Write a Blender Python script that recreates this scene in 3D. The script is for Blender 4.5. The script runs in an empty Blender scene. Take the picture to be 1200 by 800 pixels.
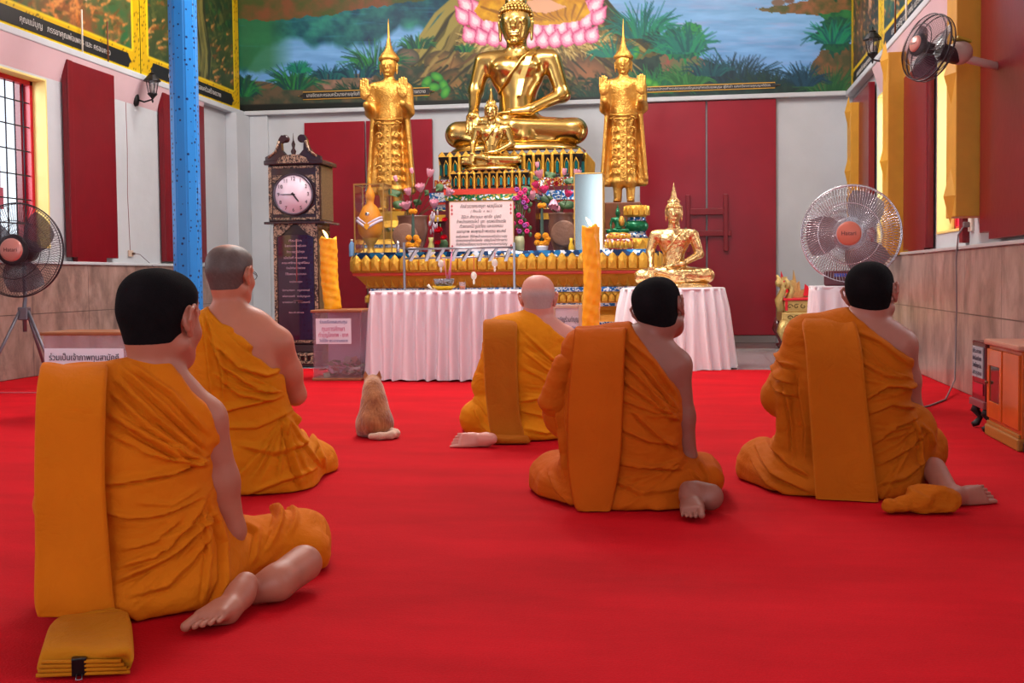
import bpy, bmesh, math, random
import numpy as np
from mathutils import Vector, Matrix, Euler
random.seed(7); RNG = np.random.default_rng(11)
C = bpy.context.scene.collection
PI = math.pi
def R(a): return math.radians(a)
# ------------------------------------------------------------------ camera frame
CH = .88
F_, YAW, PIT, ROL, SY = 1328.36, .1561, .0421, -.01, -19.64
_F = np.array([-np.sin(YAW)*np.cos(PIT), np.cos(YAW)*np.cos(PIT), -np.sin(PIT)])
_R = np.array([np.cos(YAW), np.sin(YAW), 0.]); _U = np.cross(_R, _F)
CR = _R*np.cos(ROL)+_U*np.sin(ROL); CU = -_R*np.sin(ROL)+_U*np.cos(ROL); CF = _F
def ray(px, py): return CF+CR*(px-600)/F_-CU*(py-400-SY)/F_
def onY(px, py, Y): d = ray(px, py); t = Y/d[1]; return np.array([d[0]*t, Y, CH+d[2]*t])
def onX(px, py, X): d = ray(px, py); t = X/d[0]; return np.array([X, d[1]*t, CH+d[2]*t])
def onZ(px, py, Z=0.): d = ray(px, py); t = (Z-CH)/d[2]; return np.array([d[0]*t, d[1]*t, Z])
cam_data = bpy.data.cameras.new('camera'); cam = bpy.data.objects.new('camera', cam_data); C.objects.link(cam)
cam_data.sensor_width = 36; cam_data.lens = F_/1200*36; cam_data.shift_y = SY/1200.0
cam_data.clip_start = .05; cam_data.clip_end = 200
M = Matrix(((CR[0], CU[0], -CF[0], 0), (CR[1], CU[1], -CF[1], 0), (CR[2], CU[2], -CF[2], CH), (0, 0, 0, 1)))
cam.matrix_world = M
bpy.context.scene.camera = cam
# ------------------------------------------------------------------ materials
def lin(c):
    c = np.asarray(c, float)/255.
    return np.where(c <= .04045, c/12.92, ((c+.055)/1.055)**2.4)
MATS = {}
def mat(name, rgb, rough=.6, metal=0., bump=None, var=0., vscale=8., coat=0., sheen=0., alpha=1., trans=0., emit=None, estr=0., ior=1.45, spec=None, sss=0.):
    """rgb 0-255 sRGB. bump=(type, scale, strength, distance). var = albedo mottling amount"""
    if name in MATS: return MATS[name]
    m = bpy.data.materials.new(name); m.use_nodes = True; nt = m.node_tree; b = nt.nodes['Principled BSDF']
    col = tuple(lin(rgb))+(1,)
    b.inputs['Base Color'].default_value = col; b.inputs['Roughness'].default_value = rough; b.inputs['Metallic'].default_value = metal
    b.inputs['IOR'].default_value = ior
    if coat: b.inputs['Coat Weight'].default_value = coat
    if sheen: b.inputs['Sheen Weight'].default_value = sheen; b.inputs['Sheen Roughness'].default_value = .5
    if spec is not None: b.inputs['Specular IOR Level'].default_value = spec
    if trans: b.inputs['Transmission Weight'].default_value = trans
    if alpha < 1: b.inputs['Alpha'].default_value = alpha
    if sss: b.inputs['Subsurface Weight'].default_value = sss; b.inputs['Subsurface Radius'].default_value = (.02, .008, .005); b.inputs['Subsurface Scale'].default_value = 1.
    if emit is not None: b.inputs['Emission Color'].default_value = tuple(lin(emit))+(1,); b.inputs['Emission Strength'].default_value = estr
    L = nt.links; N = nt.nodes
    tc = N.new('ShaderNodeTexCoord')
    if var:
        n = N.new('ShaderNodeTexNoise'); n.inputs['Scale'].default_value = vscale; n.inputs['Detail'].default_value = 5
        L.new(tc.outputs['Object'], n.inputs['Vector'])
        mr = N.new('ShaderNodeMapRange'); mr.inputs['From Min'].default_value = .3; mr.inputs['From Max'].default_value = .7
        mr.inputs['To Min'].default_value = 1-var; mr.inputs['To Max'].default_value = 1+var
        L.new(n.outputs['Fac'], mr.inputs['Value'])
        hv = N.new('ShaderNodeHueSaturation'); hv.inputs['Color'].default_value = col
        L.new(mr.outputs['Result'], hv.inputs['Value']); L.new(hv.outputs['Color'], b.inputs['Base Color'])
    if bump:
        ty, sc, st, di = bump
        if ty == 'noise':
            t = N.new('ShaderNodeTexNoise'); t.inputs['Scale'].default_value = sc; t.inputs['Detail'].default_value = 4; out = t.outputs['Fac']
        elif ty == 'voronoi':
            t = N.new('ShaderNodeTexVoronoi'); t.inputs['Scale'].default_value = sc; out = t.outputs['Distance']
        elif ty == 'carve':
            t = N.new('ShaderNodeTexNoise'); t.inputs['Scale'].default_value = sc; t.inputs['Detail'].default_value = 1.5; t.inputs['Distortion'].default_value = 2.5; out = t.outputs['Fac']
        else:
            t = N.new('ShaderNodeTexWave'); t.inputs['Scale'].default_value = sc; t.inputs['Distortion'].default_value = 1.5; out = t.outputs['Fac']
        L.new(tc.outputs['Object'], t.inputs['Vector'])
        bp = N.new('ShaderNodeBump'); bp.inputs['Strength'].default_value = st; bp.inputs['Distance'].default_value = di
        L.new(out, bp.inputs['Height']); L.new(bp.outputs['Normal'], b.inputs['Normal'])
    MATS[name] = m
    return m
def vcmat(name, rough=.6, metal=0., gain=1., coat=0., bump=None, spec=None):
    """colour read from the mesh's own painted pattern attribute"""
    if name in MATS: return MATS[name]
    m = mat(name, (128, 128, 128), rough, metal, bump=bump, coat=coat, spec=spec)
    N = m.node_tree.nodes; a = N.new('ShaderNodeAttribute'); a.attribute_name = 'pattern'
    mx = N.new('ShaderNodeVectorMath'); mx.operation = 'SCALE'; mx.inputs['Scale'].default_value = gain
    m.node_tree.links.new(a.outputs['Color'], mx.inputs[0]); m.node_tree.links.new(mx.outputs[0], N['Principled BSDF'].inputs['Base Color'])
    return m
# ------------------------------------------------------------------ objects
def thing(name, label, cat, loc=(0, 0, 0), rotz=0., group=None):
    o = bpy.data.objects.new(name, None); C.objects.link(o); o.empty_display_size = .1
    o.location = tuple(float(v) for v in loc); o.rotation_euler = (0, 0, rotz); o['label'] = label; o['category'] = cat
    if group: o['group'] = group
    return o
def tag(o, label=None, cat=None, group=None, kind=None):
    if label: o['label'] = label
    if cat: o['category'] = cat
    if group: o['group'] = group
    if kind: o['kind'] = kind
    return o
def mkobj(name, verts, faces, m, parent=None, smooth=False, loc=None, rot=None, cols=None):
    me = bpy.data.meshes.new(name)
    if isinstance(verts, np.ndarray) and isinstance(faces, np.ndarray):
        nv, nf, k = len(verts), len(faces), faces.shape[1]
        me.vertices.add(nv); me.vertices.foreach_set('co', verts.astype(np.float32).ravel())
        me.loops.add(nf*k); me.loops.foreach_set('vertex_index', faces.astype(np.int32).ravel())
        me.polygons.add(nf); me.polygons.foreach_set('loop_start', np.arange(0, nf*k, k, dtype=np.int32))
        me.update(calc_edges=True); me.validate()
    else:
        me.from_pydata([tuple(map(float, v)) for v in verts], [], [tuple(int(i) for i in f) for f in faces])
        me.update()
    if smooth: me.polygons.foreach_set('use_smooth', [True]*len(me.polygons))
    if cols is not None:
        at = me.color_attributes.new('pattern', 'FLOAT_COLOR', 'POINT')
        c4 = np.ones((len(me.vertices), 4), np.float32); c4[:, :3] = cols; at.data.foreach_set('color', c4.ravel())
    me.materials.append(m)
    o = bpy.data.objects.new(name, me); C.objects.link(o)
    if parent is not None: o.parent = parent
    if loc is not None: o.location = tuple(float(v) for v in loc)
    if rot is not None: o.rotation_euler = rot
    return o
class MB:
    def __init__(s): s.v = []; s.f = []; s.sm = []
    def add(s, vs, fs, sm=False):
        k = len(s.v); s.v += [tuple(map(float, v)) for v in vs]; s.f += [tuple(i+k for i in f) for f in fs]; s.sm += [sm]*len(fs); return s
    def box(s, lo, hi, bev=0., mtx=None):
        x0, y0, z0 = lo; x1, y1, z1 = hi
        if bev > 0:
            b = min(bev, abs(x1-x0)/2.01, abs(y1-y0)/2.01, abs(z1-z0)/2.01)
            bm = bmesh.new(); bmesh.ops.create_cube(bm, size=1)
            for v in bm.verts: v.co = Vector(((x0+x1)/2+v.co.x*(x1-x0), (y0+y1)/2+v.co.y*(y1-y0), (z0+z1)/2+v.co.z*(z1-z0)))
            bmesh.ops.bevel(bm, geom=bm.edges[:], offset=b, segments=2, profile=.5, affect='EDGES')
            bm.verts.index_update(); vs = [v.co.copy() for v in bm.verts]; fs = [[v.index for v in f.verts] for f in bm.faces]; bm.free()
        else:
            vs = [Vector(p) for p in ((x0, y0, z0), (x1, y0, z0), (x1, y1, z0), (x0, y1, z0), (x0, y0, z1), (x1, y0, z1), (x1, y1, z1), (x0, y1, z1))]
            fs = [(0, 3, 2, 1), (4, 5, 6, 7), (0, 1, 5, 4), (1, 2, 6, 5), (2, 3, 7, 6), (3, 0, 4, 7)]
        if mtx is not None: vs = [mtx@v for v in vs]
        return s.add(vs, fs)
    def tube(s, pts, r, n=10, cap=True, closed=False):
        pts = [Vector(tuple(map(float, p))) for p in pts]; k = len(pts)
        rs = r if hasattr(r, '__len__') else [r]*k
        vs = []; fs = []; up = None
        for i, p in enumerate(pts):
            if closed: t = pts[(i+1) % k]-pts[i-1]
            else: t = pts[min(i+1, k-1)]-pts[max(i-1, 0)]
            t.normalize()
            if up is None:
                a = Vector((0, 0, 1)) if abs(t.z) < .9 else Vector((1, 0, 0)); up = (a-t*a.dot(t)).normalized()
            else:
                up = up-t*up.dot(t)
                if up.length < 1e-6: up = Vector((1, 0, 0))
                up.normalize()
            sd = t.cross(up)
            for j in range(n):
                a = 2*PI*j/n; vs.append(p+(up*math.cos(a)+sd*math.sin(a))*rs[i])
        for i in range(k if closed else k-1):
            for j in range(n):
                a = i*n+j; b = i*n+(j+1) % n; c = ((i+1) % k)*n+(j+1) % n; d = ((i+1) % k)*n+j
                fs.append((a, b, c, d))
        s.add(vs, fs, True)
        if cap and not closed:
            s.f.append(tuple(len(s.v)-len(vs)+j for j in range(n))[::-1]); s.sm.append(False)
            s.f.append(tuple(len(s.v)-n+j for j in range(n))); s.sm.append(False)
        return s
    def lathe(s, prof, n=32, c=(0, 0, 0), sx=1., sy=1., mtx=None, sm=True):
        vs = []; fs = []; k = len(prof)
        for (r, z) in prof:
            for j in range(n):
                a = 2*PI*j/n; v = Vector((c[0]+r*math.cos(a)*sx, c[1]+r*math.sin(a)*sy, c[2]+z)); vs.append(mtx@v if mtx is not None else v)
        for i in range(k-1):
            for j in range(n):
                fs.append((i*n+j, i*n+(j+1) % n, (i+1)*n+(j+1) % n, (i+1)*n+j))
        s.add(vs, fs, sm); o = len(s.v)-len(vs)
        s.f.append(tuple(o+j for j in range(n))[::-1]); s.sm.append(False)
        s.f.append(tuple(o+(k-1)*n+j for j in range(n))); s.sm.append(False)
        return s
    def rectprof(s, cx, cy, prof, z0=0.):
        """mitred rectangular moulding: prof = [(half_x, half_y, z)]"""
        vs = []; fs = []
        for hx, hy, z in prof:
            vs += [(cx-hx, cy-hy, z0+z), (cx+hx, cy-hy, z0+z), (cx+hx, cy+hy, z0+z), (cx-hx, cy+hy, z0+z)]
        for i in range(len(prof)-1):
            for j in range(4): fs.append((i*4+j, i*4+(j+1) % 4, (i+1)*4+(j+1) % 4, (i+1)*4+j))
        fs.append((3, 2, 1, 0)); k = (len(prof)-1)*4; fs.append((k, k+1, k+2, k+3))
        return s.add(vs, fs)
    def prism(s, poly, d0, d1, axis='y', mtx=None):
        """extrude 2-D outline; axis y: poly=(x,z) between y=d0..d1 ; x: poly=(y,z) ; z: poly=(x,y)"""
        n = len(poly); vs = []
        for d in (d0, d1):
            for a, b in poly:
                v = {'y': (a, d, b), 'x': (d, a, b), 'z': (a, b, d)}[axis]
                vs.append(mtx@Vector(v) if mtx is not None else v)
        fs = [tuple(range(n)), tuple(range(2*n-1, n-1, -1))]+[(i, i+n, (i+1) % n+n, (i+1) % n) for i in range(n)]
        return s.add(vs, fs)
    def ball(s, c, r, n=12, m=8, sx=1, sy=1, sz=1, mtx=None):
        prof = [(max(1e-4, r*math.sin(PI*i/m)), -r*math.cos(PI*i/m)*sz) for i in range(m+1)]
        return s.lathe(prof, n, c, sx, sy, mtx)
    def build(s, name, m, parent=None, loc=None, rot=None):
        me = bpy.data.meshes.new(name); me.from_pydata(s.v, [], s.f); me.update()
        bm = bmesh.new(); bm.from_mesh(me); bmesh.ops.recalc_face_normals(bm, faces=bm.faces[:]); bm.to_mesh(me); bm.free()
        me.polygons.foreach_set('use_smooth', s.sm)
        me.materials.append(m); o = bpy.data.objects.new(name, me); C.objects.link(o)
        if parent is not None: o.parent = parent
        if loc is not None: o.location = tuple(float(v) for v in loc)
        if rot is not None: o.rotation_euler = rot
        return o
def copy_tree(o, parent=None):
    c = o.copy(); C.objects.link(c)
    if parent is not None: c.parent = parent
    for ch in list(o.children): copy_tree(ch, c)
    return c
def struct(o): o['kind'] = 'structure'; return o
def write(body, name, size, m, parent, loc, rot, align='CENTER', depth=.001, shear=0., width=None):
    cu = bpy.data.curves.new(name, 'FONT'); cu.body = body; cu.size = size; cu.align_x = align; cu.align_y = 'CENTER'; cu.extrude = depth; cu.shear = shear
    cu.resolution_u = 3
    t = bpy.data.objects.new(name, cu); C.objects.link(t)
    bpy.context.view_layer.update()
    me = bpy.data.meshes.new_from_object(t.evaluated_get(bpy.context.evaluated_depsgraph_get()))
    bpy.data.objects.remove(t); me.name = name; me.materials.clear(); me.materials.append(m)
    if width and len(me.vertices):
        xs = [v.co.x for v in me.vertices]; w = max(xs)-min(xs); cx = (max(xs)+min(xs))/2 if align == 'CENTER' else min(xs)
        for v in me.vertices: v.co.x = (v.co.x-cx)*width/w
    o = bpy.data.objects.new(name, me); C.objects.link(o)
    if parent is not None: o.parent = parent
    o.location = tuple(float(v) for v in loc); o.rotation_euler = rot
    return o
# ------------------------------------------------------------------ painting on a grid
def vnoise(x, y, seed=0):
    xi = np.floor(x).astype(np.int64); yi = np.floor(y).astype(np.int64); fx = x-xi; fy = y-yi
    fx = fx*fx*(3-2*fx); fy = fy*fy*(3-2*fy)
    def h(a, b):
        n = (a*374761393+b*668265263+seed*974711) & 0x7fffffff
        n = ((n ^ (n >> 13))*1274126177) & 0x7fffffff
        return ((n ^ (n >> 16)) & 0xffff)/65535.
    return (h(xi, yi)*(1-fx)+h(xi+1, yi)*fx)*(1-fy)+(h(xi, yi+1)*(1-fx)+h(xi+1, yi+1)*fx)*fy
def fbm(x, y, s, seed=0, o=4):
    v = 0; a = .5; t = 0
    for i in range(o): v = v+a*vnoise(x/s*2**i, y/s*2**i, seed+i); t += a; a *= .55
    return v/t
class Canvas:
    def __init__(s, x0, y0, x1, y1, step, base=(0, 0, 0)):
        s.nx = int(round((x1-x0)/step))+1; s.ny = int(round((y1-y0)/step))+1
        s.X, s.Y = np.meshgrid(np.linspace(x0, x1, s.nx), np.linspace(y0, y1, s.ny)); s.ext = (x0, y0, x1, y1); s.step = step
        s.c = np.ones(s.X.shape+(3,))*np.array(base, float)
    def put(s, mask, col):
        m = np.clip(mask, 0, 1)[..., None]; s.c = s.c*(1-m)+np.asarray(col, float)*m
    def polymask(s, poly, wob=0., seed=0, soft=1.):
        X, Y = s.X, s.Y
        if wob: X = X+wob*(fbm(s.X, s.Y, wob*3, seed)-.5)*2; Y = Y+wob*(fbm(s.X, s.Y, wob*3, seed+50)-.5)*2
        inside = np.zeros(X.shape, bool); n = len(poly)
        for i in range(n):
            (xa, ya), (xb, yb) = poly[i], poly[(i+1) % n]
            if ya == yb: continue
            c = ((ya > Y) != (yb > Y)) & (X < (xb-xa)*(Y-ya)/(yb-ya)+xa); inside ^= c
        return inside.astype(float)
    def poly(s, poly, col, wob=0., seed=0, col2=None, ns=12.):
        m = s.polymask(poly, wob, seed)
        if col2 is not None:
            t = np.clip((fbm(s.X, s.Y, ns, seed+9)-.3)*2.5, 0, 1)[..., None]; col = np.array(col)*(1-t)+np.array(col2)*t
        s.put(m, col)
    def ell(s, cx, cy, rx, ry, col, rot=0., col2=None):
        c, n = math.cos(rot), math.sin(rot); dx = s.X-cx; dy = s.Y-cy
        u = (dx*c+dy*n)/rx; v = (-dx*n+dy*c)/ry; r = np.sqrt(u*u+v*v)
        m = np.clip((1-r)*min(rx, ry)/s.step+.5, 0, 1)
        if col2 is not None:
            t = np.clip(r, 0, 1)[..., None]**2; col = np.array(col, float)*(1-t)+np.array(col2, float)*t
        s.put(m, col)
    def stroke(s, pts, w0, w1, col):
        pts = np.array(pts, float); k = len(pts)
        lo = pts.min(0)-max(w0, w1)-s.step; hi = pts.max(0)+max(w0, w1)+s.step
        x0, y0 = s.ext[:2]; i0 = max(0, int((lo[0]-x0)/s.step)); i1 = min(s.nx, int((hi[0]-x0)/s.step)+2); j0 = max(0, int((lo[1]-y0)/s.step)); j1 = min(s.ny, int((hi[1]-y0)/s.step)+2)
        if i1 <= i0 or j1 <= j0: return
        X = s.X[j0:j1, i0:i1]; Y = s.Y[j0:j1, i0:i1]; best = np.zeros(X.shape)
        for i in range(k-1):
            a, b = pts[i], pts[i+1]; d = b-a; L2 = d@d+1e-9
            t = np.clip(((X-a[0])*d[0]+(Y-a[1])*d[1])/L2, 0, 1); r = np.hypot(X-a[0]-t*d[0], Y-a[1]-t*d[1])
            w = w0+(w1-w0)*(i+t)/(k-1); best = np.maximum(best, np.clip((w-r)/s.step+.5, 0, 1))
        s.c[j0:j1, i0:i1] = s.c[j0:j1, i0:i1]*(1-best[..., None])+np.asarray(col, float)*best[..., None]
    def grass(s, cx, cy, w, h, n, cols, seed=0, lean=.5, wd=1.):
        r = random.Random(seed)
        for i in range(n):
            x = cx+r.uniform(-w, w)*.5; a = (x-cx)/w*2*lean+r.uniform(-.35, .35); L = h*r.uniform(.5, 1.)
            b = a*1.9+r.uniform(-.3, .3)
            p = [(x, cy), (x+L*.5*math.sin(a), cy-L*.55*math.cos(a)), (x+L*.5*math.sin(a)+L*.5*math.sin(b), cy-L*.55*math.cos(a)-L*.45*math.cos(b))]
            s.stroke(p, wd, .3, r.choice(cols))
    def dabs(s, cx, cy, rx, ry, n, size, cols, seed=0):
        r = random.Random(seed)
        for i in range(n):
            a = r.uniform(0, 2*PI); q = math.sqrt(r.random()); x = cx+rx*q*math.cos(a); y = cy+ry*q*math.sin(a); b = r.uniform(0, PI)
            l = size*r.uniform(.6, 1.4); s.stroke([(x, y), (x+l*math.cos(b), y+l*math.sin(b))], l*.35, l*.15, r.choice(cols))
    def mesh(s, name, posfn, m, parent=None, gain=1.):
        """posfn(X,Y)->(n,3)"""
        P = posfn(s.X.ravel(), s.Y.ravel()); i = np.arange(s.nx*s.ny).reshape(s.ny, s.nx)
        F = np.stack([i[:-1, :-1].ravel(), i[1:, :-1].ravel(), i[1:, 1:].ravel(), i[:-1, 1:].ravel()], 1)
        return mkobj(name, P, F, m, parent, cols=lin(np.clip(s.c.reshape(-1, 3)*gain, 0, 255)))
# ------------------------------------------------------------------ implicit surfaces
class SDF:
    def __init__(s, lo, hi, h):
        s.lo = np.array(lo, float); s.h = h; n = np.ceil((np.array(hi)-s.lo)/h).astype(int)+1; s.n = n
        s.ax = [(s.lo[i]+h*np.arange(n[i])).astype(np.float32) for i in range(3)]
        s.d = np.full(tuple(n), .2, np.float32)
    def _sub(s, lo, hi, pad):
        sl = []
        for i in range(3):
            a = int(max(0, math.floor((lo[i]-pad-s.lo[i])/s.h))); b = int(min(s.n[i], math.ceil((hi[i]+pad-s.lo[i])/s.h)+1))
            if b <= a: return None
            sl.append(slice(a, b))
        X = s.ax[0][sl[0]][:, None, None]; Y = s.ax[1][sl[1]][None, :, None]; Z = s.ax[2][sl[2]][None, None, :]
        return tuple(sl), X, Y, Z
    def _join(s, sl, d, k, op='u'):
        a = s.d[sl]
        if op == 'u':
            if k > 0: hh = np.maximum(k-np.abs(a-d), 0)/k; r = np.minimum(a, d)-hh*hh*k*.25
            else: r = np.minimum(a, d)
        else:
            d = -d
            if k > 0: hh = np.maximum(k-np.abs(a-d), 0)/k; r = np.maximum(a, d)+hh*hh*k*.25
            else: r = np.maximum(a, d)
        s.d[sl] = r
    def cap(s, a, b, ra, rb=None, k=.03, op='u', sq=None):
        rb = ra if rb is None else rb; a = np.array(a, float); b = np.array(b, float); rm = max(ra, rb)
        q = s._sub(np.minimum(a, b)-rm, np.maximum(a, b)+rm, k+.03)
        if q is None: return s
        sl, X, Y, Z = q; d = b-a; L2 = d@d+1e-12
        t = np.clip(((X-a[0])*d[0]+(Y-a[1])*d[1]+(Z-a[2])*d[2])/L2, 0, 1)
        dx, dy, dz = X-a[0]-t*d[0], Y-a[1]-t*d[1], Z-a[2]-t*d[2]
        s._join(sl, (np.sqrt(dx*dx+dy*dy+dz*dz)-(ra+(rb-ra)*t)).astype(np.float32), k, op); return s
    def chain(s, pts, rs, k=.03, op='u'):
        for i in range(len(pts)-1): s.cap(pts[i], pts[i+1], rs[i], rs[i+1], k, op)
        return s
    def ell(s, c, r, k=.03, op='u', rot=None):
        c = np.array(c, float); r = np.array(r, float); rm = r.max() if rot is not None else r
        q = s._sub(c-rm, c+rm, k+.03)
        if q is None: return s
        sl, X, Y, Z = q; X, Y, Z = X-c[0], Y-c[1], Z-c[2]
        if rot is not None:
            m = np.array(Euler(rot).to_matrix().transposed()); X, Y, Z = (m[i, 0]*X+m[i, 1]*Y+m[i, 2]*Z for i in range(3))
        k0 = np.sqrt((X/r[0])**2+(Y/r[1])**2+(Z/r[2])**2); k1 = np.sqrt((X/r[0]**2)**2+(Y/r[1]**2)**2+(Z/r[2]**2)**2)
        s._join(sl, (k0*(k0-1)/np.maximum(k1, 1e-6)).astype(np.float32), k, op); return s
    def box(s, c, hs, rd=.01, k=.02, op='u', rot=None):
        c = np.array(c, float); hs = np.array(hs, float); rm = np.linalg.norm(hs) if rot is not None else hs
        q = s._sub(c-rm, c+rm, k+.03)
        if q is None: return s
        sl, X, Y, Z = q; X, Y, Z = X-c[0], Y-c[1], Z-c[2]
        if rot is not None:
            m = np.array(Euler(rot).to_matrix().transposed()); X, Y, Z = (m[i, 0]*X+m[i, 1]*Y+m[i, 2]*Z for i in range(3))
        qx, qy, qz = np.abs(X)-hs[0]+rd, np.abs(Y)-hs[1]+rd, np.abs(Z)-hs[2]+rd
        d = np.sqrt(np.maximum(qx, 0)**2+np.maximum(qy, 0)**2+np.maximum(qz, 0)**2)+np.minimum(np.maximum(np.maximum(qx, qy), qz), 0)-rd
        s._join(sl, d.astype(np.float32), k, op); return s
    def tri(s, pts, r, k=.02, n=None):
        """thick rounded sheet along a polyline ribbon: list of (left,right) pairs"""
        for (a, b), (c, d) in zip(pts[:-1], pts[1:]):
            for t in np.linspace(0, 1, n or 6): s.cap(np.array(a)*(1-t)+np.array(b)*t, np.array(c)*(1-t)+np.array(d)*t, r, r, k)
        return s
    def plane(s, p, nrm, k=.01):
        """keep the side the normal points away from"""
        nrm = np.array(nrm, float)/np.linalg.norm(nrm)
        d = (s.ax[0][:, None, None]-p[0])*nrm[0]+(s.ax[1][None, :, None]-p[1])*nrm[1]+(s.ax[2][None, None, :]-p[2])*nrm[2]
        a = s.d; d = d.astype(np.float32)
        hh = np.maximum(k-np.abs(a-d), 0)/k; s.d = np.maximum(a, d)+hh*hh*k*.25; return s
    def net(s):
        d = s.d; d[0] = d[-1] = .1; d[:, 0] = d[:, -1] = .1; d[:, :, 0] = d[:, :, -1] = .1
        sg = d < 0
        cnt = np.zeros(tuple(n-1 for n in d.shape), np.int8)
        for i in (0, 1):
            for j in (0, 1):
                for k in (0, 1): cnt += sg[i:cnt.shape[0]+i, j:cnt.shape[1]+j, k:cnt.shape[2]+k]
        act = (cnt > 0) & (cnt < 8); I = np.argwhere(act); idx = np.full(act.shape, -1, np.int32); idx[act] = np.arange(len(I))
        P = np.zeros((len(I), 3)); W = np.zeros(len(I)); cs = [(i, j, k) for i in (0, 1) for j in (0, 1) for k in (0, 1)]
        D = {c: d[I[:, 0]+c[0], I[:, 1]+c[1], I[:, 2]+c[2]].astype(float) for c in cs}
        for a in cs:
            for ax in range(3):
                if a[ax] == 0:
                    b = list(a); b[ax] = 1; b = tuple(b); da, db = D[a], D[b]; m = (da < 0) != (db < 0)
                    t = np.where(m, da/np.where(m, da-db, 1), 0)
                    p = np.array(a, float)[None]+np.zeros((len(I), 3)); p[:, ax] += t
                    P += p*m[:, None]; W += m
        P = (P/W[:, None]+I)*s.h+s.lo
        F = []
        for ax in range(3):
            a0 = sg; sl0 = [slice(1, -1)]*3; sl1 = [slice(1, -1)]*3; sl0[ax] = slice(0, -1); sl1[ax] = slice(1, None)
            A = sg[tuple(sl0)]; B = sg[tuple(sl1)]; E = np.argwhere(A != B)
            if not len(E): continue
            o = np.ones(3, int); o[ax] = 0; E2 = E+o
            u, v = [(1, 2), (2, 0), (0, 1)][ax]
            q = []
            for du, dv in ((-1, -1), (0, -1), (0, 0), (-1, 0)):
                c = E2.copy(); c[:, u] += du; c[:, v] += dv; q.append(idx[c[:, 0], c[:, 1], c[:, 2]])
            q = np.stack(q, 1); fl = ~A[tuple(E.T)]; q[fl] = q[fl][:, ::-1]; F.append(q)
        F = np.concatenate(F); F = F[(F >= 0).all(1)]
        return P, F
def vnormals(P, F):
    n = np.cross(P[F[:, 2]]-P[F[:, 0]], P[F[:, 3]]-P[F[:, 1]]); N = np.zeros_like(P)
    for i in range(4): np.add.at(N, F[:, i], n)
    return N/np.maximum(np.linalg.norm(N, axis=1, keepdims=True), 1e-12)
def smooth_mesh(P, F, it=2, lam=.5):
    for _ in range(it):
        S = np.zeros_like(P); W = np.zeros(len(P))
        for i in range(4):
            for j in ((i+1) % 4, (i+3) % 4): np.add.at(S, F[:, i], P[F[:, j]]); np.add.at(W, F[:, i], 1)
        P = P+lam*(S/W[:, None]-P)
    return P
def folds(P, F, strands, view=(0, 1), passes=1):
    """strands: [(pts in (a,b) plane, width, height, normal-gate sign or None)]; raised cloth folds along the vertex normals"""
    N = vnormals(P, F); a, b = P[:, view[0]], P[:, view[1]]; D = np.zeros(len(P))
    for st in strands:
        pts, w, h, gate = st; pts = np.array(pts, float)
        m = (a > pts[:, 0].min()-3*w) & (a < pts[:, 0].max()+3*w) & (b > pts[:, 1].min()-3*w) & (b < pts[:, 1].max()+3*w)
        if gate is not None: m &= gate(P, N)
        if not m.any(): continue
        x, y = a[m], b[m]; best = np.full(len(x), 1e9); sd = np.zeros(len(x)); tt = np.zeros(len(x)); k = len(pts)
        for i in range(k-1):
            p, q = pts[i], pts[i+1]; d = q-p; L = np.hypot(*d)+1e-9
            t = np.clip(((x-p[0])*d[0]+(y-p[1])*d[1])/L**2, 0, 1); ex, ey = x-p[0]-t*d[0], y-p[1]-t*d[1]; r = np.hypot(ex, ey)
            s_ = np.sign(d[0]*ey-d[1]*ex); u = r < best; best[u] = r[u]; sd[u] = s_[u]; tt[u] = (i+t[u])/(k-1)
        env = np.minimum(1, np.minimum(tt, 1-tt)*6+.12); s = best*sd/w
        prof = np.where(s > 0, np.exp(-(s/1.5)**2), np.exp(-(s/.45)**2)-.55*np.exp(-((s+.9)/.5)**2))
        D[m] += h*env*prof
    return P+N*D[:, None]
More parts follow.
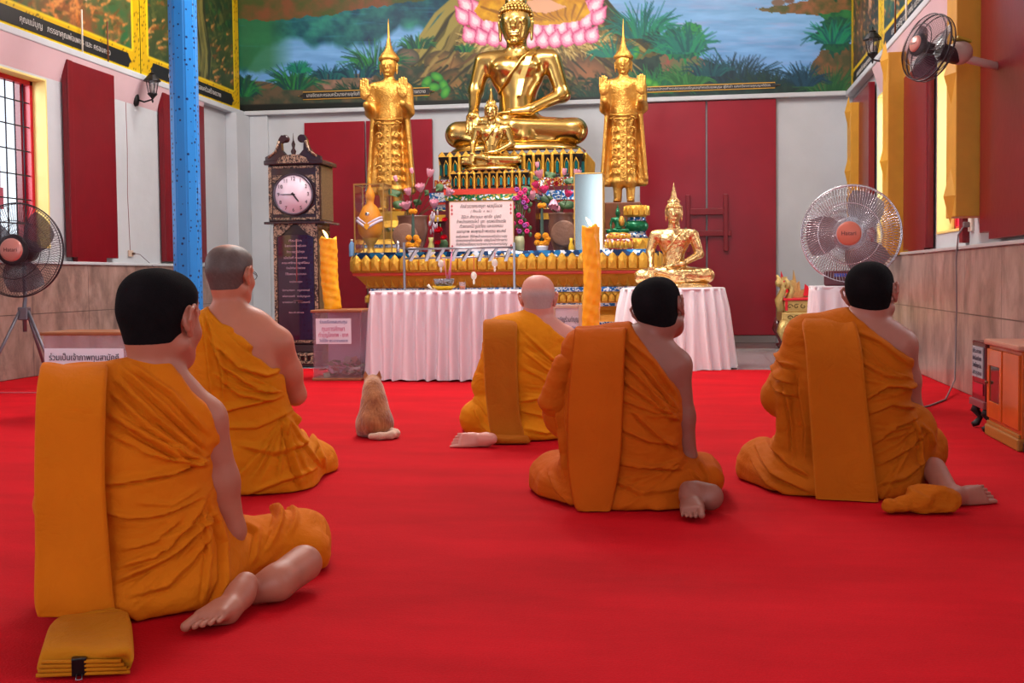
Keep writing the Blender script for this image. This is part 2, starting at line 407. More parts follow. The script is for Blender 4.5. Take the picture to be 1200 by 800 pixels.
# ================================================================== ROOM
XL, XR, YB = -6.12, 2.05, 14.95
Y0 = -4.0; ZC = 5.6; HM = 3.18; WT = .28
M_white = mat('white_plaster', (186, 190, 195), .75, bump=('noise', 6, .15, .02), var=.06, vscale=1.5)
M_pink = mat('pinkish_plaster', (210, 180, 186), .75, var=.05, vscale=2)
M_red = mat('dark_red_paint', (112, 4, 20), .32, var=.06, vscale=5, bump=('noise', 14, .1, .01))
M_redb = mat('bright_red_paint', (190, 8, 40), .35)
M_yel = mat('ochre_paint', (196, 142, 42), .5, var=.06)
M_cream = mat('cream_yellow_paint', (240, 214, 130), .5)
M_iron = mat('dark_iron', (40, 34, 46), .5, metal=.4)
M_dark = mat('black_paint', (22, 20, 22), .45)
M_blue = mat('blue_pillar_base', (20, 120, 205), .28)
def marble():
    m = mat('veined_marble', (170, 152, 142), .28); nt = m.node_tree; N = nt.nodes; L = nt.links; b = N['Principled BSDF']
    tc = N.new('ShaderNodeTexCoord'); mp = N.new('ShaderNodeMapping'); mp.inputs['Scale'].default_value = (1, 2.0, 1.1); L.new(tc.outputs['Object'], mp.inputs['Vector'])
    n = N.new('ShaderNodeTexNoise'); n.inputs['Scale'].default_value = 2.2; n.inputs['Detail'].default_value = 9; n.inputs['Roughness'].default_value = .68; n.inputs['Distortion'].default_value = .4
    L.new(mp.outputs[0], n.inputs['Vector'])
    r = N.new('ShaderNodeValToRGB'); e = r.color_ramp.elements
    e[0].position = .3; e[0].color = tuple(lin((102, 84, 78)))+(1,); e[1].position = .72; e[1].color = tuple(lin((184, 156, 146)))+(1,)
    x = e.new(.5); x.color = tuple(lin((150, 124, 114)))+(1,)
    L.new(n.outputs['Fac'], r.inputs['Fac'])
    # slab joints
    sx = N.new('ShaderNodeSeparateXYZ'); L.new(tc.outputs['Object'], sx.inputs[0])
    def joint(sock, period, off):
        a = N.new('ShaderNodeMath'); a.operation = 'ADD'; a.inputs[1].default_value = off; L.new(sock, a.inputs[0])
        p = N.new('ShaderNodeMath'); p.operation = 'PINGPONG'; p.inputs[1].default_value = period/2; L.new(a.outputs[0], p.inputs[0])
        g = N.new('ShaderNodeMath'); g.operation = 'LESS_THAN'; g.inputs[1].default_value = .004; L.new(p.outputs[0], g.inputs[0]); return g
    g1 = joint(sx.outputs['Y'], 1.0, .3); g2 = joint(sx.outputs['Z'], .58, .0)
    mxx = N.new('ShaderNodeMath'); mxx.operation = 'MAXIMUM'; L.new(g1.outputs[0], mxx.inputs[0]); L.new(g2.outputs[0], mxx.inputs[1])
    mx = N.new('ShaderNodeMix'); mx.data_type = 'RGBA'; L.new(mxx.outputs[0], mx.inputs[0]); L.new(r.outputs[0], mx.inputs[6]); mx.inputs[7].default_value = tuple(lin((86, 70, 66)))+(1,)
    L.new(mx.outputs[2], b.inputs['Base Color']); return m
M_marble = marble()
def tile_mat():
    m = mat('grey_floor_tile', (170, 170, 172), .12); nt = m.node_tree; N = nt.nodes; L = nt.links
    tc = N.new('ShaderNodeTexCoord'); br = N.new('ShaderNodeTexBrick'); br.offset = 0; br.inputs['Scale'].default_value = 1
    br.inputs['Brick Width'].default_value = .4; br.inputs['Row Height'].default_value = .4; br.inputs['Mortar Size'].default_value = .004
    br.inputs['Color1'].default_value = tuple(lin((168, 166, 168)))+(1,); br.inputs['Color2'].default_value = tuple(lin((178, 176, 178)))+(1,); br.inputs['Mortar'].default_value = tuple(lin((90, 88, 90)))+(1,)
    L.new(tc.outputs['Object'], br.inputs['Vector']); L.new(br.outputs['Color'], N['Principled BSDF'].inputs['Base Color']); return m
M_tile = tile_mat()
def carpet_mat():
    m = mat('red_carpet_pile', (205, 12, 26), .9); nt = m.node_tree; N = nt.nodes; L = nt.links; b = N['Principled BSDF']
    b.inputs['Specular IOR Level'].default_value = .12
    tc = N.new('ShaderNodeTexCoord')
    n1 = N.new('ShaderNodeTexNoise'); n1.inputs['Scale'].default_value = 1.6; n1.inputs['Detail'].default_value = 6; n1.inputs['Roughness'].default_value = .65
    mp = N.new('ShaderNodeMapping'); mp.inputs['Scale'].default_value = (.6, 1.6, 1); L.new(tc.outputs['Object'], mp.inputs['Vector']); L.new(mp.outputs[0], n1.inputs['Vector'])
    n2 = N.new('ShaderNodeTexNoise'); n2.inputs['Scale'].default_value = 160; n2.inputs['Detail'].default_value = 2; L.new(tc.outputs['Object'], n2.inputs['Vector'])
    a = N.new('ShaderNodeMath'); a.operation = 'MULTIPLY_ADD'; a.inputs[1].default_value = .35; L.new(n2.outputs['Fac'], a.inputs[0]); L.new(n1.outputs['Fac'], a.inputs[2])
    r = N.new('ShaderNodeValToRGB'); e = r.color_ramp.elements; e[0].position = .45; e[0].color = tuple(lin((166, 3, 16)))+(1,); e[1].position = .9; e[1].color = tuple(lin((198, 8, 26)))+(1,)
    L.new(a.outputs[0], r.inputs['Fac']); L.new(r.outputs[0], b.inputs['Base Color'])
    bp = N.new('ShaderNodeBump'); bp.inputs['Strength'].default_value = .5; bp.inputs['Distance'].default_value = .004; L.new(n2.outputs['Fac'], bp.inputs['Height']); L.new(bp.outputs[0], b.inputs['Normal'])
    return m
M_carpet = carpet_mat()
struct(MB().box((XL-1.2, Y0, -.12), (XR+1.2, YB+.4, -.008)).build('floor', M_tile))
# red carpet laid over the tiles, stopping short of the back wall
cp = MB().box((XL+.004, Y0+.3, -.008), (XR-.004, 10.7, -.001), .003)
o = cp.build('carpet', M_carpet); tag(o, 'wide bright red carpet covering the temple floor under the monks', 'carpet')
cs = MB().tube([(XL+.02, 8.2, .003), (-4.9, 8.25, .003), (-4.2, 8.35, .002)], .006, 6).build('carpet_seam', mat('seam', (190, 90, 100), .9), o)
def wall_with_holes(name, side, X, holes, y0, y1, z1, m, th):
    """side wall: boxes around the rectangular openings"""
    mb = MB(); xa, xb = (X-th, X) if side < 0 else (X, X+th)
    ys = y0
    for (ya, yb, za, zb) in holes:
        mb.box((xa, ys, 0), (xb, ya, z1)); mb.box((xa, ya, 0), (xb, yb, za)); mb.box((xa, ya, zb), (xb, yb, z1)); ys = yb
    mb.box((xa, ys, 0), (xb, y1, z1)); return struct(mb.build(name, m))
SILL = 1.2; TOP = 2.82
LW = [(-2.6, -1.2, SILL, TOP), (1.2, 2.6, SILL, TOP), (5.0, 6.4, SILL, TOP), (8.75, 10.17, SILL, TOP)]
RW = [(-2.2, -1.2, SILL, TOP), (1.6, 2.6, SILL, TOP), (5.2, 6.2, SILL, TOP), (8.98, 9.96, SILL, 2.62), (12.42, 13.02, SILL, TOP)]
wl = wall_with_holes('wall_left', -1, XL, LW, Y0, YB, ZC, M_white, WT)
wr = wall_with_holes('wall_right', 1, XR, RW, Y0, YB, ZC, M_white, WT)
wb = struct(MB().box((XL-WT, YB, 0), (XR+WT, YB+.3, ZC)).build('wall_back', M_white))
# front wall behind the camera with three wide doorways standing open
mb = MB(); xs = [XL-WT, -5.0, -3.4, -2.4, .0, 1.0, 1.8, XR+WT]
for i in range(0, len(xs)-1, 2): mb.box((xs[i], Y0-.3, 0), (xs[i+1], Y0, ZC))
for a, b in ((xs[1], xs[2]), (xs[3], xs[4]), (xs[5], xs[6])): mb.box((a, Y0-.3, 3.6), (b, Y0, ZC))
struct(mb.build('wall_front', M_white))
struct(MB().box((XL-WT, Y0-.3, ZC), (XR+WT, YB+.3, ZC+.2)).build('ceiling', mat('white_ceiling', (225, 218, 212), .8)))
# marble wainscots with pale ledge
ML = 1.045
o = MB().box((XL, Y0, 0), (XL+.09, 13.75, ML), .006).build('trim_1', M_marble); struct(o)
MB().box((XL, Y0, ML), (XL+.11, 13.75, ML+.03), .006).build('ledge', M_white, o)
o = MB().box((XR-.07, Y0, 0), (XR, 12.9, ML+.005), .006).build('trim_2', M_marble); struct(o)
MB().box((XR-.085, Y0, ML+.005), (XR, 12.9, ML+.03), .004).build('ledge', mat('grey_stone_ledge', (178, 172, 172), .35), o)
# mural-shelf mouldings
o = MB().box((XL, Y0, HM-.07), (XL+.10, YB, HM-.0), .012).build('trim_3', M_white); struct(o)
o = MB().box((XR-.10, Y0, HM-.07), (XR, YB, HM-.0), .012).build('trim_4', M_white); struct(o)
o = MB().box((XL+.1, YB-.10, HM-.06), (XR-.1, YB, HM+.0), .012).build('trim_5', M_white); struct(o)
# sloping pink lintel band over the windows
for nm, X, s in (('trim_6', XL, 1), ('trim_7', XR, -1)):
    o = MB().prism([(X, HM-.07), (X+s*.09, HM-.07), (X+s*.0, TOP+.02)], Y0, 13.6 if s > 0 else 12.9, 'y').build(nm, M_pink); struct(o)
# corner pilasters
for nm, a, b in (('trim_8', (XL, YB-.5, 0), (XL+.16, YB, HM-.07)), ('trim_9', (XL+.16, YB-.06, 0), (XL+.42, YB, HM-.06))):
    struct(MB().box(a, b, .01).build(nm, M_white))
# ---- windows
wn = [0]
def window(side, X, ya, yb, za, zb, bars=True, m_rev=M_cream):
    wn[0] += 1; n = 'window_%d' % wn[0]; w = thing(n, '', '', (X, (ya+yb)/2, za)); del w['label']; del w['category']; w['kind'] = 'structure'
    s = side; hy = (yb-ya)/2; H = zb-za
    def bx(lo, hi, mb): mb.box((min(lo[0]*s, hi[0]*s), lo[1], lo[2]), (max(lo[0]*s, hi[0]*s), hi[1], hi[2]), .003); return mb
    lin_ = MB()     # ochre lining of the reveal
    for a, b in (((-.01, -hy, 0), (.13, -hy+.02, H)), ((-.01, hy-.02, 0), (.13, hy, H)), ((-.01, -hy+.02, H-.02), (.13, hy-.02, H)), ((-.01, -hy+.02, 0), (.13, hy-.02, .02))): bx(a, b, lin_)
    lin_.build('reveal_lining', m_rev, w)
    fr = MB()
    for a, b in (((.13, -hy, 0), (.2, -hy+.06, H)), ((.13, hy-.06, 0), (.2, hy, H)), ((.13, -hy, H-.06), (.2, hy, H)), ((.13, -hy, 0), (.2, hy, .06))): bx(a, b, fr)
    fr.build('window_frame', M_redb, w)
    g = MB()
    if bars:
        k = int((yb-ya)/.13)
        for i in range(1, k):
            y = -hy+2*hy*i/k; g.tube([(.155*s, y, .05), (.155*s, y, H-.05)], .008, 6)
        for j in range(1, 7): z = H*j/7; g.box((min(.15*s, .156*s), -hy+.05, z-.006), (max(.15*s, .156*s), hy-.05, z+.006))
        g.build('window_grille', M_iron, w)
    return w
wins = []
for (a, b, c, d) in LW: wins.append(window(-1, XL, a, b, c, d))
for (a, b, c, d) in RW: wins.append(window(1, XR, a, b, c, d, True, M_cream))
# outward open red leaf seen through the left window
w = wins[3]
MB().box((-.27, .60, .02), (-.2, .64, 1.58), .004).build('outer_shutter', M_red, w)
MB().box((-.22, .05, .0), (-.16, .11, 1.6), .004).build('mullion', M_redb, w)
MB().box((.14, .42, .02), (.6, .46, 1.40), .004).build('outer_shutter', M_redb, wins[7])
# ---- inner shutters folded flat against the walls
def shutter(parent, side, X, ya, yb, za, zb, notch=0., m=M_red, panels=2):
    mb = MB(); x0, x1 = (X, X+.055) if side < 0 else (X-.055, X)
    mb.box((x0, ya, za), (x1, yb, zb), .006)
    xa, xb = (x1, x1+.012) if side < 0 else (x0-.012, x0)
    mb.box((xa, ya, za), (xb, ya+.09, zb), .004)
    if notch: mb.box((x0, ya+.12, za-.05), (x1, yb-.25, za+.01), .004)
    o = mb.build('shutter', m); struct(o); o.name = parent; return o
shutter('window_10', -1, XL+.02, 10.42, 11.36, 1.12, 3.06, .1)
shutter('window_11', -1, XL+.02, 12.47, 13.62, 1.10, 3.06, 0)
shutter('window_12', 1, XR-.02, 13.12, 14.5, 1.16, 3.0)
shutter('window_13', 1, XR-.02, 10.02, 11.10, 1.09, 2.70, .1)
shutter('window_14', 1, XR-.02, 7.0, 8.26, 1.15, 3.4, .1)
# ---- ochre posts with diamond carvings on the right wall
def ochre_post(n, ya, yb, za, zb, dep, dz):
    o = MB().box((XR-dep, ya, za), (XR, yb, zb), .006).build(n, M_yel); struct(o)
    mb = MB(); yc = (ya+yb)/2
    for z in dz:
        h = .2; wdt = (yb-ya)/2
        b = XR-dep; vs = [(b, yc-wdt, z), (b, yc, z-h), (b, yc+wdt, z), (b, yc, z+h), (b-.05, yc, z)]
        mb.add(vs, [(0, 1, 4), (1, 2, 4), (2, 3, 4), (3, 0, 4), (0, 3, 2, 1)])
    if mb.v: mb.build('diamond_ornament', M_yel, o)
    return o
ochre_post('trim_10', 8.32, 8.62, 1.27, 3.6, .22, (2.27, 1.42))
ochre_post('trim_11', 11.2, 11.5, 1.05, 2.96, .20, (2.9, 1.95))
ochre_post('trim_12', 13.95, 14.25, 1.14, 2.9, .17, (2.8, 2.1))
# dark red jamb strips and white pier strip
for n, ya, yb, xd, m in (('trim_13', 8.86, 8.97, .05, M_red), ('trim_14', 12.2, 12.4, .05, M_red)):
    struct(MB().box((XR-xd, ya, 1.1), (XR, yb, 3.08), .004).build(n, m))
# ---- back doors
M_redr = mat('crimson_door_paint', (138, 8, 32), .32, var=.08, vscale=3)
def back_door(n, xa, xb, xm, z1, gap_cut=True, z0=.10):
    d = thing(n, '', '', ((xa+xb)/2, YB, 0)); del d['label']; del d['category']; d['kind'] = 'structure'; c = (xa+xb)/2
    MB().box((xa-c, -.06, z0), (xm-c-.012, -.005, z1), .006).build('door_leaf', M_redr, d)
    MB().box((xm-c+.012, -.06, z0), (xb-c, -.005, z1), .006).build('door_leaf', M_redr, d)
    MB().box((xa-c, -.05, .0), (xb-c, -.005, z0-.002), .004).build('door_sill', mat('worn_grey_sill', (120, 112, 112), .5), d)
    return d
def wx(px, py=200): return onY(px, py, YB)[0]
back_door('door_1', wx(359), wx(508), wx(430), 3.0)
d2 = back_door('door_2', wx(750), wx(909), wx(828), onY(828, 119, YB)[2])
# wooden crossbar latch on the right door
def dz(px, py): p = onY(px, py, YB-.12); return p[0]-d2.location.x, p[2]
lb = MB()
def bar(x0, y0, x1, y1, dep0, dep1):
    a = dz(x0, y1); b = dz(x1, y0); lb.box((a[0], -dep1, a[1]), (b[0], -dep0, b[1]), .006)
bar(804, 228, 808.5, 296, .06, .12); bar(848, 227, 853, 294, .06, .125); bar(808, 243.5, 848, 252, .07, .11); bar(812, 269.5, 857, 277, .07, .11)
lb.build('crossbar_latch', mat('latch_red_wood', (128, 22, 34), .4), d2)
# step along the back wall
o = MB().box((.1, YB-1.0, -.008), (XR-.1, YB, .0), .0).build('trim_15', mat('polished_maroon_tile', (110, 70, 72), .15)); struct(o)
# ---- blue pillar, mosaic dotted
def pillar_mat():
    m = MATS['blue_pillar_base']; nt = m.node_tree; N = nt.nodes; L = nt.links; b = N['Principled BSDF']
    tc = N.new('ShaderNodeTexCoord'); v = N.new('ShaderNodeTexVoronoi'); v.inputs['Scale'].default_value = 21; v.inputs['Randomness'].default_value = .5; L.new(tc.outputs['Object'], v.inputs['Vector'])
    g = N.new('ShaderNodeMath'); g.operation = 'LESS_THAN'; g.inputs[1].default_value = .24; L.new(v.outputs['Distance'], g.inputs[0])
    mx = N.new('ShaderNodeMix'); mx.data_type = 'RGBA'; L.new(g.outputs[0], mx.inputs[0]); mx.inputs[6].default_value = tuple(lin((38, 134, 214)))+(1,); mx.inputs[7].default_value = tuple(lin((14, 40, 96)))+(1,)
    L.new(mx.outputs[2], b.inputs['Base Color']); return m
pillar_mat()
pc = onZ(221, 447); pc = np.array([-4.33, 9.35, 0])
pr = .125
ring = [(pr*math.cos(2*PI*i/16+PI/16), pr*math.sin(2*PI*i/16+PI/16)) for i in range(16)]
p = thing('pillar', 'tall blue octagonal pillar speckled with small dark mosaic dots', 'pillar', pc)
ring = [(pr*math.cos(2*PI*i/8+PI/8+.1), pr*math.sin(2*PI*i/8+PI/8+.1)) for i in range(8)]
sh = MB().prism(ring, .12, ZC, 'z').build('shaft', M_blue, p)
bm = bmesh.new(); bm.from_mesh(sh.data); bmesh.ops.bevel(bm, geom=[e for e in bm.edges if abs(e.verts[0].co.z-e.verts[1].co.z) > 1], offset=.012, segments=3, affect='EDGES'); bm.to_mesh(sh.data); bm.free()
MB().lathe([(.2, 0), (.2, .05), (.17, .08), (.14, .12)], 24).build('base', M_white, p)
# ================================================================== ALTAR
M_gold = mat('polished_gold', (204, 168, 96), .24, metal=1., bump=('noise', 9, .06, .01), var=.08, vscale=6)
M_gold2 = mat('aged_gilding', (212, 160, 76), .36, metal=.85, bump=('carve', 26, .45, .02), var=.15, vscale=9)
M_leaf = mat('crinkled_gold_leaf', (230, 194, 134), .25, metal=1., bump=('noise', 22, .8, .02), var=.12, vscale=14)
M_petal = mat('gold_petal_paint', (218, 166, 62), .38, metal=.55, bump=('carve', 30, .5, .012), var=.12, vscale=12)
M_ochg = mat('ochre_gold_band', (188, 120, 22), .42, metal=.35, bump=('carve', 22, .4, .01))
M_teal = mat('teal_glass_inlay', (12, 104, 100), .12, metal=.5)
M_bluegl = mat('blue_mirror_mosaic', (30, 120, 176), .12, metal=.6)
M_redln = mat('vermilion_trim', (206, 60, 44), .4)
M_maroon = mat('maroon_lacquer', (92, 14, 22), .3)
M_brown = mat('brown_wood', (112, 62, 34), .45, var=.15, vscale=10)
def mosaic_mat(name, ca, cb, sc=60):
    m = mat(name, (200, 200, 200), .15, metal=.5); nt = m.node_tree; N = nt.nodes; L = nt.links
    tc = N.new('ShaderNodeTexCoord'); v = N.new('ShaderNodeTexVoronoi'); v.inputs['Scale'].default_value = sc; L.new(tc.outputs['Object'], v.inputs['Vector'])
    sx = N.new('ShaderNodeSeparateColor'); L.new(v.outputs['Color'], sx.inputs[0])
    r = N.new('ShaderNodeValToRGB'); r.color_ramp.interpolation = 'CONSTANT'; e = r.color_ramp.elements
    e[0].color = tuple(lin(ca))+(1,); e[1].position = .5; e[1].color = tuple(lin(cb))+(1,); x = e.new(.8); x.color = tuple(lin((225, 225, 230)))+(1,)
    L.new(sx.outputs[0], r.inputs[0]); L.new(r.outputs[0], N['Principled BSDF'].inputs['Base Color']); return m
M_mosb = mosaic_mat('blue_white_mosaic', (34, 96, 160), (210, 220, 230)); M_mosg = mosaic_mat('green_gold_mosaic', (40, 110, 60), (190, 150, 60), 50)
M_mosbl = mosaic_mat('blue_facet_mosaic', (8, 44, 84), (24, 104, 150), 22)
M_mosr = mosaic_mat('red_gold_mosaic', (150, 30, 34), (206, 150, 70), 55)
def petals(mb, xa, xb, y, za, zb, n, dep=.03, yb=None):
    """row of upright pointed lotus petals along x (front) """
    w = (xb-xa)/n; h = zb-za
    for i in range(n):
        c = xa+w*(i+.5); q = w*.5
        out = [(-q*.96, 0), (-q, h*.35), (-q*.98, h*.66), (-q*.5, h*.87), (0, h), (q*.5, h*.87), (q*.98, h*.66), (q, h*.35), (q*.96, 0)]
        vs = [(c+a, y, za+b) for a, b in out]+[(c+a*.76, y-dep*.8, za+h*.06+b*.82) for a, b in out]+[(c, y-dep*1.25, za+h*.45)]
        k = len(out); fs = [(j, (j+1) % k, k+(j+1) % k, k+j) for j in range(k)]+[(k+j, k+(j+1) % k, 2*k) for j in range(k)]+[tuple(range(k))[::-1]]
        mb.add(vs, fs)
def side_petals(mb, x, ya, yb, za, zb, n, s, dep=.03):
    t = MB(); petals(t, ya, yb, 0, za, zb, n, dep)
    mb.add([(x+s*(-v[1]), v[0], v[2]) for v in t.v], t.f)
AX0, AX1 = onY(412, 297, 11.5)[0], onY(772, 297, 11.5)[0]; ACX = (AX0+AX1)/2; AHX = (AX1-AX0)/2
AT = onY(590, 298, 11.5)[2]
AY = 13.05; AHY = AY-11.5
def zz(py, Y=11.5, px=590): return onY(px, py, Y)[2]
altar = thing('altar', 'wide tiered gilded altar edged with rows of gold lotus petals and blue glass', 'altar', (ACX, AY, 0))
def Z(py): return zz(py)
pr = lambda inset, z: (AHX-inset, AHY-inset, z)
MB().rectprof(0, 0, [pr(.05, Z(299)), pr(.05, AT)]).rectprof(0, 0, [pr(.0, Z(318)), pr(.0, Z(316.5)), pr(.03, Z(315.5)), pr(.03, Z(300)), pr(.06, Z(299))]).build('top_slab', M_ochg, altar)
MB().rectprof(0, 0, [pr(.025, Z(301)), pr(.025, Z(293.8)), pr(.05, Z(293.8))]).build('glass_band', M_mosbl, altar)
o = MB(); n = 31; petals(o, -AHX, AHX, -AHY, Z(316.5), Z(296.5), n, .035)
for s in (-1, 1): side_petals(o, s*AHX, -AHY, AHY, Z(316.5), Z(296.5), 26, s)
o.build('lotus_petal_row', M_petal, altar)
MB().rectprof(0, 0, [pr(.02, Z(322)), pr(.005, Z(321)), pr(.005, Z(318.5)), pr(.02, Z(318))]).build('red_trim', M_redln, altar)
bd = MB().rectprof(0, 0, [pr(.16, Z(337)), pr(.12, Z(334)), pr(.05, Z(324)), pr(.03, Z(322))])
bd.build('cove_band', M_ochg, altar)
tr = MB(); n = 34; w = 2*(AHX-.1)/n
for i in range(n):      # raised triangles on the cove
    c = -AHX+.1+w*(i+.5)
    tr.add([(c-w*.46, -AHY+.155, Z(336.5)), (c+w*.46, -AHY+.155, Z(336.5)), (c, -AHY+.058, Z(324.5)), (c, -AHY+.075, Z(333))], [(0, 1, 3), (1, 2, 3), (2, 0, 3)])
tr.build('triangle_ornament', M_petal, altar)
MB().rectprof(0, 0, [pr(.15, Z(342.5)), pr(.15, Z(337))]).build('mosaic_band', M_mosb, altar)
o = MB(); o.rectprof(0, 0, [pr(.19, Z(356)), pr(.16, Z(352)), pr(.16, Z(346)), pr(.17, Z(342.5))]); petals(o, -AHX+.16, AHX-.16, -AHY+.155, Z(355), Z(343.5), 40, .03); o.build('gold_band', M_petal, altar)
MB().rectprof(0, 0, [pr(.2, Z(360)), pr(.2, Z(356))]).build('mosaic_band', M_mosb, altar)
MB().rectprof(0, 0, [pr(.16, Z(378)), pr(.2, Z(372)), pr(.24, Z(366)), pr(.2, Z(360))]).build('cove_band', M_ochg, altar)
MB().rectprof(0, 0, [pr(.14, Z(384)), pr(.14, Z(378))]).build('mosaic_band', M_mosb, altar)
o = MB(); o.rectprof(0, 0, [pr(.0, 0), pr(.0, .12), pr(.05, .14), pr(.05, Z(402)), pr(.1, Z(384))]); petals(o, -AHX+.05, AHX-.05, -AHY+.04, Z(402), Z(386), 34, .04); o.build('plinth', M_petal, altar)
# wider set-back body behind
BHX = AHX+.16
o = MB().rectprof(0, .5, [(BHX, AHY-.3, 0), (BHX, AHY-.3, .14), (BHX-.08, AHY-.35, .3), (BHX-.05, AHY-.35, Z(384)), (BHX-.14, AHY-.4, Z(366)), (BHX-.05, AHY-.35, Z(350)), (BHX-.15, AHY-.4, Z(338)), (BHX-.02, AHY-.3, Z(322)), (BHX, AHY-.3, Z(316)), (BHX-.05, AHY-.35, Z(297))])
petals(o, -BHX, BHX, .5-AHY+.3, Z(317, ), Z(299), 33, .03); petals(o, -BHX+.05, BHX-.05, .5-AHY+.34, Z(356), Z(344), 33, .03); o.build('rear_body', M_petal, altar)
MB().rectprof(0, .5, [(BHX-.03, AHY-.33, Z(300)), (BHX-.03, AHY-.33, Z(294.5))]).build('glass_band', M_mosbl, altar)
# stepped tiers carrying the great statue
dais = thing('stepped_dais', 'stepped maroon and mosaic-banded dais rising from the middle of the altar', 'dais', (ACX, AY, 0))
def tier(pxa, pxb, pya, pyb, Yf, dep, m, name, prof=None):
    a = onY(pxa, pya, Yf); b = onY(pxb, pyb, Yf); hx = (b[0]-a[0])/2; cx = (a[0]+b[0])/2-ACX; zt = a[2]; zb = b[2] if pyb < 297 else AT+.0005; cy = Yf+dep/2-AY
    if prof is None: prof = [(0, 0), (0, 1)]
    return MB().rectprof(cx, cy, [(hx-i, dep/2-i, zb+(zt-zb)*t) for i, t in prof]).build(name, m, dais)
TY = 12.65
tier(508, 690, 236, 298, TY, 1.6, M_maroon, 'tier_core')
tier(503, 693, 226, 233, TY-.04, 1.68, M_mosb, 'mosaic_band')
tier(506, 690, 233, 236, TY-.03, 1.66, M_redln, 'red_trim')
tier(505, 691, 236, 252, TY-.03, 1.66, M_mosb, 'mosaic_band', [(.08, 0), (.02, .5), (0, 1)])
tier(503, 694, 252, 256, TY-.05, 1.7, M_petal, 'gold_band')
tier(506, 690, 221, 226, TY-.03, 1.66, M_maroon, 'tier_core')
tier(509, 688, 211, 221, TY-.01, 1.6, M_mosr, 'mosaic_band')
TP = onY(600, 211, TY)[2]
# front column under the smaller statue
TS = 12.3
tier(522, 628, 232, 298, TS, .7, M_maroon, 'tier_core'); tier(521, 629, 226, 233, TS-.02, .7, M_mosg, 'mosaic_band'); tier(520, 630, 222, 226, TS-.03, .74, M_redln, 'red_trim')
TSZ = onY(570, 222, TS)[2]
M_darkgl = mat('dark_mirror_glass', (46, 44, 40), .2, metal=.4)
def pedestal(label, cx, yf, hx, hy, z0, z1, n, name='statue_pedestal', teeth=18, group=None):
    """waisted gilded pedestal with lobed colonnettes and teal glass slots"""
    t = thing(name, label, 'pedestal', (cx, yf+hy, z0), 0, group); H = z1-z0
    prof = [(.0, 0), (.0, .07), (.035, .16), (.05, .4), (.035, .62), (.0, .8), (.0, .9), (.03, 1.)]
    MB().rectprof(0, 0, [(hx-i*H*2, hy-i*H*2, H*q) for i, q in prof]).build('body', M_darkgl, t)
    rib = MB(); sl = MB(); w = 2*hx/n*.96
    for i in range(n):
        c = -hx*.96+w*(i+.5)
        for fx, s in ((c, 1),):
            out = [(0, .05), (.05, .12), (.02, .2), (-.04, .35), (-.04, .5), (.0, .66), (.06, .8), (.02, .9)]
            pts = [(fx+w*.5, -hy-.008-q*H*.25, z*H) for q, z in out]
            if i < n-1: rib.tube(pts, w*.17, 8)
            # slot frame arch
            arch = [(fx-w*.22, -hy+.035*H, H*.2), (fx-w*.24, -hy+.06*H, H*.55), (fx, -hy+.0*H, H*.72), (fx+w*.24, -hy+.06*H, H*.55), (fx+w*.22, -hy+.035*H, H*.2)]
            rib.tube(arch, w*.07, 6)
            sl.box((fx-w*.14, -hy-.0*H, H*.24), (fx+w*.14, -hy+.12*H, H*.6))
    # sides
    m = max(3, int(n*hy/hx)); wy = 2*hy/m*.96
    for s in (-1, 1):
        for i in range(m):
            c = -hy*.96+wy*(i+.5); rib.tube([(s*(hx+.006+q*H*.25), c+wy*.5, z*H) for q, z in ((0, .05), (.05, .12), (.02, .2), (-.04, .35), (-.04, .5), (0, .66), (.06, .8), (.02, .9))], wy*.17, 8)
            sl.box((s*hx-.12*H*(s > 0), c-wy*.14, H*.24), (s*hx+.12*H*(s < 0), c+wy*.14, H*.6))
    rib.build('colonnettes', M_petal, t); sl.build('glass_inlay', M_teal, t)
    z = MB(); w = 2*hx/teeth
    for i in range(teeth):
        c = -hx+w*(i+.5); z.prism([(c-w*.5, H*.84), (c+w*.5, H*.84), (c, H*1.02)], -hy-.02, -hy+.0, 'y')
    z.build('crown_teeth', M_petal, t)
    MB().rectprof(0, 0, [(hx*.97, hy*.97, H*.98), (hx*.97, hy*.97, H*1.0)]).build('top_board', M_maroon, t)
    return t
a = onY(514, 211, 12.72); b = onY(684, 174, 12.72)
pedestal('large gilded pedestal with teal glass slots under the great seated Buddha', (a[0]+b[0])/2, 12.72, (b[0]-a[0])/2, .62, TP, b[2], 15)
PZ = b[2]; PCX = (a[0]+b[0])/2
a = onY(528, 221.5, 12.35); b = onY(620, 198, 12.35)
pedestal('small gilded pedestal with teal glass slots under the little seated Buddha', (a[0]+b[0])/2, 12.35, (b[0]-a[0])/2, .26 if False else .15, TSZ, b[2], 10, teeth=12)
SZ = b[2]; SCX = (a[0]+b[0])/2
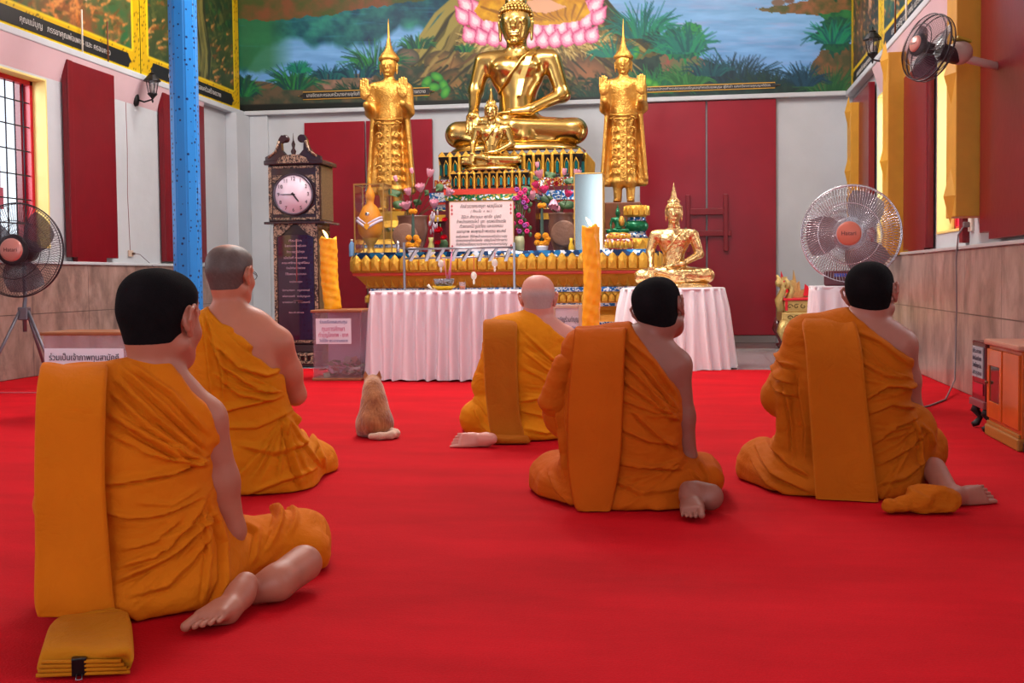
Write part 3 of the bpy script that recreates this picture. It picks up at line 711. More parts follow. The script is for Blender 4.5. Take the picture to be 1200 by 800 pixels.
# ================================================================== STATUES
def face(S, c, s, k=.01):
    """head with brow, eyes, nose, lips, chin, long ears; faces -y. c centre, s head half-height"""
    x, y, z = c
    S.ell((x, y, z+.12*s), (.70*s, .80*s, .86*s), .02)
    S.ell((x, y-.08*s, z-.30*s), (.56*s, .62*s, .62*s), .08*s)
    S.cap((x, y-.76*s, z+.14*s), (x, y-.90*s, z-.20*s), .07*s, .115*s, .1*s)
    for q in (-1, 1):
        S.cap((x+q*.12*s, y-.73*s, z+.22*s), (x+q*.46*s, y-.58*s, z+.22*s), .05*s, .035*s, .08*s)
        S.ell((x+q*.27*s, y-.66*s, z+.06*s), (.17*s, .1*s, .085*s), .04*s)
        S.cap((x+q*.73*s, y+.02*s, z+.18*s), (x+q*.70*s, y+.0*s, z-.62*s), .10*s, .07*s, .03*s)
    S.cap((x-.17*s, y-.68*s, z-.42*s), (x+.17*s, y-.68*s, z-.42*s), .065*s, None, .04*s)
    S.cap((x-.12*s, y-.66*s, z-.53*s), (x+.12*s, y-.66*s, z-.53*s), .07*s, None, .03*s)
    S.ell((x, y-.55*s, z-.78*s), (.2*s, .16*s, .14*s), .08*s)
def curls(mb, c, s, n=9):
    x, y, z = c
    for i in range(n):
        th = PI*.5*(i/(n-1)); zz_ = .02+.0*i
        rr = .80*s*math.cos(th)**.8 if i < n-1 else .02; m = max(1, int(2*PI*rr/(.17*s)))
        for j in range(m):
            a = 2*PI*(j+.5*(i % 2))/m; px = x+rr*.92*math.cos(a); py = y+rr*1.02*math.sin(a)+.03*s; pz = z+.30*s+.72*s*math.sin(th)
            if math.sin(a) < -.25 and i < 2: continue
            if i == 0 and math.sin(a) < 0: continue
            mb.ball((px, py, pz), .085*s, 6, 4)
def seated(label, loc, H, h, m, flame=False, base=None, hair=True, sash=True, robe_m=None, hz=.855, hs=.135):
    """cross-legged Buddha, right hand reaching down over the shin; H height without finial"""
    t = thing('buddha_statue', label, 'statue', loc)
    S = SDF((-.56*H, -.36*H, -.01*H), (.56*H, .27*H, 1.08*H), h)
    P = lambda x, y, z: (x*H, y*H, z*H)
    C_ = lambda a, b, ra, rb, k=.03: S.cap(P(*a), P(*b), ra*H, rb*H, k*H)
    C_((-.13, .05, .105), (-.40, -.05, .10), .115, .085, .05); C_((.13, .05, .105), (.40, -.05, .10), .115, .085, .05)
    C_((-.40, -.05, .09), (.08, -.20, .06), .08, .055); C_((.40, -.05, .10), (.0, -.215, .115), .08, .06); C_((.0, -.215, .115), (-.19, -.19, .155), .055, .035, .02)
    C_((-.10, -.2, .165), (-.26, -.17, .17), .035, .022, .02)
    S.ell(P(0, .05, .12), (.20*H, .15*H, .12*H), .05*H)
    S.ell(P(0, .0, .03), (.36*H, .24*H, .04*H), .04*H)
    C_((0, .05, .15), (0, .045, .36), .14, .125, .05); S.ell(P(0, .03, .50), (.185*H, .115*H, .15*H), .06*H)
    C_((-.17, .04, .60), (.17, .04, .60), .075, .075, .06)
    C_((0, .04, .62), (0, .02, .74), .075, .068, .03)
    for q in (-1, 1): S.ell(P(q*.08, -.055, .545), (.075*H, .04*H, .05*H), .04*H)
    # viewer-left arm straight down to the knee
    C_((-.235, .04, .60), (-.29, .03, .40), .066, .052); C_((-.29, .03, .40), (-.275, -.13, .235), .05, .032); C_((-.275, -.13, .235), (-.275, -.185, .20), .034, .034, .02)
    for i, q in enumerate((-.035, -.012, .012, .034)): C_((-.275+q*.8, -.19, .20), (-.275+q, -.215-.004*(i in (1, 2)), .085-.012*(i in (1, 2))), .013, .010, .006)
    C_((-.245, -.18, .215), (-.225, -.20, .15), .013, .010, .008)
    # viewer-right arm bent, hand in the lap
    C_((.235, .04, .60), (.31, .04, .36), .066, .052); C_((.31, .04, .36), (.10, -.12, .24), .05, .033); C_((.10, -.12, .235), (-.03, -.15, .225), .034, .024, .02)
    for i, q in enumerate((-.03, -.01, .01, .03)): C_((-.02, -.15+q, .222), (-.105, -.15+q, .215), .011, .009, .006)
    face(S, P(0, -.01, hz), hs*H)
    S.ell(P(0, .01, .985), (.075*H, .08*H, .06*H), .02*H)
    if flame: S.cap(P(0, .01, 1.0), P(0, .01, 1.075), .035*H, .02*H, .02*H)
    Pp, Ff = S.net(); Pp = smooth_mesh(Pp, Ff, 1); b = mkobj('figure', Pp, Ff, m, t, smooth=True)
    if hair:
        mb = MB(); curls(mb, P(0, -.01, hz), hs*H, 8)
        for i in range(3):
            rr = (.07, .05, .02)[i]*H; k = (9, 7, 3)[i]
            for j in range(k): a = 2*PI*j/k+i; mb.ball((rr*math.cos(a), .01*H+rr*math.sin(a), (1.01+.022*i)*H), .012*H, 6, 4)
        mb.build('hair_curls', m, t)
    if flame:
        mb = MB().lathe([(.038*H, 1.02*H), (.045*H, 1.05*H), (.03*H, 1.09*H), (.034*H, 1.11*H), (.018*H, 1.15*H), (.02*H, 1.165*H), (.008*H, 1.20*H), (.001, 1.245*H)], 12, (0, .01*H, 0)); mb.build('flame_finial', m, t)
    if sash:
        pts = [(.15, .045, .685), (.12, -.045, .655), (.055, -.087, .60), (.0, -.105, .52), (-.06, -.10, .44), (-.115, -.04, .38), (-.13, .04, .35)]
        MB().tube([P(*p) for p in pts], .011*H, 6).build('robe_edge', m, t)
        pts = [(.13, -.045, .655), (.10, -.088, .60), (.085, -.108, .54), (.05, -.100, .45), (.03, -.115, .34)]
        mb = MB(); L_ = [P(*p) for p in pts]; w = .020*H
        vs = []; fs = []
        for p in L_: vs += [(p[0]-w, p[1]+.004, p[2]), (p[0]+w, p[1]+.004, p[2]), (p[0]+w, p[1]-.012*H, p[2]), (p[0]-w, p[1]-.012*H, p[2])]
        for i in range(len(L_)-1):
            for j in range(4): fs.append((i*4+j, i*4+(j+1) % 4, i*4+4+(j+1) % 4, i*4+4+j))
        fs += [(3, 2, 1, 0), (4*len(L_)-4, 4*len(L_)-3, 4*len(L_)-2, 4*len(L_)-1)]
        mb.add(vs, fs); mb.build('shoulder_sash', m, t)
    return t
def base_slab(t, H, m, w=.46):
    MB().lathe([(w*H*.98, -.045*H), (w*H, -.03*H), (w*H*.93, -.005*H), (w*H*.86, 0.012*H)], 40, (0, -.01*H, 0), 1, .62).build('base', m, t)
c = onY(598, 172, 13.25); H = onY(598, 4, 13.25)[2]-PZ
big = seated('great polished gold seated Buddha on the tall central pedestal', (PCX, 13.25, PZ+.047*H), H-.05, .0125, M_gold, hz=.825, hs=.152); base_slab(big, H, M_gold)
c = onY(572, 197, 12.48); H2 = (onY(572, 122, 12.48)[2]-SZ)
b2 = seated('small polished gold seated Buddha directly in front of the great one', (SCX+.0, 12.5, SZ+.047*H2), H2-.02, .008, M_gold, flame=True); base_slab(b2, H2, M_gold, .44)
def standing(label, cx, Y, zf, ztip, h, m, extra=0):
    t = thing('standing_buddha_statue', label, 'statue', (cx, Y, zf)); H = (ztip-zf)/1.20
    S = SDF((-.21*H, -.20*H, -.01*H), (.21*H, .13*H, 1.03*H), h); P = lambda x, y, z: (x*H, y*H, z*H)
    C_ = lambda a, b, ra, rb, k=.02: S.cap(P(*a), P(*b), ra*H, rb*H, k*H)
    for q in (-1, 1):
        C_((q*.042, 0, .02), (q*.042, 0, .16), .026, .034); S.ell(P(q*.045, -.05, .012), (.026*H, .06*H, .016*H), .01*H)
    # skirt and cape of the robe
    for i in range(9):
        z0 = .14+.055*i; w = .088-.0035*i
        S.box(P(0, 0, z0), (w*H, .050*H, .035*H), .04*H, .02*H)
    for q in (-1, 1):      # side wings of the outer robe flaring towards the hem
        for a in np.linspace(0, 1, 7):
            S.cap(P(q*(.095-.0*a), .035, .74-.04*a), P(q*(.10+.045*a), .02, .13+.0*a), .014*H, .012*H, .012*H)
        C_((q*.10, .0, .68), (q*.145, .0, .16), .018, .012)
    S.ell(P(0, 0, .66), (.085*H, .058*H, .16*H), .04*H); S.ell(P(0, 0, .745), (.10*H, .055*H, .06*H), .04*H)
    C_((-.09, 0, .775), (.09, 0, .775), .038, .038, .03); C_((0, 0, .79), (0, -.005, .86), .033, .03)
    for a in np.linspace(0, 1, 9): S.box(P(0, .036, .72-.56*a), ((.10+.045*a)*H, .012*H, .05*H), .01*H, .01*H)
    for q in (-1, 1):      # upper arms down, forearms lifted, palms out
        C_((q*.115, 0, .76), (q*.125, -.0, .62), .036, .031); C_((q*.125, 0, .62), (q*.115, -.12, .655), .030, .022); S.ell(P(q*.122, -.135, .722), (.029*H, .014*H, .040*H), .012*H)
        for i, u in enumerate((-.022, -.007, .008, .022)): C_((q*.122+u, -.137, .745), (q*.122+u, -.137, .815-.009*abs(i-1.5)), .0085, .0065, .003)
        C_((q*.096, -.135, .71), (q*.086, -.14, .755), .009, .007, .004)
    face(S, P(0, -.008, .902), .074*H)
    Pp, Ff = S.net(); Pp = smooth_mesh(Pp, Ff, 1); mkobj('figure', Pp, Ff, m, t, smooth=True)
    MB().lathe([(.062*H, .938*H), (.066*H, .955*H), (.052*H, .972*H), (.045*H, .985*H), (.03*H, 1.0*H), (.026*H, 1.012*H), (.022*H, 1.015*H), (.021*H, 1.03*H), (.016*H, 1.033*H), (.016*H, 1.05*H), (.012*H, 1.053*H), (.0115*H, 1.075*H), (.008*H, 1.08*H), (.006*H, 1.13*H), (.0015*H, 1.20*H)], 20, (0, 0, 0)).build('spired_crown', m, t)
    # carved ornament: central panel and paired scrolls down the skirt
    mb = MB(); mb.box(P(-.022, -.062, .14), P(.022, -.05, .57), .004)
    for i in range(6):
        z = .20+.068*i
        for q in (-1, 1):
            pts = []
            for k in range(14):
                a = k*.55; r = .022*(1-k/17); pts.append(P(q*(.055+r*math.cos(a)), -.056+.004*(k > 3), z+r*math.sin(a)))
            mb.tube(pts, .0045*H, 6)
    for i in range(12): mb.ball(P(0, -.062, .16+.034*i), .008*H, 8, 5)
    for i in range(9):
        a = -PI*.12-(PI*.76)*i/8; mb.ball(P(.10*math.cos(a), -.045+.01*abs(math.cos(a)), .80+.055*math.sin(a)-.0), .010*H, 6, 4)
    mb.tube([P(-.088, -.045, .575), P(0, -.064, .565), P(.088, -.045, .575)], .009*H, 8); mb.tube([P(-.088, -.045, .55), P(0, -.064, .54), P(.088, -.045, .55)], .006*H, 8)
    mb.build('carved_ornament', m, t)
    return t
YS = 12.85
st_z = onY(731, 238, YS)[2]; tip = onY(729, 22, YS)[2]
standing('tall gold standing Buddha with both palms raised, right of the great seated one', onY(731, 150, YS)[0], YS, st_z, tip, .009, M_gold2)
tip = onY(455, 22, YS)[2]
standing('tall gold standing Buddha with both palms raised, left of the great seated one', onY(457, 150, YS)[0], YS, st_z-.05, tip, .009, M_gold2)
# lotus plinths of the standing statues
def lotus_plinth(label, x, y, z0, z1, r, m1, m2, m3):
    t = thing('lotus_plinth', label, 'plinth', (x, y, z0)); H = z1-z0
    MB().lathe([(r, 0), (r, .06*H), (r*.92, .1*H), (r*.95, .2*H), (r*.8, .32*H)], 32).build('plinth_foot', m1, t)
    MB().lathe([(r*.8, .32*H), (r*.62, .4*H), (r*.6, .46*H)], 32).build('mosaic_ring', m3, t)
    MB().lathe([(r*.6, .46*H), (r*.78, .52*H), (r*.8, .6*H), (r*.66, .68*H)], 32).build('green_ring', m2, t)
    MB().lathe([(r*.66, .68*H), (r*.6, .72*H), (r*.62, .76*H)], 32).build('mosaic_ring', m3, t)
    MB().lathe([(r*.62, .76*H), (r*.8, .84*H), (r*.76, .93*H), (r*.7, 1.*H)], 32).build('gold_ring', m1, t)
    o = MB()
    for i in range(14):
        a = 2*PI*i/14; m = Matrix.Rotation(a, 4, 'Z'); o.prism([(-r*.15, .8*H), (r*.15, .8*H), (r*.17, .9*H), (0, .99*H), (-r*.17, .9*H)], -r*.86, -r*.72, 'y', m)
        o.prism([(-r*.17, .06*H), (r*.17, .06*H), (r*.18, .18*H), (0, .3*H), (-r*.18, .18*H)], -r*.99, -r*.85, 'y', m)
    o.build('lotus_petals', M_petal, t); return t
M_jade = mat('green_glass_enamel', (20, 110, 70), .2, metal=.3)
lotus_plinth('round tiered gold and green lotus plinth beside the emerald figurine', onY(746, 270, 12.1)[0], 12.1, AT, onY(744, 241, 12.1)[2], .16, M_petal, M_jade, M_mosb)
xs_ = onY(731, 237, YS)[0]
t = thing('statue_plinth', 'brown wooden block plinth under the right standing Buddha', 'plinth', (xs_, YS, AT))
MB().box((-.24, -.22, 0), (.24, .22, (st_z-AT)*.5), .01).build('lower_block', M_brown, t); MB().box((-.2, -.19, (st_z-AT)*.5), (.2, .19, st_z-AT), .01).build('upper_block', M_brown, t)
xs_ = onY(457, 237, YS)[0]
t = thing('statue_plinth', 'tiered gold and mosaic plinth under the left standing Buddha', 'plinth', (xs_, YS, AT))
h_ = st_z-.05-AT
o = MB().rectprof(0, 0, [(.3, .24, 0), (.3, .24, h_*.12), (.26, .2, h_*.2), (.26, .2, h_*.3), (.2, .17, h_*.4), (.24, .2, h_*.55), (.26, .21, h_*.66), (.2, .17, h_*.8), (.22, .18, h_)]); o.build('plinth_body', M_petal, t)
MB().rectprof(0, 0, [(.262, .202, h_*.22), (.262, .202, h_*.29)]).build('mosaic_band', M_mosb, t); MB().rectprof(0, 0, [(.243, .203, h_*.56), (.262, .212, h_*.64)]).build('mosaic_band', M_mosg, t)
# ================================================================== TABLES, CANDLES, BOXES
M_satin = mat('white_satin', (240, 228, 234), .26, spec=.9)
M_satin2 = mat('white_satin_fine', (242, 238, 242), .28, spec=.9)
def satin_skirt(name, outline, z0, z1, npl, amp, m, parent, flare=.05, seed=1):
    """pleated cloth hanging around a closed outline of (x,y) points; hangs from z1 to z0"""
    r = random.Random(seed); pts = [Vector((a, b, 0)) for a, b in outline]; n = len(pts)
    L_ = [(pts[(i+1) % n]-pts[i]).length for i in range(n)]; tot = sum(L_); K = npl*10; rows = 26
    cx = sum(p.x for p in pts)/n; cy = sum(p.y for p in pts)/n
    ph = [r.uniform(-.35, .35) for _ in range(npl+1)]; am = [r.uniform(.6, 1.3) for _ in range(npl+1)]; ln = [r.uniform(-1, 1) for _ in range(npl+1)]
    ring = []
    for k in range(K):
        d = tot*k/K; i = 0
        while d > L_[i]: d -= L_[i]; i += 1
        p = pts[i].lerp(pts[(i+1) % n], d/L_[i]); e = (pts[(i+1) % n]-pts[i]).normalized(); nn = Vector((e.y, -e.x, 0))
        if nn.dot(p-Vector((cx, cy, 0))) < 0: nn = -nn
        ring.append((p, nn, k/K*npl))
    vs = []
    for j in range(rows):
        t = j/(rows-1); z = z1+(z0-z1)*t
        for p, nn, u in ring:
            q = u+.25*math.sin(2*PI*u/npl*3)*0+.12*t*math.sin(u*2.1+seed)+.10*math.sin(u*1.7+t*3)*t
            i = int(q) % npl; f = q-math.floor(q); a0 = am[i]*(1-f)+am[(i+1) % npl]*f
            w = math.sin(2*PI*(q)+.4*math.sin(q*3.1)); w = math.copysign(abs(w)**.75, w)
            off = amp*a0*(w*(.35+.65*min(1, t*4)))+flare*t+amp*.3
            vs.append(p+nn*off+Vector((0, 0, z+(.006*math.sin(q*4.3+1) if j == rows-1 else 0))))
    fs = []
    for j in range(rows-1):
        for k in range(K): fs.append((j*K+k, j*K+(k+1) % K, (j+1)*K+(k+1) % K, (j+1)*K+k))
    mb = MB(); mb.add(vs, fs, True); mb.f.append(tuple(range(K))); mb.sm.append(False)
    o = mb.build(name, m, parent); return o
def onfloor(px, py, dy=0): p = onZ(px, py); return p[0], p[1]+dy
# long offering table
xa = onY(436, 440, 9.42)[0]; xb = onY(633, 440, 9.42)[0]; TZ = onY(520, 342, 9.42)[2]
tb = thing('offering_table', 'long low table in pleated pale pinkish-white satin, in front of the altar', 'table', ((xa+xb)/2, 9.72, 0)); hx = (xb-xa)/2
satin_skirt('satin_skirt', [(-hx, -.3), (hx, -.3), (hx, .3), (-hx, .3)], .012, TZ, 42, .040, M_satin, tb, .05, 3)
MB().box((-hx-.015, -.315, TZ-.012), (hx+.015, .315, TZ+.012), .008).build('table_top', M_satin, tb)
# round-cornered table with the single Buddha
c0 = onY(788, 338, 11.0); RTZ = c0[2]; rx = (onY(850, 340, 10.85)[0]-onY(727, 340, 10.85)[0])/2; rcx = (onY(850, 340, 10.85)[0]+onY(727, 340, 10.85)[0])/2
rt = thing('round_table', 'white pleated satin round table carrying the crinkled gold-leaf Buddha', 'table', (rcx, 10.98, 0))
satin_skirt('satin_skirt', [(rx*.97*math.cos(2*PI*i/40), .36*math.sin(2*PI*i/40)) for i in range(40)], .0, RTZ, 26, .03, M_satin2, rt, .10, 8)
MB().lathe([(rx*1.0, RTZ-.015), (rx*1.0, RTZ+.005), (rx*.97, RTZ+.01)], 40, (0, 0, 0), 1, .38/rx).build('table_top', M_satin2, rt)
Hb = onY(788, 236, 11.05)[2]-RTZ-.06
b3 = seated('gold-leaf covered seated Buddha with pointed finial on the white round table', (onY(790, 330, 10.95)[0], 10.95, RTZ+.01+.046*Hb), Hb, .007, M_leaf, flame=True)
base_slab(b3, Hb, M_leaf, .46)
# ---- wax candles
M_wax = mat('orange_beeswax', (255, 178, 20), .4, var=.06, vscale=14, bump=('noise', 18, .5, .012), sss=.15)
M_flame = mat('candle_flame', (255, 190, 90), .5, emit=(255, 190, 110), estr=14)
M_wick = mat('burnt_wick', (40, 26, 20), .8)
def candle(label, x, y, z0, z1, r, lean=0., seed=0):
    t = thing('candle', label, 'candle', (x, y, z0)); H = z1-z0; rows = 60; n = 40; vs = []; fs = []
    for j in range(rows):
        s = j/(rows-1)
        for k in range(n):
            a = 2*PI*k/n; rr = r*(1+.035*math.sin(a*3+s*9+seed)+.02*math.sin(a*7-s*30)+.02*math.sin(s*55+a*2)+(.03 if s > .97 else 0))
            if s > .985: rr *= .97
            vs.append((rr*math.cos(a)+lean*s+.006*math.sin(s*7+seed), rr*math.sin(a), H*s+(.012*math.sin(a*3+seed)+.008*math.sin(a*5) if j == rows-1 else 0)))
    for j in range(rows-1):
        for k in range(n): fs.append((j*n+k, j*n+(k+1) % n, (j+1)*n+(k+1) % n, (j+1)*n+k))
    mb = MB(); mb.add(vs, fs, True); c = len(mb.v); mb.v.append((lean, 0, H-.03))
    for k in range(n): mb.f.append(((rows-1)*n+k, (rows-1)*n+(k+1) % n, c)); mb.sm.append(True)
    mb.f.append(tuple(range(n))[::-1]); mb.sm.append(False); mb.build('wax_body', M_wax, t)
    MB().tube([(lean, 0, H-.03), (lean-.005, 0, H+.01)], .004, 6).build('wick', M_wick, t)
    MB().tube([(lean, 0, H-.0), (lean-.012, 0, H+.025), (lean-.03, 0, H+.055), (lean-.045, 0, H+.075)], [.006, .013, .009, .001], 8).build('flame', M_flame, t)
    return t
# ---- clear acrylic donation boxes
M_acr = mat('clear_acrylic', (238, 226, 236), .06, trans=1., ior=1.2, alpha=1.)
def front_fresnel(N, L, ior):
    f = N.new('ShaderNodeFresnel'); f.inputs[0].default_value = ior; g = N.new('ShaderNodeNewGeometry'); s = N.new('ShaderNodeMath'); s.operation = 'SUBTRACT'; s.inputs[0].default_value = 1; L.new(g.outputs['Backfacing'], s.inputs[1])
    m = N.new('ShaderNodeMath'); m.operation = 'MULTIPLY'; L.new(f.outputs[0], m.inputs[0]); L.new(s.outputs[0], m.inputs[1]); return m
def acrylic():
    m = M_acr; nt = m.node_tree; N = nt.nodes; L = nt.links; out = [n for n in N if n.type == 'OUTPUT_MATERIAL'][0]
    tr = N.new('ShaderNodeBsdfTransparent'); tr.inputs[0].default_value = (.93, .90, .93, 1); gl = N.new('ShaderNodeBsdfGlossy'); gl.inputs['Roughness'].default_value = .08
    df_ = N.new('ShaderNodeBsdfDiffuse'); df_.inputs[0].default_value = tuple(lin((250, 232, 240)))+(1,); tl_ = N.new('ShaderNodeBsdfTranslucent'); tl_.inputs[0].default_value = tuple(lin((250, 232, 240)))+(1,); df = N.new('ShaderNodeMixShader'); L.new(df_.outputs[0], df.inputs[1]); L.new(tl_.outputs[0], df.inputs[2])
    fr = front_fresnel(N, L, 1.5); mx = N.new('ShaderNodeMixShader'); m2 = N.new('ShaderNodeMixShader'); m2.inputs[0].default_value = .10
    L.new(tr.outputs[0], m2.inputs[1]); L.new(df.outputs[0], m2.inputs[2]); L.new(fr.outputs[0], mx.inputs[0]); L.new(m2.outputs[0], mx.inputs[1]); L.new(gl.outputs[0], mx.inputs[2]); L.new(mx.outputs[0], out.inputs['Surface'])
acrylic()
M_clr = mat('clear_glass', (240, 240, 240), .05)
def clearglass():
    nt = M_clr.node_tree; N = nt.nodes; L = nt.links; out = [n for n in N if n.type == 'OUTPUT_MATERIAL'][0]
    tr = N.new('ShaderNodeBsdfTransparent'); tr.inputs[0].default_value = (.96, .96, .96, 1); gl = N.new('ShaderNodeBsdfGlossy'); gl.inputs['Roughness'].default_value = .04
    fr = front_fresnel(N, L, 1.45); mx = N.new('ShaderNodeMixShader'); L.new(fr.outputs[0], mx.inputs[0]); L.new(tr.outputs[0], mx.inputs[1]); L.new(gl.outputs[0], mx.inputs[2]); L.new(mx.outputs[0], out.inputs['Surface'])
clearglass()
M_rimw = mat('varnished_wood_rim', (150, 92, 56), .35, var=.12, vscale=12)
M_paper = mat('white_paper', (226, 226, 236), .7); M_inkp = mat('pink_ink', (196, 70, 130), .6); M_inkb = mat('blue_ink', (96, 104, 160), .6); M_inkk = mat('dark_ink', (44, 40, 62), .6)
def donation_box(label, x, y, w, d, z0, z1, rz, sign, texts, notes=True, wood_base=True):
    t = thing('donation_box', label, 'donation box', (x, y, z0), rz); H = z1-z0; th = .008
    g = MB(); g.box((-w, -d, .02), (w, -d+th, H-.02)); g.box((-w, d-th, .02), (w, d, H-.02)); g.box((-w, -d+th, .02), (-w+th, d-th, H-.02)); g.box((w-th, -d+th, .02), (w, d-th, H-.02))
    g.build('acrylic_panels', M_acr, t)
    if notes: MB().box((-w+.01, d-.02, .024), (w-.01, d-.012, H-.024)).build('back_lining', mat('pale_pink_lining', (226, 196, 214), .6), t)
    MB().box((-w-.015, -d-.015, H-.022), (w+.015, d+.015, H), .006).build('wooden_lid', M_rimw, t)
    MB().box((-w-.01, -d-.01, 0), (w+.01, d+.01, .022), .005).build('wooden_base', M_rimw, t)
    sx0, sx1, sz0, sz1 = sign
    s = MB().box((sx0, -d-.006, sz0), (sx1, -d-.002, sz1)).build('paper_sign', M_paper, t)
    for i, (tx, sz_, zc, wd, m) in enumerate(texts):
        write(tx, 'sign_lettering', sz_, m, s, ((sx0+sx1)/2, -d-.0085, zc), (PI/2, 0, 0), width=wd)
    if notes:
        r = random.Random(5); cols = [mat('grey_banknote', (196, 186, 178), .8), mat('green_banknote', (150, 168, 140), .8), mat('pink_banknote', (206, 160, 150), .8)]
        k = 0
        for i in range(34):
            a = r.uniform(0, PI); q = Matrix.Translation((r.uniform(-w*.72, w*.72), r.uniform(-d*.7, d*.7), .03+.028*(i/6)*r.uniform(.5, 1))) @ Euler((r.uniform(-.5, .5), r.uniform(-.5, .5), a)).to_matrix().to_4x4()
            vs = []
            for u in range(5):
                for v in (-1, 1): vs.append(q@Vector(((u/4-.5)*.11, v*.028, .012*math.sin(u*1.5+i))))
            vs += [v+Vector((0, 0, .0015)) for v in vs]; n = 10; fs = [(2*u, 2*u+1, 2*u+3, 2*u+2) for u in range(4)]+[(n+2*u, n+2*u+2, n+2*u+3, n+2*u+1) for u in range(4)]+[(2*u, 2*u+2, n+2*u+2, n+2*u) for u in range(4)]+[(2*u+1, n+2*u+1, n+2*u+3, 2*u+3) for u in range(4)]+[(0, n, n+1, 1), (8, 9, n+9, n+8)]
            o = MB().add(vs, fs).build('banknote', cols[i % 3]); o.location = t.location; o.rotation_euler = (0, 0, rz); o.location.z += .0
            tag(o, 'folded banknote in the loose heap inside the tall clear donation box', 'banknote', 'banknotes in the donation box')
    return t
pL = onY(397, 445, 9.5); hwx = (onY(425, 445, 9.42)[0]-onY(370, 445, 9.42)[0])/2; dzt = onY(397, 363, 9.42)[2]
donation_box('tall clear donation box with wooden lid, left of the white offering table', pL[0], 9.66, hwx, .24, 0, dzt, 0.05, (-hwx*.86, hwx*.62, dzt*.52, dzt*.88),
    [('ร่วมบริจาคสมทบทุน', .04, dzt*.83, .24, M_inkb), ('ทุนการศึกษา', .055, dzt*.73, .2, M_inkp), ('ทำบุญโลงศพ - ยาก', .05, dzt*.645, .26, M_inkp), ('วัดไร่ขิง พระอารามหลวง', .035, dzt*.565, .25, M_inkb)])
candle('leaning lit orange wax candle on the lid of the clear donation box', onY(389, 357, 9.75)[0], 9.75, dzt+.0, onY(386, 279, 9.75)[2], .0765, -.03, 1)
# right candle on a turned stand
cxr = onY(693, 300, 9.62)[0]
st = thing('candle_stand', 'dark turned wooden stand under the tall straight orange candle', 'candle stand', (cxr, 9.62, 0))
MB().lathe([(.14, 0), (.14, .03), (.08, .06), (.035, .1), (.03, .2), (.05, .24), (.03, .28), (.035, .36), (.1, .4), (.105, .42)], 28).build('turned_column', M_brown, st)
candle('tall straight orange wax candle between the bald monk and the kneeling younger monk', cxr, 9.62, .42, onY(693, 265, 9.62)[2], .075, .0, 4)
# framed notice on a box beside the offering table
a = onY(647, 357, 9.85); b = onY(682, 357, 9.85); w = (b[0]-a[0])/2
fb = thing('framed_notice', 'white notice in a pale frame standing behind the bald monk', 'notice', ((a[0]+b[0])/2, 9.85, 0))
fr = MB(); zt = a[2]; fr.box((-w, -.02, .0), (-w+.03, .02, zt), .004); fr.box((w-.03, -.02, 0), (w, .02, zt), .004); fr.box((-w+.03, -.02, zt-.03), (w-.03, .02, zt), .004); fr.box((-w+.03, -.02, .1), (w-.03, .02, .13), .004)
fr.build('frame', mat('pale_wood_frame', (206, 176, 158), .4), fb)
pp = MB().box((-w+.03, -.005, .13), (w-.03, .01, zt-.03)).build('paper', mat('lilac_paper', (222, 216, 232), .6), fb)
write('ขอเชิญร่วมทำบุญ', 'notice_lettering', .06, M_inkk, pp, (0, -.008, zt-.13), (PI/2, 0, 0), width=.2); write('บูรณะศาลาการเปรียญ', 'notice_lettering', .03, M_inkb, pp, (0, -.008, zt-.2), (PI/2, 0, 0), width=.17)
MB().box((-w+.02, .03, 0), (w-.02, .13, .05), .005).build('foot', M_brown, fb)
# left foreground donation case
Yc = 6.75
a = onY(50, 389, Yc); b = onY(152, 389, Yc); w = (b[0]-a[0])/2; zt = a[2]
donation_box('wide low clear donation box with wooden top, behind the nearest monk at left', (a[0]+b[0])/2, Yc+.17, w, .17, 0, zt, 0, (-w*.96, w*.86, zt*.24, zt-.105),
    [('ร่วมเป็นเจ้าภาพทุนสามัคคี', .055, zt-.165, w*1.6, M_inkk), ('เพื่อสมทบทุนสร้างศาลา', .045, zt-.25, w*1.2, M_inkb)], notes=False)
# ---- metal candle rail on the offering table
M_steel = mat('brushed_steel', (150, 150, 158), .3, metal=.9)
Yr = 9.62
rk = thing('candle_rail', 'grey metal candle rail with slanted plates, standing on the offering table', 'candle rail', (onY(538, 337, Yr)[0], Yr, TZ+.012)); ox = rk.location.x; oz = rk.location.z
def rp(px, py, dy=0): p = onY(px, py, Yr+dy); return (p[0]-ox, dy, p[2]-oz)
fr = MB()
for px in (473.5, 602.5):
    q = rp(px, 284); fr.box((q[0]-.01, -.01, 0), (q[0]+.01, .01, q[2]), .003); q = rp(px, 284, .16); fr.box((q[0]-.008, .15, 0), (q[0]+.008, .166, q[2]-.04), .003); fr.box((q[0]-.008, 0, q[2]-.06), (q[0]+.008, .16, q[2]-.045), .002)
q0, q1 = rp(473.5, 292), rp(602.5, 289.5); fr.tube([q0, q1], .009, 8); q0, q1 = rp(473.5, 303, .16), rp(602.5, 300, .16); fr.tube([q0, q1], .008, 8)
fr.build('rail_frame', M_steel, rk)
for i in range(8):
    px = 485+i*15.5; a = Vector(rp(px+4, 291)); b = Vector(rp(px-4+3*(i % 2), 302, .16)); d = b-a; k = MB()
    k.add([a+Vector((-.014, 0, .004)), a+Vector((.014, 0, .004)), b+Vector((.014, 0, .004)), b+Vector((-.014, 0, .004)), a+Vector((-.014, 0, -.008)), a+Vector((.014, 0, -.008)), b+Vector((.014, 0, -.03)), b+Vector((-.014, 0, -.03))], [(0, 1, 2, 3), (7, 6, 5, 4), (0, 4, 5, 1), (1, 5, 6, 2), (2, 6, 7, 3), (3, 7, 4, 0)]); k.build('slanted_plate', M_steel, rk)
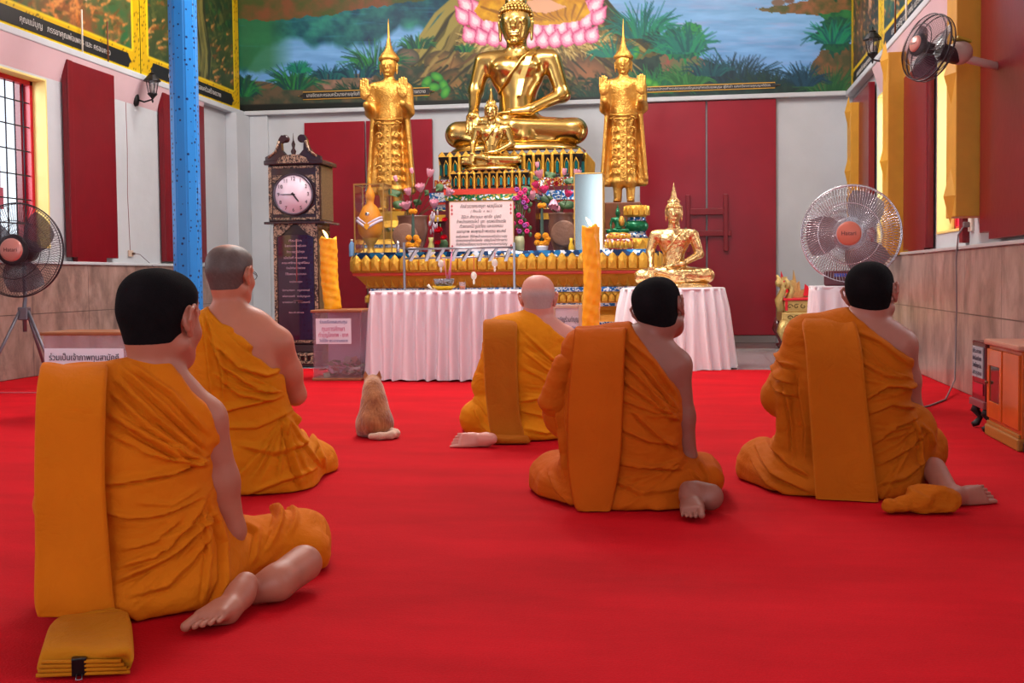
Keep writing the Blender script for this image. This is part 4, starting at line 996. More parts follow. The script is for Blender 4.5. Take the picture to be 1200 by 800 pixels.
# white medallion tassels
M_ivory = mat('ivory_plastic', (226, 220, 206), .4); M_redt = mat('red_thread', (200, 30, 50), .6)
def tassel(px, py, stem, k, lab):
    z = onY(px, py, Yr-.02); t = thing('medallion_tassel', lab, 'ornament', (z[0], Yr-.03, z[2]))
    o = MB().lathe([(.001, -.008), (.022, -.007), (.026, 0), (.022, .007), (.001, .008)], 16, mtx=Matrix.Rotation(PI/2, 4, 'X') @ Matrix.Scale(1.35, 4, (0, 1, 0))); o.build('medallion', M_ivory, t)
    MB().lathe([(.006, -.075), (.010, -.05), (.008, -.03)], 10).build('tassel_end', M_ivory, t)
    MB().tube([(0, 0, .03), (.002, 0, .03+stem)], .003, 6).build('cord', M_redt, t)
tassel(517, 309, .05, 0, 'ivory medallion tassel hanging above the silver bowl on the candle rail'); tassel(580, 308, .06, 1, 'ivory medallion tassel nearest the right post of the candle rail')
tassel(555.5, 323, .14, 2, 'lowest hanging ivory medallion with a red cord, mid candle rail')
# tray, bowl, incense
cx_, cy_ = onY(521, 335, 9.6)[0], 9.58
t = thing('offering_tray', 'shallow yellow tray under the ornate silver bowl on the offering table', 'tray', (cx_, cy_, TZ+.012)); MB().lathe([(.06, 0), (.085, .02), (.105, .035), (.1, .038), (.08, .024), (.001, .012)], 28).build('dish', mat('yellow_plastic', (224, 180, 20), .35), t)
t = thing('incense_bowl', 'ornate silver incense bowl standing on the yellow tray', 'bowl', (cx_+.0, cy_, TZ+.027)); MB().lathe([(.05, 0), (.06, .012), (.085, .05), (.09, .085), (.08, .085), (.075, .06), (.001, .05)], 28).build('bowl_body', mat('chased_silver', (140, 140, 150), .35, metal=.8, bump=('voronoi', 50, 1, .02)), t)
r = random.Random(2)
for i in range(5):
    o = MB().tube([(0, 0, 0), (r.uniform(-.03, .05), r.uniform(-.01, .01), .19+.02*i)], .003, 6).build('incense_stick', mat('pink_incense', (220, 130, 170), .7)); o.location = (cx_+.02+.008*i, cy_, TZ+.078); tag(o, 'thin pink incense stick standing in the silver bowl', 'incense stick', 'incense sticks in the silver bowl')
t = thing('drinking_glass', 'small clear square glass right of the silver bowl', 'glass', (onY(543, 337, 9.6)[0], 9.56, TZ+.012)); MB().lathe([(.026, 0), (.03, .07), (.027, .07), (.024, .008), (.001, .008)], 20).build('glass_body', M_acr, t)
MB().lathe([(.001, .009), (.023, .009), (.026, .035), (.001, .035)], 16).build('amber_wax', mat('amber_fill', (200, 110, 60), .3), t)
t = thing('plastic_spoon', 'white spoon leaning on the left of the yellow tray', 'spoon', (onY(505, 333, 9.58)[0], 9.55, TZ+.015)); MB().tube([(.03, 0, .0), (-.0, 0, .025), (-.02, 0, .045)], [.004, .008, .014], 8).build('spoon_body', M_ivory, t)
# ================================================================== MURALS
M_paint = vcmat('mural_paint', .45, gain=1., spec=.35)
M_goldln = mat('gold_line_paint', (196, 150, 60), .4, metal=.4); M_letter = mat('silver_lettering', (190, 186, 180), .5)
G1 = [(18, 74, 52), (24, 104, 60), (12, 60, 64), (40, 126, 58)]; G2 = [(14, 70, 80), (20, 92, 92), (10, 50, 70)]; G3 = [(14, 110, 96), (20, 130, 92), (10, 84, 84)]; STRAW = [(188, 162, 92), (214, 190, 120), (140, 112, 56), (96, 78, 40)]
def river_mural():
    K = Canvas(270, -150, 1003, 136, 1.0, (120, 170, 214)); X, Y = K.X, K.Y
    # water with soft bands
    n = fbm(X*.35, Y*2.2, 14, 3); t = np.clip((Y+20)/130, 0, 1)[..., None]
    K.c = np.array((126, 178, 220))*(1-t)+np.array((92, 146, 206))*t+((n-.5)*46)[..., None]
    m = np.clip((X-620)/120, 0, 1)*np.clip(1-abs(Y-30)/60, 0, 1)*np.clip(fbm(X*.3, Y*2.6, 12, 8)*2-1, 0, 1); K.put(m*.8, (178, 160, 204))
    # dark reflections of trees at left
    edge = 78-.33*(X-280)*.45+22*np.sin(X*.05)+24*(fbm(X, Y*0+5, 26, 4)-.5)*2
    m = np.clip((edge*.62+18-Y)/8, 0, 1)*np.clip((590-X)/30, 0, 1); col = np.array((16, 78, 86))+((fbm(X, Y, 16, 5)-.45)*np.array([60., 130., 60.])[:, None, None]).transpose(1, 2, 0); K.put(m*.93, np.clip(col, 6, 190))
    m = np.clip((96-Y-.3*abs(X-300)-12*fbm(X, Y, 9, 6))/8, 0, 1)*np.clip((345-X)/30, 0, 1); K.put(m*.8, (44, 110, 62))
    K.put(np.clip(fbm(X*.25, Y*3, 7, 44)*3.2-2, 0, 1)*(Y < 60)*(X < 590)*.45, (60, 150, 190))
    # far bank
    K.poly([(270, -150), (640, -150), (560, -6), (470, 2), (420, 12), (360, 20), (300, 24), (270, 22)], (122, 74, 46), 5, 7, (70, 84, 40), 16)
    K.poly([(270, -150), (640, -150), (600, -30), (270, -18)], (44, 92, 48), 8, 2, (22, 60, 44), 14)
    K.poly([(640, -150), (1003, -150), (1003, -40), (700, -50)], (170, 204, 226), 8, 3, (214, 224, 232), 30)
    # far right bank, pebbles and greenery
    K.poly([(884, 10), (930, 4), (1003, -14), (1003, 20), (940, 16), (900, 14)], (142, 92, 58), 3, 5, (74, 82, 40), 9); K.ell(912, 3, 8, 4, (120, 96, 80)); K.ell(925, 1, 6, 3, (110, 84, 70))
    K.poly([(958, 14), (1003, 12), (1003, 48), (982, 36)], (40, 118, 62), 5, 9, (24, 84, 50), 8)
    K.dabs(960, -40, 60, 34, 300, 8, [(30, 96, 50), (20, 74, 44), (70, 130, 60)], 4)
    # near bank left
    K.poly([(270, 112), (300, 104), (330, 96), (342, 88), (372, 92), (410, 90), (440, 84), (470, 70), (520, 66), (560, 60), (560, 140), (270, 140)], (92, 78, 60), 4, 8, (40, 60, 48), 12)
    K.poly([(360, 94), (378, 87), (410, 88), (438, 86), (436, 102), (380, 104)], (142, 108, 92), 3, 4, (96, 86, 70), 8)
    K.ell(300, 100, 22, 5, (110, 84, 60)); K.dabs(284, 100, 14, 14, 60, 6, [(20, 60, 56), (30, 70, 50)], 5)
    # near bank right
    K.poly([(730, 140), (735, 60), (775, 52), (800, 62), (828, 70), (860, 82), (900, 90), (940, 96), (960, 92), (1003, 80), (1003, 140)], (34, 62, 54), 4, 18, (22, 44, 44), 10)
    K.poly([(772, 66), (790, 58), (812, 62), (830, 72), (832, 86), (800, 92), (775, 82)], (150, 78, 70), 3, 8, (86, 110, 70), 9)
    K.poly([(946, 96), (950, 78), (962, 62), (985, 52), (1003, 50), (1003, 124), (950, 120)], (122, 84, 56), 3, 2, (70, 74, 50), 10)
    # the great tree: root mass sweeping both ways
    tr = [(480, 66), (490, 50), (510, 40), (530, 18), (545, 0), (560, -40), (575, -150), (680, -150), (688, -40), (700, 0), (720, 14), (740, 34), (775, 44), (790, 58), (740, 72), (740, 130), (500, 130), (505, 78)]
    K.poly(tr, (116, 108, 50), 4, 21, (70, 66, 40), 10)
    r = random.Random(9)
    for i in range(26):
        x0 = 545+r.uniform(-12, 20); y0 = r.uniform(-10, 10); sh = r.uniform(0, 46)
        K.stroke([(x0, y0), (x0-16-sh*.3, y0+22), (x0-26-sh, 52+sh*.4), (x0-34-sh*1.1, 66+sh*.3)], 3.2, 1.2, r.choice([(150, 138, 70), (84, 78, 36), (52, 52, 32), (128, 112, 60)]))
    for i in range(22):
        x0 = 695+r.uniform(-10, 14); y0 = r.uniform(-6, 16); sh = r.uniform(0, 40)
        K.stroke([(x0, y0), (x0+18, y0+20), (x0+32+sh, 46+sh*.4)], 3.4, 1.4, r.choice([(146, 130, 66), (90, 80, 40), (60, 56, 34)]))
    # rocks under the seat
    for cx, cy, rx, ry, a, b in ((522, 78, 26, 18, (152, 112, 66), (66, 60, 40)), (540, 104, 30, 24, (140, 104, 58), (48, 50, 36)), (516, 112, 18, 16, (110, 84, 54), (40, 48, 36)), (690, 88, 40, 26, (146, 96, 62), (60, 52, 38)), (716, 112, 26, 20, (120, 82, 56), (40, 46, 40)), (655, 112, 40, 22, (124, 84, 52), (46, 46, 34)), (575, 92, 20, 22, (128, 98, 58), (50, 48, 34)), (500, 92, 12, 9, (104, 84, 66), (50, 56, 44)), (478, 66, 14, 10, (120, 100, 84), (60, 66, 56))):
        K.ell(cx, cy, rx, ry, a, .3, b)
    K.put(np.clip(fbm(X, Y, 6, 77)*3-1.7, 0, 1)*K.polymask([(500, 66), (740, 66), (740, 130), (500, 130)])*.5, (40, 44, 30))
    for i in range(70):
        x0 = r.uniform(500, 735); y0 = r.uniform(58, 96); d_ = 1 if x0 > 615 else -1
        K.stroke([(x0, y0), (x0+d_*r.uniform(4, 16), y0+r.uniform(6, 12)), (x0+d_*r.uniform(10, 34), y0+r.uniform(14, 28))], r.uniform(1., 2.6), .6, r.choice([(128, 112, 60), (74, 66, 36), (46, 48, 32), (150, 128, 74), (96, 70, 44)]))
    K.dabs(610, 104, 110, 20, 260, 5, [(30, 60, 38), (20, 44, 34), (60, 70, 40), (96, 74, 46)], 21)
    # straw nest
    for i in range(420):
        x = r.uniform(545, 712); u = (x-628)/84; y = 44+14*(1-u*u)+r.uniform(-6, 8); a = u*1.0+r.uniform(-.5, .5); L_ = r.uniform(8, 20); K.stroke([(x, y), (x+L_*math.sin(a)*.8, y+L_*math.cos(a)*.7)], .9, .3, r.choice(STRAW))
    for s, cx in ((-1, 550), (1, 706)):
        for i in range(80): a = r.uniform(-1.6, 1.2); L_ = r.uniform(8, 18); y = 46+r.uniform(-6, 14); K.stroke([(cx, y), (cx+s*L_*math.cos(a), y+L_*math.sin(a)*.7)], .9, .3, r.choice(STRAW))
    # lotus throne: rows of pink petals
    def pet(cx, cy, w, h, a, seed):
        c, n_ = math.cos(a), math.sin(a); out = [(0, -h*1.25), (w*.3, -h*.75), (w*.72, -h*.2), (w*.8, h*.3), (w*.45, h*.8), (0, h), (-w*.45, h*.8), (-w*.8, h*.3), (-w*.72, -h*.2), (-w*.3, -h*.75)]
        f = lambda s: [(cx+(p*c-q*n_)*s, cy+(p*n_+q*c)*s) for p, q in out]
        K.poly(f(1), (196, 66, 118)); K.poly(f(.88), (232, 128, 168)); K.poly(f(.66), (246, 178, 202)); K.poly(f(.38), (254, 226, 234))
    for row, (yy, k, w, hh, sp) in enumerate(((20, 11, 11, 15, 76), (33, 12, 11, 13, 80), (45, 11, 12, 11, 72))):
        for i in range(k):
            u = (i-(k-1)/2)/((k-1)/2); pet(622+u*sp, yy+2-10*abs(u)**2*(row < 2)-6*abs(u)**2, w, hh, u*(.75-row*.12), i)
    # seated figure in yellow robe above the lotus
    K.poly([(556, 14), (562, 0), (584, -14), (660, -14), (684, -2), (692, 14), (680, 24), (640, 30), (590, 26), (566, 24)], (222, 168, 22), 2, 3, (190, 128, 16), 8)
    for i in range(12): K.stroke([(564+i*11, 8+4*math.sin(i)), (590+i*8, 18), (620+i*5, 24)], 1.3, .5, (150, 96, 14))
    K.poly([(610, 2), (640, -2), (664, 8), (640, 16), (615, 12)], (226, 172, 136), 1, 3)
    K.poly([(572, -14), (580, -90), (600, -112), (650, -112), (668, -90), (676, -14)], (216, 160, 24), 2, 3, (190, 130, 20), 10)
    K.ell(624, -128, 15, 20, (226, 178, 140))
    # foreground plants
    for cx, cy, w, h, k, cl, sd in ((345, 104, 26, 34, 90, G1, 1), (386, 92, 26, 18, 70, G2, 2), (440, 84, 30, 40, 90, G1, 3), (420, 90, 30, 22, 60, G2, 4), (488, 56, 26, 18, 60, G1, 5), (284, 112, 18, 26, 50, G1, 6), (545, 60, 12, 12, 30, G1, 7),
            (752, 44, 34, 46, 130, G3, 8), (775, 52, 20, 20, 70, [(24, 60, 54), (10, 46, 50)], 9), (862, 96, 60, 36, 130, [(18, 50, 66), (24, 64, 72), (14, 44, 56)], 10), (905, 100, 90, 20, 110, [(18, 50, 56), (26, 58, 50)], 11), (972, 112, 30, 42, 80, [(44, 100, 56), (30, 80, 50)], 12), (942, 100, 22, 30, 70, [(20, 62, 84), (14, 50, 66)], 13), (765, 108, 46, 34, 120, [(24, 96, 66), (30, 120, 60)], 14), (805, 98, 34, 28, 80, [(30, 90, 50), (50, 120, 60)], 15), (830, 88, 30, 26, 60, G2, 16)):
        K.grass(cx, cy, w, h, k, cl, sd, .9)
    K.dabs(800, 50, 26, 18, 260, 5, [(18, 104, 74), (26, 130, 70), (12, 78, 70)], 3); K.dabs(812, 38, 12, 12, 90, 4, [(40, 140, 70), (16, 96, 76)], 4); K.dabs(978, 40, 18, 20, 170, 6, [(16, 74, 62), (24, 90, 60)], 6)
    for cx, cy, a in ((508, 102, 0), (500, 96, 2.2), (520, 100, 1.2), (512, 90, 3.6), (498, 106, 4.4), (522, 108, 5.2), (760, 96, .4), (768, 102, 1.5), (752, 104, 3), (744, 62, 2)): K.ell(cx, cy, 8, 5, (84, 168, 60), a, (30, 110, 50))
    for cx, cy in ((420, 104), (460, 100), (560, 108), (640, 112), (700, 108), (600, 118), (720, 96)): K.grass(cx, cy+8, 40, 22, 50, [(24, 66, 50), (16, 48, 40)], cx, .8)
    for cx, cy, w, h in ((790, 62, 30, 34), (806, 60, 34, 40), (976, 50, 26, 34), (720, 66, 30, 26), (350, 84, 12, 14)): K.grass(cx, cy, w, h, 60, G3, int(cx), 1.1, 1.4)
    # dark lower border
    K.put(np.clip((Y-(122-(X-280)*.022))/1.5, 0, 1)*(X < 735), (22, 26, 24)); 
    return K
K = river_mural()
mu = thing('mural', 'broad painted river landscape with pink lotus throne filling the upper back wall', 'mural', (0, YB, 0))
def backpos(X, Y):
    d = CF[None]+CR[None]*((X-600)/F_)[:, None]-CU[None]*((Y-400-SY)/F_)[:, None]; t = (YB-.03)/d[:, 1]; P = d*t[:, None]; P[:, 2] += CH; P[:, 1] = -.03
    P[:, 0] = np.clip(P[:, 0], XL+.02, XR-.03); P[:, 2] = np.maximum(P[:, 2], HM+.004); return P
o = K.mesh('painted_panel', backpos, M_paint, mu, .97)
MB().box((XL+.01, -.028, HM), (XR-.01, -.002, 5.5)).build('backing', M_dark, mu)
def plaque(px0, px1, py0, py1, txt, seed):
    a = onY(px0, py1, YB-.05); b = onY(px1, py0, YB-.05); cx, cz = (a[0]+b[0])/2, (a[2]+b[2])/2; hx, hz = (b[0]-a[0])/2, (b[2]-a[2])/2
    def outl(k): return [(cx-hx-.06-k, cz), (cx-hx-k*.3, cz+hz*.5), (cx-hx-k*.2, cz+hz+k), (cx+hx+k*.2, cz+hz+k), (cx+hx+k*.3, cz+hz*.5), (cx+hx+.06+k, cz), (cx+hx+k*.3, cz-hz*.5), (cx+hx+k*.2, cz-hz-k), (cx-hx-k*.2, cz-hz-k), (cx-hx-k*.3, cz-hz*.5)]
    g = MB().prism(outl(.012), -.042, -.032, 'y').build('caption_border', M_goldln, mu)
    p = MB().prism(outl(0), -.048, -.040, 'y').build('caption_plaque', M_dark, mu)
    write(txt, 'caption_lettering', hz*1.5, M_letter, p, (cx, -.05, cz), (PI/2, 0, 0), width=2*hx*.94)
plaque(355, 503, 103, 116, 'นายชิตและครอบครัวนางสายอุทัยทิพย์ สุขพันธุ์ พร้อมด้วยบุตรธิดา สร้างถวาย', 1)
plaque(740, 908, 97, 108, 'คุณพ่อฤกษ์คุณแม่ทองคำหงษ์สุวรรณเจริญผลอุทิศแด่บรรพบุรุษ ผู้ให้เช่า แสงทวีอาคารคุณญาติมิตร', 2)
# ---- framed side murals
def side_mural(label, side, ya, yb, painter, txt, ztop=5.4, fw=.17, seed=1):
    X = XL if side < 0 else XR; s = 1 if side < 0 else -1
    t = thing('framed_mural', label, 'mural', (X+s*.004, (ya+yb)/2, HM)); hy = (yb-ya)/2; H = ztop-HM; step = .022
    # canvas coords: u along wall, v upward in metres*100
    K = Canvas(-hy*100, 0, hy*100, H*100, step*100, (60, 70, 50)); painter(K)
    X_, Y_ = K.X, K.Y; frm = (np.abs(X_) > (hy-fw)*100) | (Y_ < fw*100*1.45)
    n = fbm(X_, Y_, 5, seed); sw = np.abs(np.sin(n*22+X_*.12)) < .16
    base = np.where(sw[..., None], np.array((92, 74, 10)), np.array((206, 164, 6))); K.c = np.where(frm[..., None], base, K.c)
    bd = (np.abs(np.abs(X_)-(hy-fw)*100) < 1.6) & (Y_ > fw*145) | (np.abs(Y_-fw*145) < 1.6) & (np.abs(X_) < (hy-fw)*100) | (Y_ < 2.2) | (np.abs(X_) > hy*100-2.2)
    K.c = np.where(bd[..., None], np.array((226, 196, 20)), K.c)
    def pos(X_, Y_):
        P = np.zeros((len(X_), 3)); P[:, 0] = s*.035; P[:, 1] = X_/100; P[:, 2] = Y_/100; return P
    K.mesh('painted_panel', pos, M_paint, t, .97)
    b = MB().box((min(0, s*.034), -hy, 0), (max(0, s*.034), hy, H)); b.build('backing', M_dark, t)
    # dark caption cartouche
    L_ = hy-fw-.12; zc = fw*.68; hz = .075
    out = [(-L_-.07, zc), (-L_-.02, zc+hz*.5), (-L_, zc+hz), (L_, zc+hz), (L_+.02, zc+hz*.5), (L_+.07, zc), (L_+.02, zc-hz*.5), (L_, zc-hz), (-L_, zc-hz), (-L_-.02, zc-hz*.5)]
    p = MB().prism(out, min(s*.035, s*.045), max(s*.035, s*.045), 'x').build('caption_plaque', M_dark, t)
    write(txt, 'caption_lettering', .085, M_letter, p, (s*.048, 0, zc), (PI/2, 0, PI/2*s), width=L_*1.35)
    return t
def forest(seed, tones, figs):
    def f(K):
        X, Y = K.X, K.Y; r = random.Random(seed)
        n = fbm(X, Y, 40, seed); m = fbm(X+Y*.7, Y*.6-X*.2, 9, seed+4)
        A, B_, C_ = [np.array(q, float) for q in tones]
        K.c = A+(B_-A)*np.clip((n-.35)*3, 0, 1)[..., None]; K.put(np.clip((m-.5)*4, 0, 1)*np.clip((.62-n)*5, 0, 1), C_)
        for i in range(260):
            x = r.uniform(K.ext[0], K.ext[2]); y = r.uniform(20, 110); a = r.uniform(.2, 1.1); L_ = r.uniform(6, 22); K.stroke([(x, y), (x+L_*math.cos(a), y+L_*math.sin(a)*.5)], 1.4, .5, r.choice([tones[2], (210, 140, 70), (120, 70, 30), (60, 70, 30)]))
        for i in range(300): x = r.uniform(K.ext[0], K.ext[2]); y = r.uniform(90, 222); K.stroke([(x, y), (x+r.uniform(-8, 8), y+r.uniform(-6, 6))], 3, 1, r.choice([(24, 70, 40), (16, 50, 34), (50, 90, 40), (30, 60, 30)]))
        for fx, fy, col in figs:
            for q in (-5, 5): K.stroke([(fx+q, fy), (fx+q*.8, fy+22), (fx+q*.3, fy+44)], 2.6, 3.6, (214, 160, 130)); K.stroke([(fx+q, fy), (fx+q*1.7, fy-3)], 2, 1.6, (214, 160, 130))
            K.poly([(fx-10, fy+24), (fx+10, fy+22), (fx+9, fy+60), (fx-8, fy+62)], col, 1.5, 3); K.poly([(fx-10, fy+60), (fx+10, fy+60), (fx+8, fy+88), (fx-8, fy+88)], (206, 158, 40), 1, 2); K.ell(fx, fy+98, 6, 8, (210, 158, 128))
    return f
def palm(K):
    forest(5, ((34, 60, 34), (62, 70, 34), (90, 92, 44)), [])(K); r = random.Random(3)
    for i in range(50): x = r.uniform(-10, 42); K.stroke([(x, 24), (x+r.uniform(-12, 12), 60), (x*.6+r.uniform(-8, 8), 110), (x*.5+10, 222)], 3.2, 2, r.choice([(96, 92, 46), (60, 62, 34), (122, 116, 60), (44, 48, 30)]))
    for i in range(9): K.stroke([(-40, 60), (-26+i*3, 78), (-12+i*3, 66), (-6+i*3, 34)], 2.2, 1.4, (110, 110, 56))
    for a, b in ((-22, 126), (-10, 132), (-26, 112), (-12, 116), (-34, 122)): K.ell(a, b, 8, 8, (128, 150, 60), 0, (74, 96, 40))
    K.stroke([(-14, 140), (-12, 200)], 1.2, 1.2, (190, 120, 90)); K.stroke([(-8, 38), (-9, 96)], 2.6, 2.2, (196, 206, 220)); K.poly([(-42, 28), (-40, 84), (-56, 60), (-60, 30)], (190, 96, 40), 3, 5)
fy = lambda px, py=20: onX(px, py, XL)[1]
side_mural('gold-framed forest mural high on the left wall, nearest of the pair, orange undergrowth', -1, 9.0, 12.02, forest(2, ((126, 74, 40), (44, 96, 52), (214, 128, 60)), [(-10, 66, (200, 170, 70)), (30, 60, (196, 206, 222))]), 'คุณแม่บุญ   ภรรยาคุณพ่อเพชร และ ครอบครัว', seed=3)
side_mural('gold-framed mural with coconut palm high on left wall, behind the blue pillar', -1, 12.04, 14.86, palm, 'คุณพ่อสมบูรณ์ และครอบครัวสร้างถวาย', seed=5)
side_mural('gold-framed dark forest mural high on the right wall, beside the back corner', 1, 12.62, 14.86, forest(8, ((96, 66, 44), (34, 44, 34), (140, 90, 50)), [(-35, 70, (196, 190, 210)), (-58, 84, (190, 60, 60))]), 'คุณยายสำลี และบุตรหลาน', seed=8, fw=.15)
side_mural('gold-framed green forest mural high on right wall, above the wall fan', 1, 9.4, 12.6, forest(12, ((30, 70, 60), (26, 50, 44), (70, 110, 70)), [(60, 60, (90, 130, 200))]), 'นายประเสริฐ นางทองใบ และครอบครัว', seed=11, fw=.15)
# ================================================================== MONKS
def skinmat(n, rgb, r=.48): return mat(n, rgb, r, var=.05, vscale=14, bump=('noise', 90, .08, .002))
def clothmat(n, rgb):
    m = mat(n, rgb, .85, var=.05, vscale=5, spec=.2); nt = m.node_tree; N = nt.nodes; L = nt.links; b = N['Principled BSDF']
    tc = N.new('ShaderNodeTexCoord'); a = N.new('ShaderNodeTexNoise'); a.inputs['Scale'].default_value = 7; a.inputs['Detail'].default_value = 6; a.inputs['Roughness'].default_value = .6; a.inputs['Distortion'].default_value = 1.2
    L.new(tc.outputs['Object'], a.inputs['Vector']); w = N.new('ShaderNodeTexNoise'); w.inputs['Scale'].default_value = 260; L.new(tc.outputs['Object'], w.inputs['Vector'])
    ad = N.new('ShaderNodeMath'); ad.operation = 'MULTIPLY_ADD'; ad.inputs[1].default_value = .05; L.new(w.outputs['Fac'], ad.inputs[0]); L.new(a.outputs['Fac'], ad.inputs[2])
    bp = N.new('ShaderNodeBump'); bp.inputs['Strength'].default_value = .6; bp.inputs['Distance'].default_value = .018; L.new(ad.outputs[0], bp.inputs['Height']); L.new(bp.outputs[0], b.inputs['Normal']); return m
class Frame:
    def __init__(s, px, py, z=0.):
        s.O = onZ(px, py, z); v = s.O[:2]/np.linalg.norm(s.O[:2]); s.ey = np.array([v[0], v[1], 0]); s.ex = np.array([v[1], -v[0], 0]); s.rz = math.atan2(s.ex[1], s.ex[0])
    def U(s, px, py, dy=0.):
        d = ray(px, py); o = np.array([0, 0, CH]); t = (s.O@s.ey+dy)/(d@s.ey); p = o+d*t-s.O
        return np.array([p@s.ex, p@s.ey, p[2]])
    def F(s, px, py, z):
        p = onZ(px, py, z)-s.O; return np.array([p@s.ex, p@s.ey, z])
def fnoise(P, sc, seed):
    q = P/np.array(sc); return fbm(q[:, 0]+q[:, 1]*.6, q[:, 2]-q[:, 1]*.5, 1., seed, 3)-.5
def head_T(c, yaw, tilt, roll=0.):
    """head frame: +y is where the face looks; yaw>0 turns to the right"""
    Mx = np.array((Matrix.Rotation(-yaw, 3, 'Z') @ Matrix.Rotation(tilt, 3, 'X') @ Matrix.Rotation(roll, 3, 'Y')))
    c = np.array(c, float); e = tuple(Matrix(Mx.tolist()).to_euler())
    return (lambda p: c+Mx@np.array(p, float)), e, Mx, c
def human_head(S, hd, s):
    T, e, Mx, c = hd
    k = lambda v: v*s
    def E(p, r, kk=.02): S.ell(T([k(a) for a in p]), [k(a) for a in r], k(kk), rot=e)
    def Cc(a, b, ra, rb=None, kk=.015): S.cap(T([k(q) for q in a]), T([k(q) for q in b]), k(ra), None if rb is None else k(rb), k(kk))
    E((0, -.012, .030), (.075, .095, .084)); E((0, -.035, -.005), (.062, .060, .078), .03); E((0, -.034, -.05), (.055, .048, .055), .03); S.box(T((0, k(-.014), k(.036))), (k(.072), k(.083), k(.066)), k(.056), k(.03), rot=e)
    E((0, .035, -.035), (.060, .058, .080), .03); E((0, .055, -.085), (.036, .032, .024), .03)
    Cc((-.058, .0, -.06), (-.025, .06, -.088), .018, .018, .03); Cc((.058, .0, -.06), (.025, .06, -.088), .018, .018, .03)
    Cc((0, .088, .012), (0, .108, -.028), .009, .013, .012); Cc((-.012, .098, -.032), (.012, .098, -.032), .009, None, .008)
    for q in (-1, 1):
        Cc((q*.014, .088, .022), (q*.05, .07, .022), .009, .007, .012)
        E((q*.031, .075, .002), (.015, .012, .009), .006); E((q*.045, .055, -.03), (.022, .022, .02), .03)
        # ear: rim, bowl, lobe
        E((q*.083, -.008, .0), (.009, .021, .032), .006)
        pts = [(q*.082, .008, -.012), (q*.089, .008, .012), (q*.096, -.008, .031), (q*.101, -.024, .022), (q*.097, -.024, -.002), (q*.088, -.013, -.024), (q*.083, .0, -.034)]
        for a, b in zip(pts[:-1], pts[1:]): Cc(a, b, .0052, None, .004)
        E((q*.081, .002, -.031), (.007, .009, .011), .005)
    Cc((-.022, .088, -.052), (.022, .088, -.052), .007, None, .008); Cc((-.017, .087, -.063), (.017, .087, -.063), .008, None, .008)
def foot(S, heel, toe, up, big, s=1.):
    """heel, toe: points; up: direction of the top of the foot; big: side (+1 = to the right of heel->toe seen from the top) of the great toe"""
    heel = np.array(heel, float); toe = np.array(toe, float); f = toe-heel; L = np.linalg.norm(f); f /= L; u = np.array(up, float); u -= f*(u@f); u /= np.linalg.norm(u); r = np.cross(f, u)*big; k = L/.235
    k0 = L/.235; P = lambda a, b, c: heel+f*a*k0+r*b*max(k0, .95)*s+u*c*k0
    k_ = k; k = max(k, .95)*s
    S.cap(P(.0, 0, .0), P(.03, 0, .012), .030*k, .031*k, .02)
    S.cap(P(.03, -.004, .01), P(.11, -.012, .022), .032*k, .027*k, .02); S.cap(P(.03, .006, .02), P(.12, .016, .028), .028*k, .025*k, .02)
    S.cap(P(.10, .02, .016), P(.158, .026, .006), .023*k, .020*k, .02); S.cap(P(.10, -.018, .01), P(.145, -.026, .002), .020*k, .016*k, .02); S.cap(P(.11, 0, .014), P(.155, 0, .005), .021*k, .017*k, .02)
    S.cap(P(.172, .030, .002), P(.212, .031, .0), .0130*k, .0122*k, .002)
    for i, (b, l, q) in enumerate(((.0095, .214, .0074), (-.0065, .205, .0070), (-.0215, .195, .0068), (-.036, .182, .0066))):
        S.cap(P(l-.035, b*.95, .003), P(l-.006, b, .001), q*k*.9, q*k, .0015)
def prayer_hands(S, w, d, upv, s=1.):
    """palms together: w wrist centre, d fingers direction, upv thumb side"""
    w = np.array(w, float); d = np.array(d, float); d /= np.linalg.norm(d); t = np.array(upv, float); t -= d*(t@d); t /= np.linalg.norm(t); x = np.cross(d, t)
    for q in (-1, 1):
        P = lambda a, b, c: w+d*a+t*b+x*(q*c)
        S.cap(P(.0, 0, .022), P(.05, 0, .016), .022, .019, .015); S.cap(P(.03, .022, .013), P(.08, .026, .011), .014, .013, .012); S.cap(P(.03, -.02, .013), P(.078, -.024, .011), .014, .012, .012); S.cap(P(.04, 0, .013), P(.085, 0, .011), .014, .013, .012)
        for i, (b, l) in enumerate(((.030, .152), (.011, .165), (-.009, .158), (-.028, .138))):
            S.cap(P(.085, b*.95, .011), P(.085+(l-.085)*.5, b, .012), .0092, .0086, .004); S.cap(P(.085+(l-.085)*.5, b, .012), P(l, b, .009), .0086, .0072, .004)
        S.cap(P(.02, .03, .012), P(.055, .052, .012), .012, .010, .008); S.cap(P(.055, .052, .012), P(.085, .055, .010), .010, .008, .004)
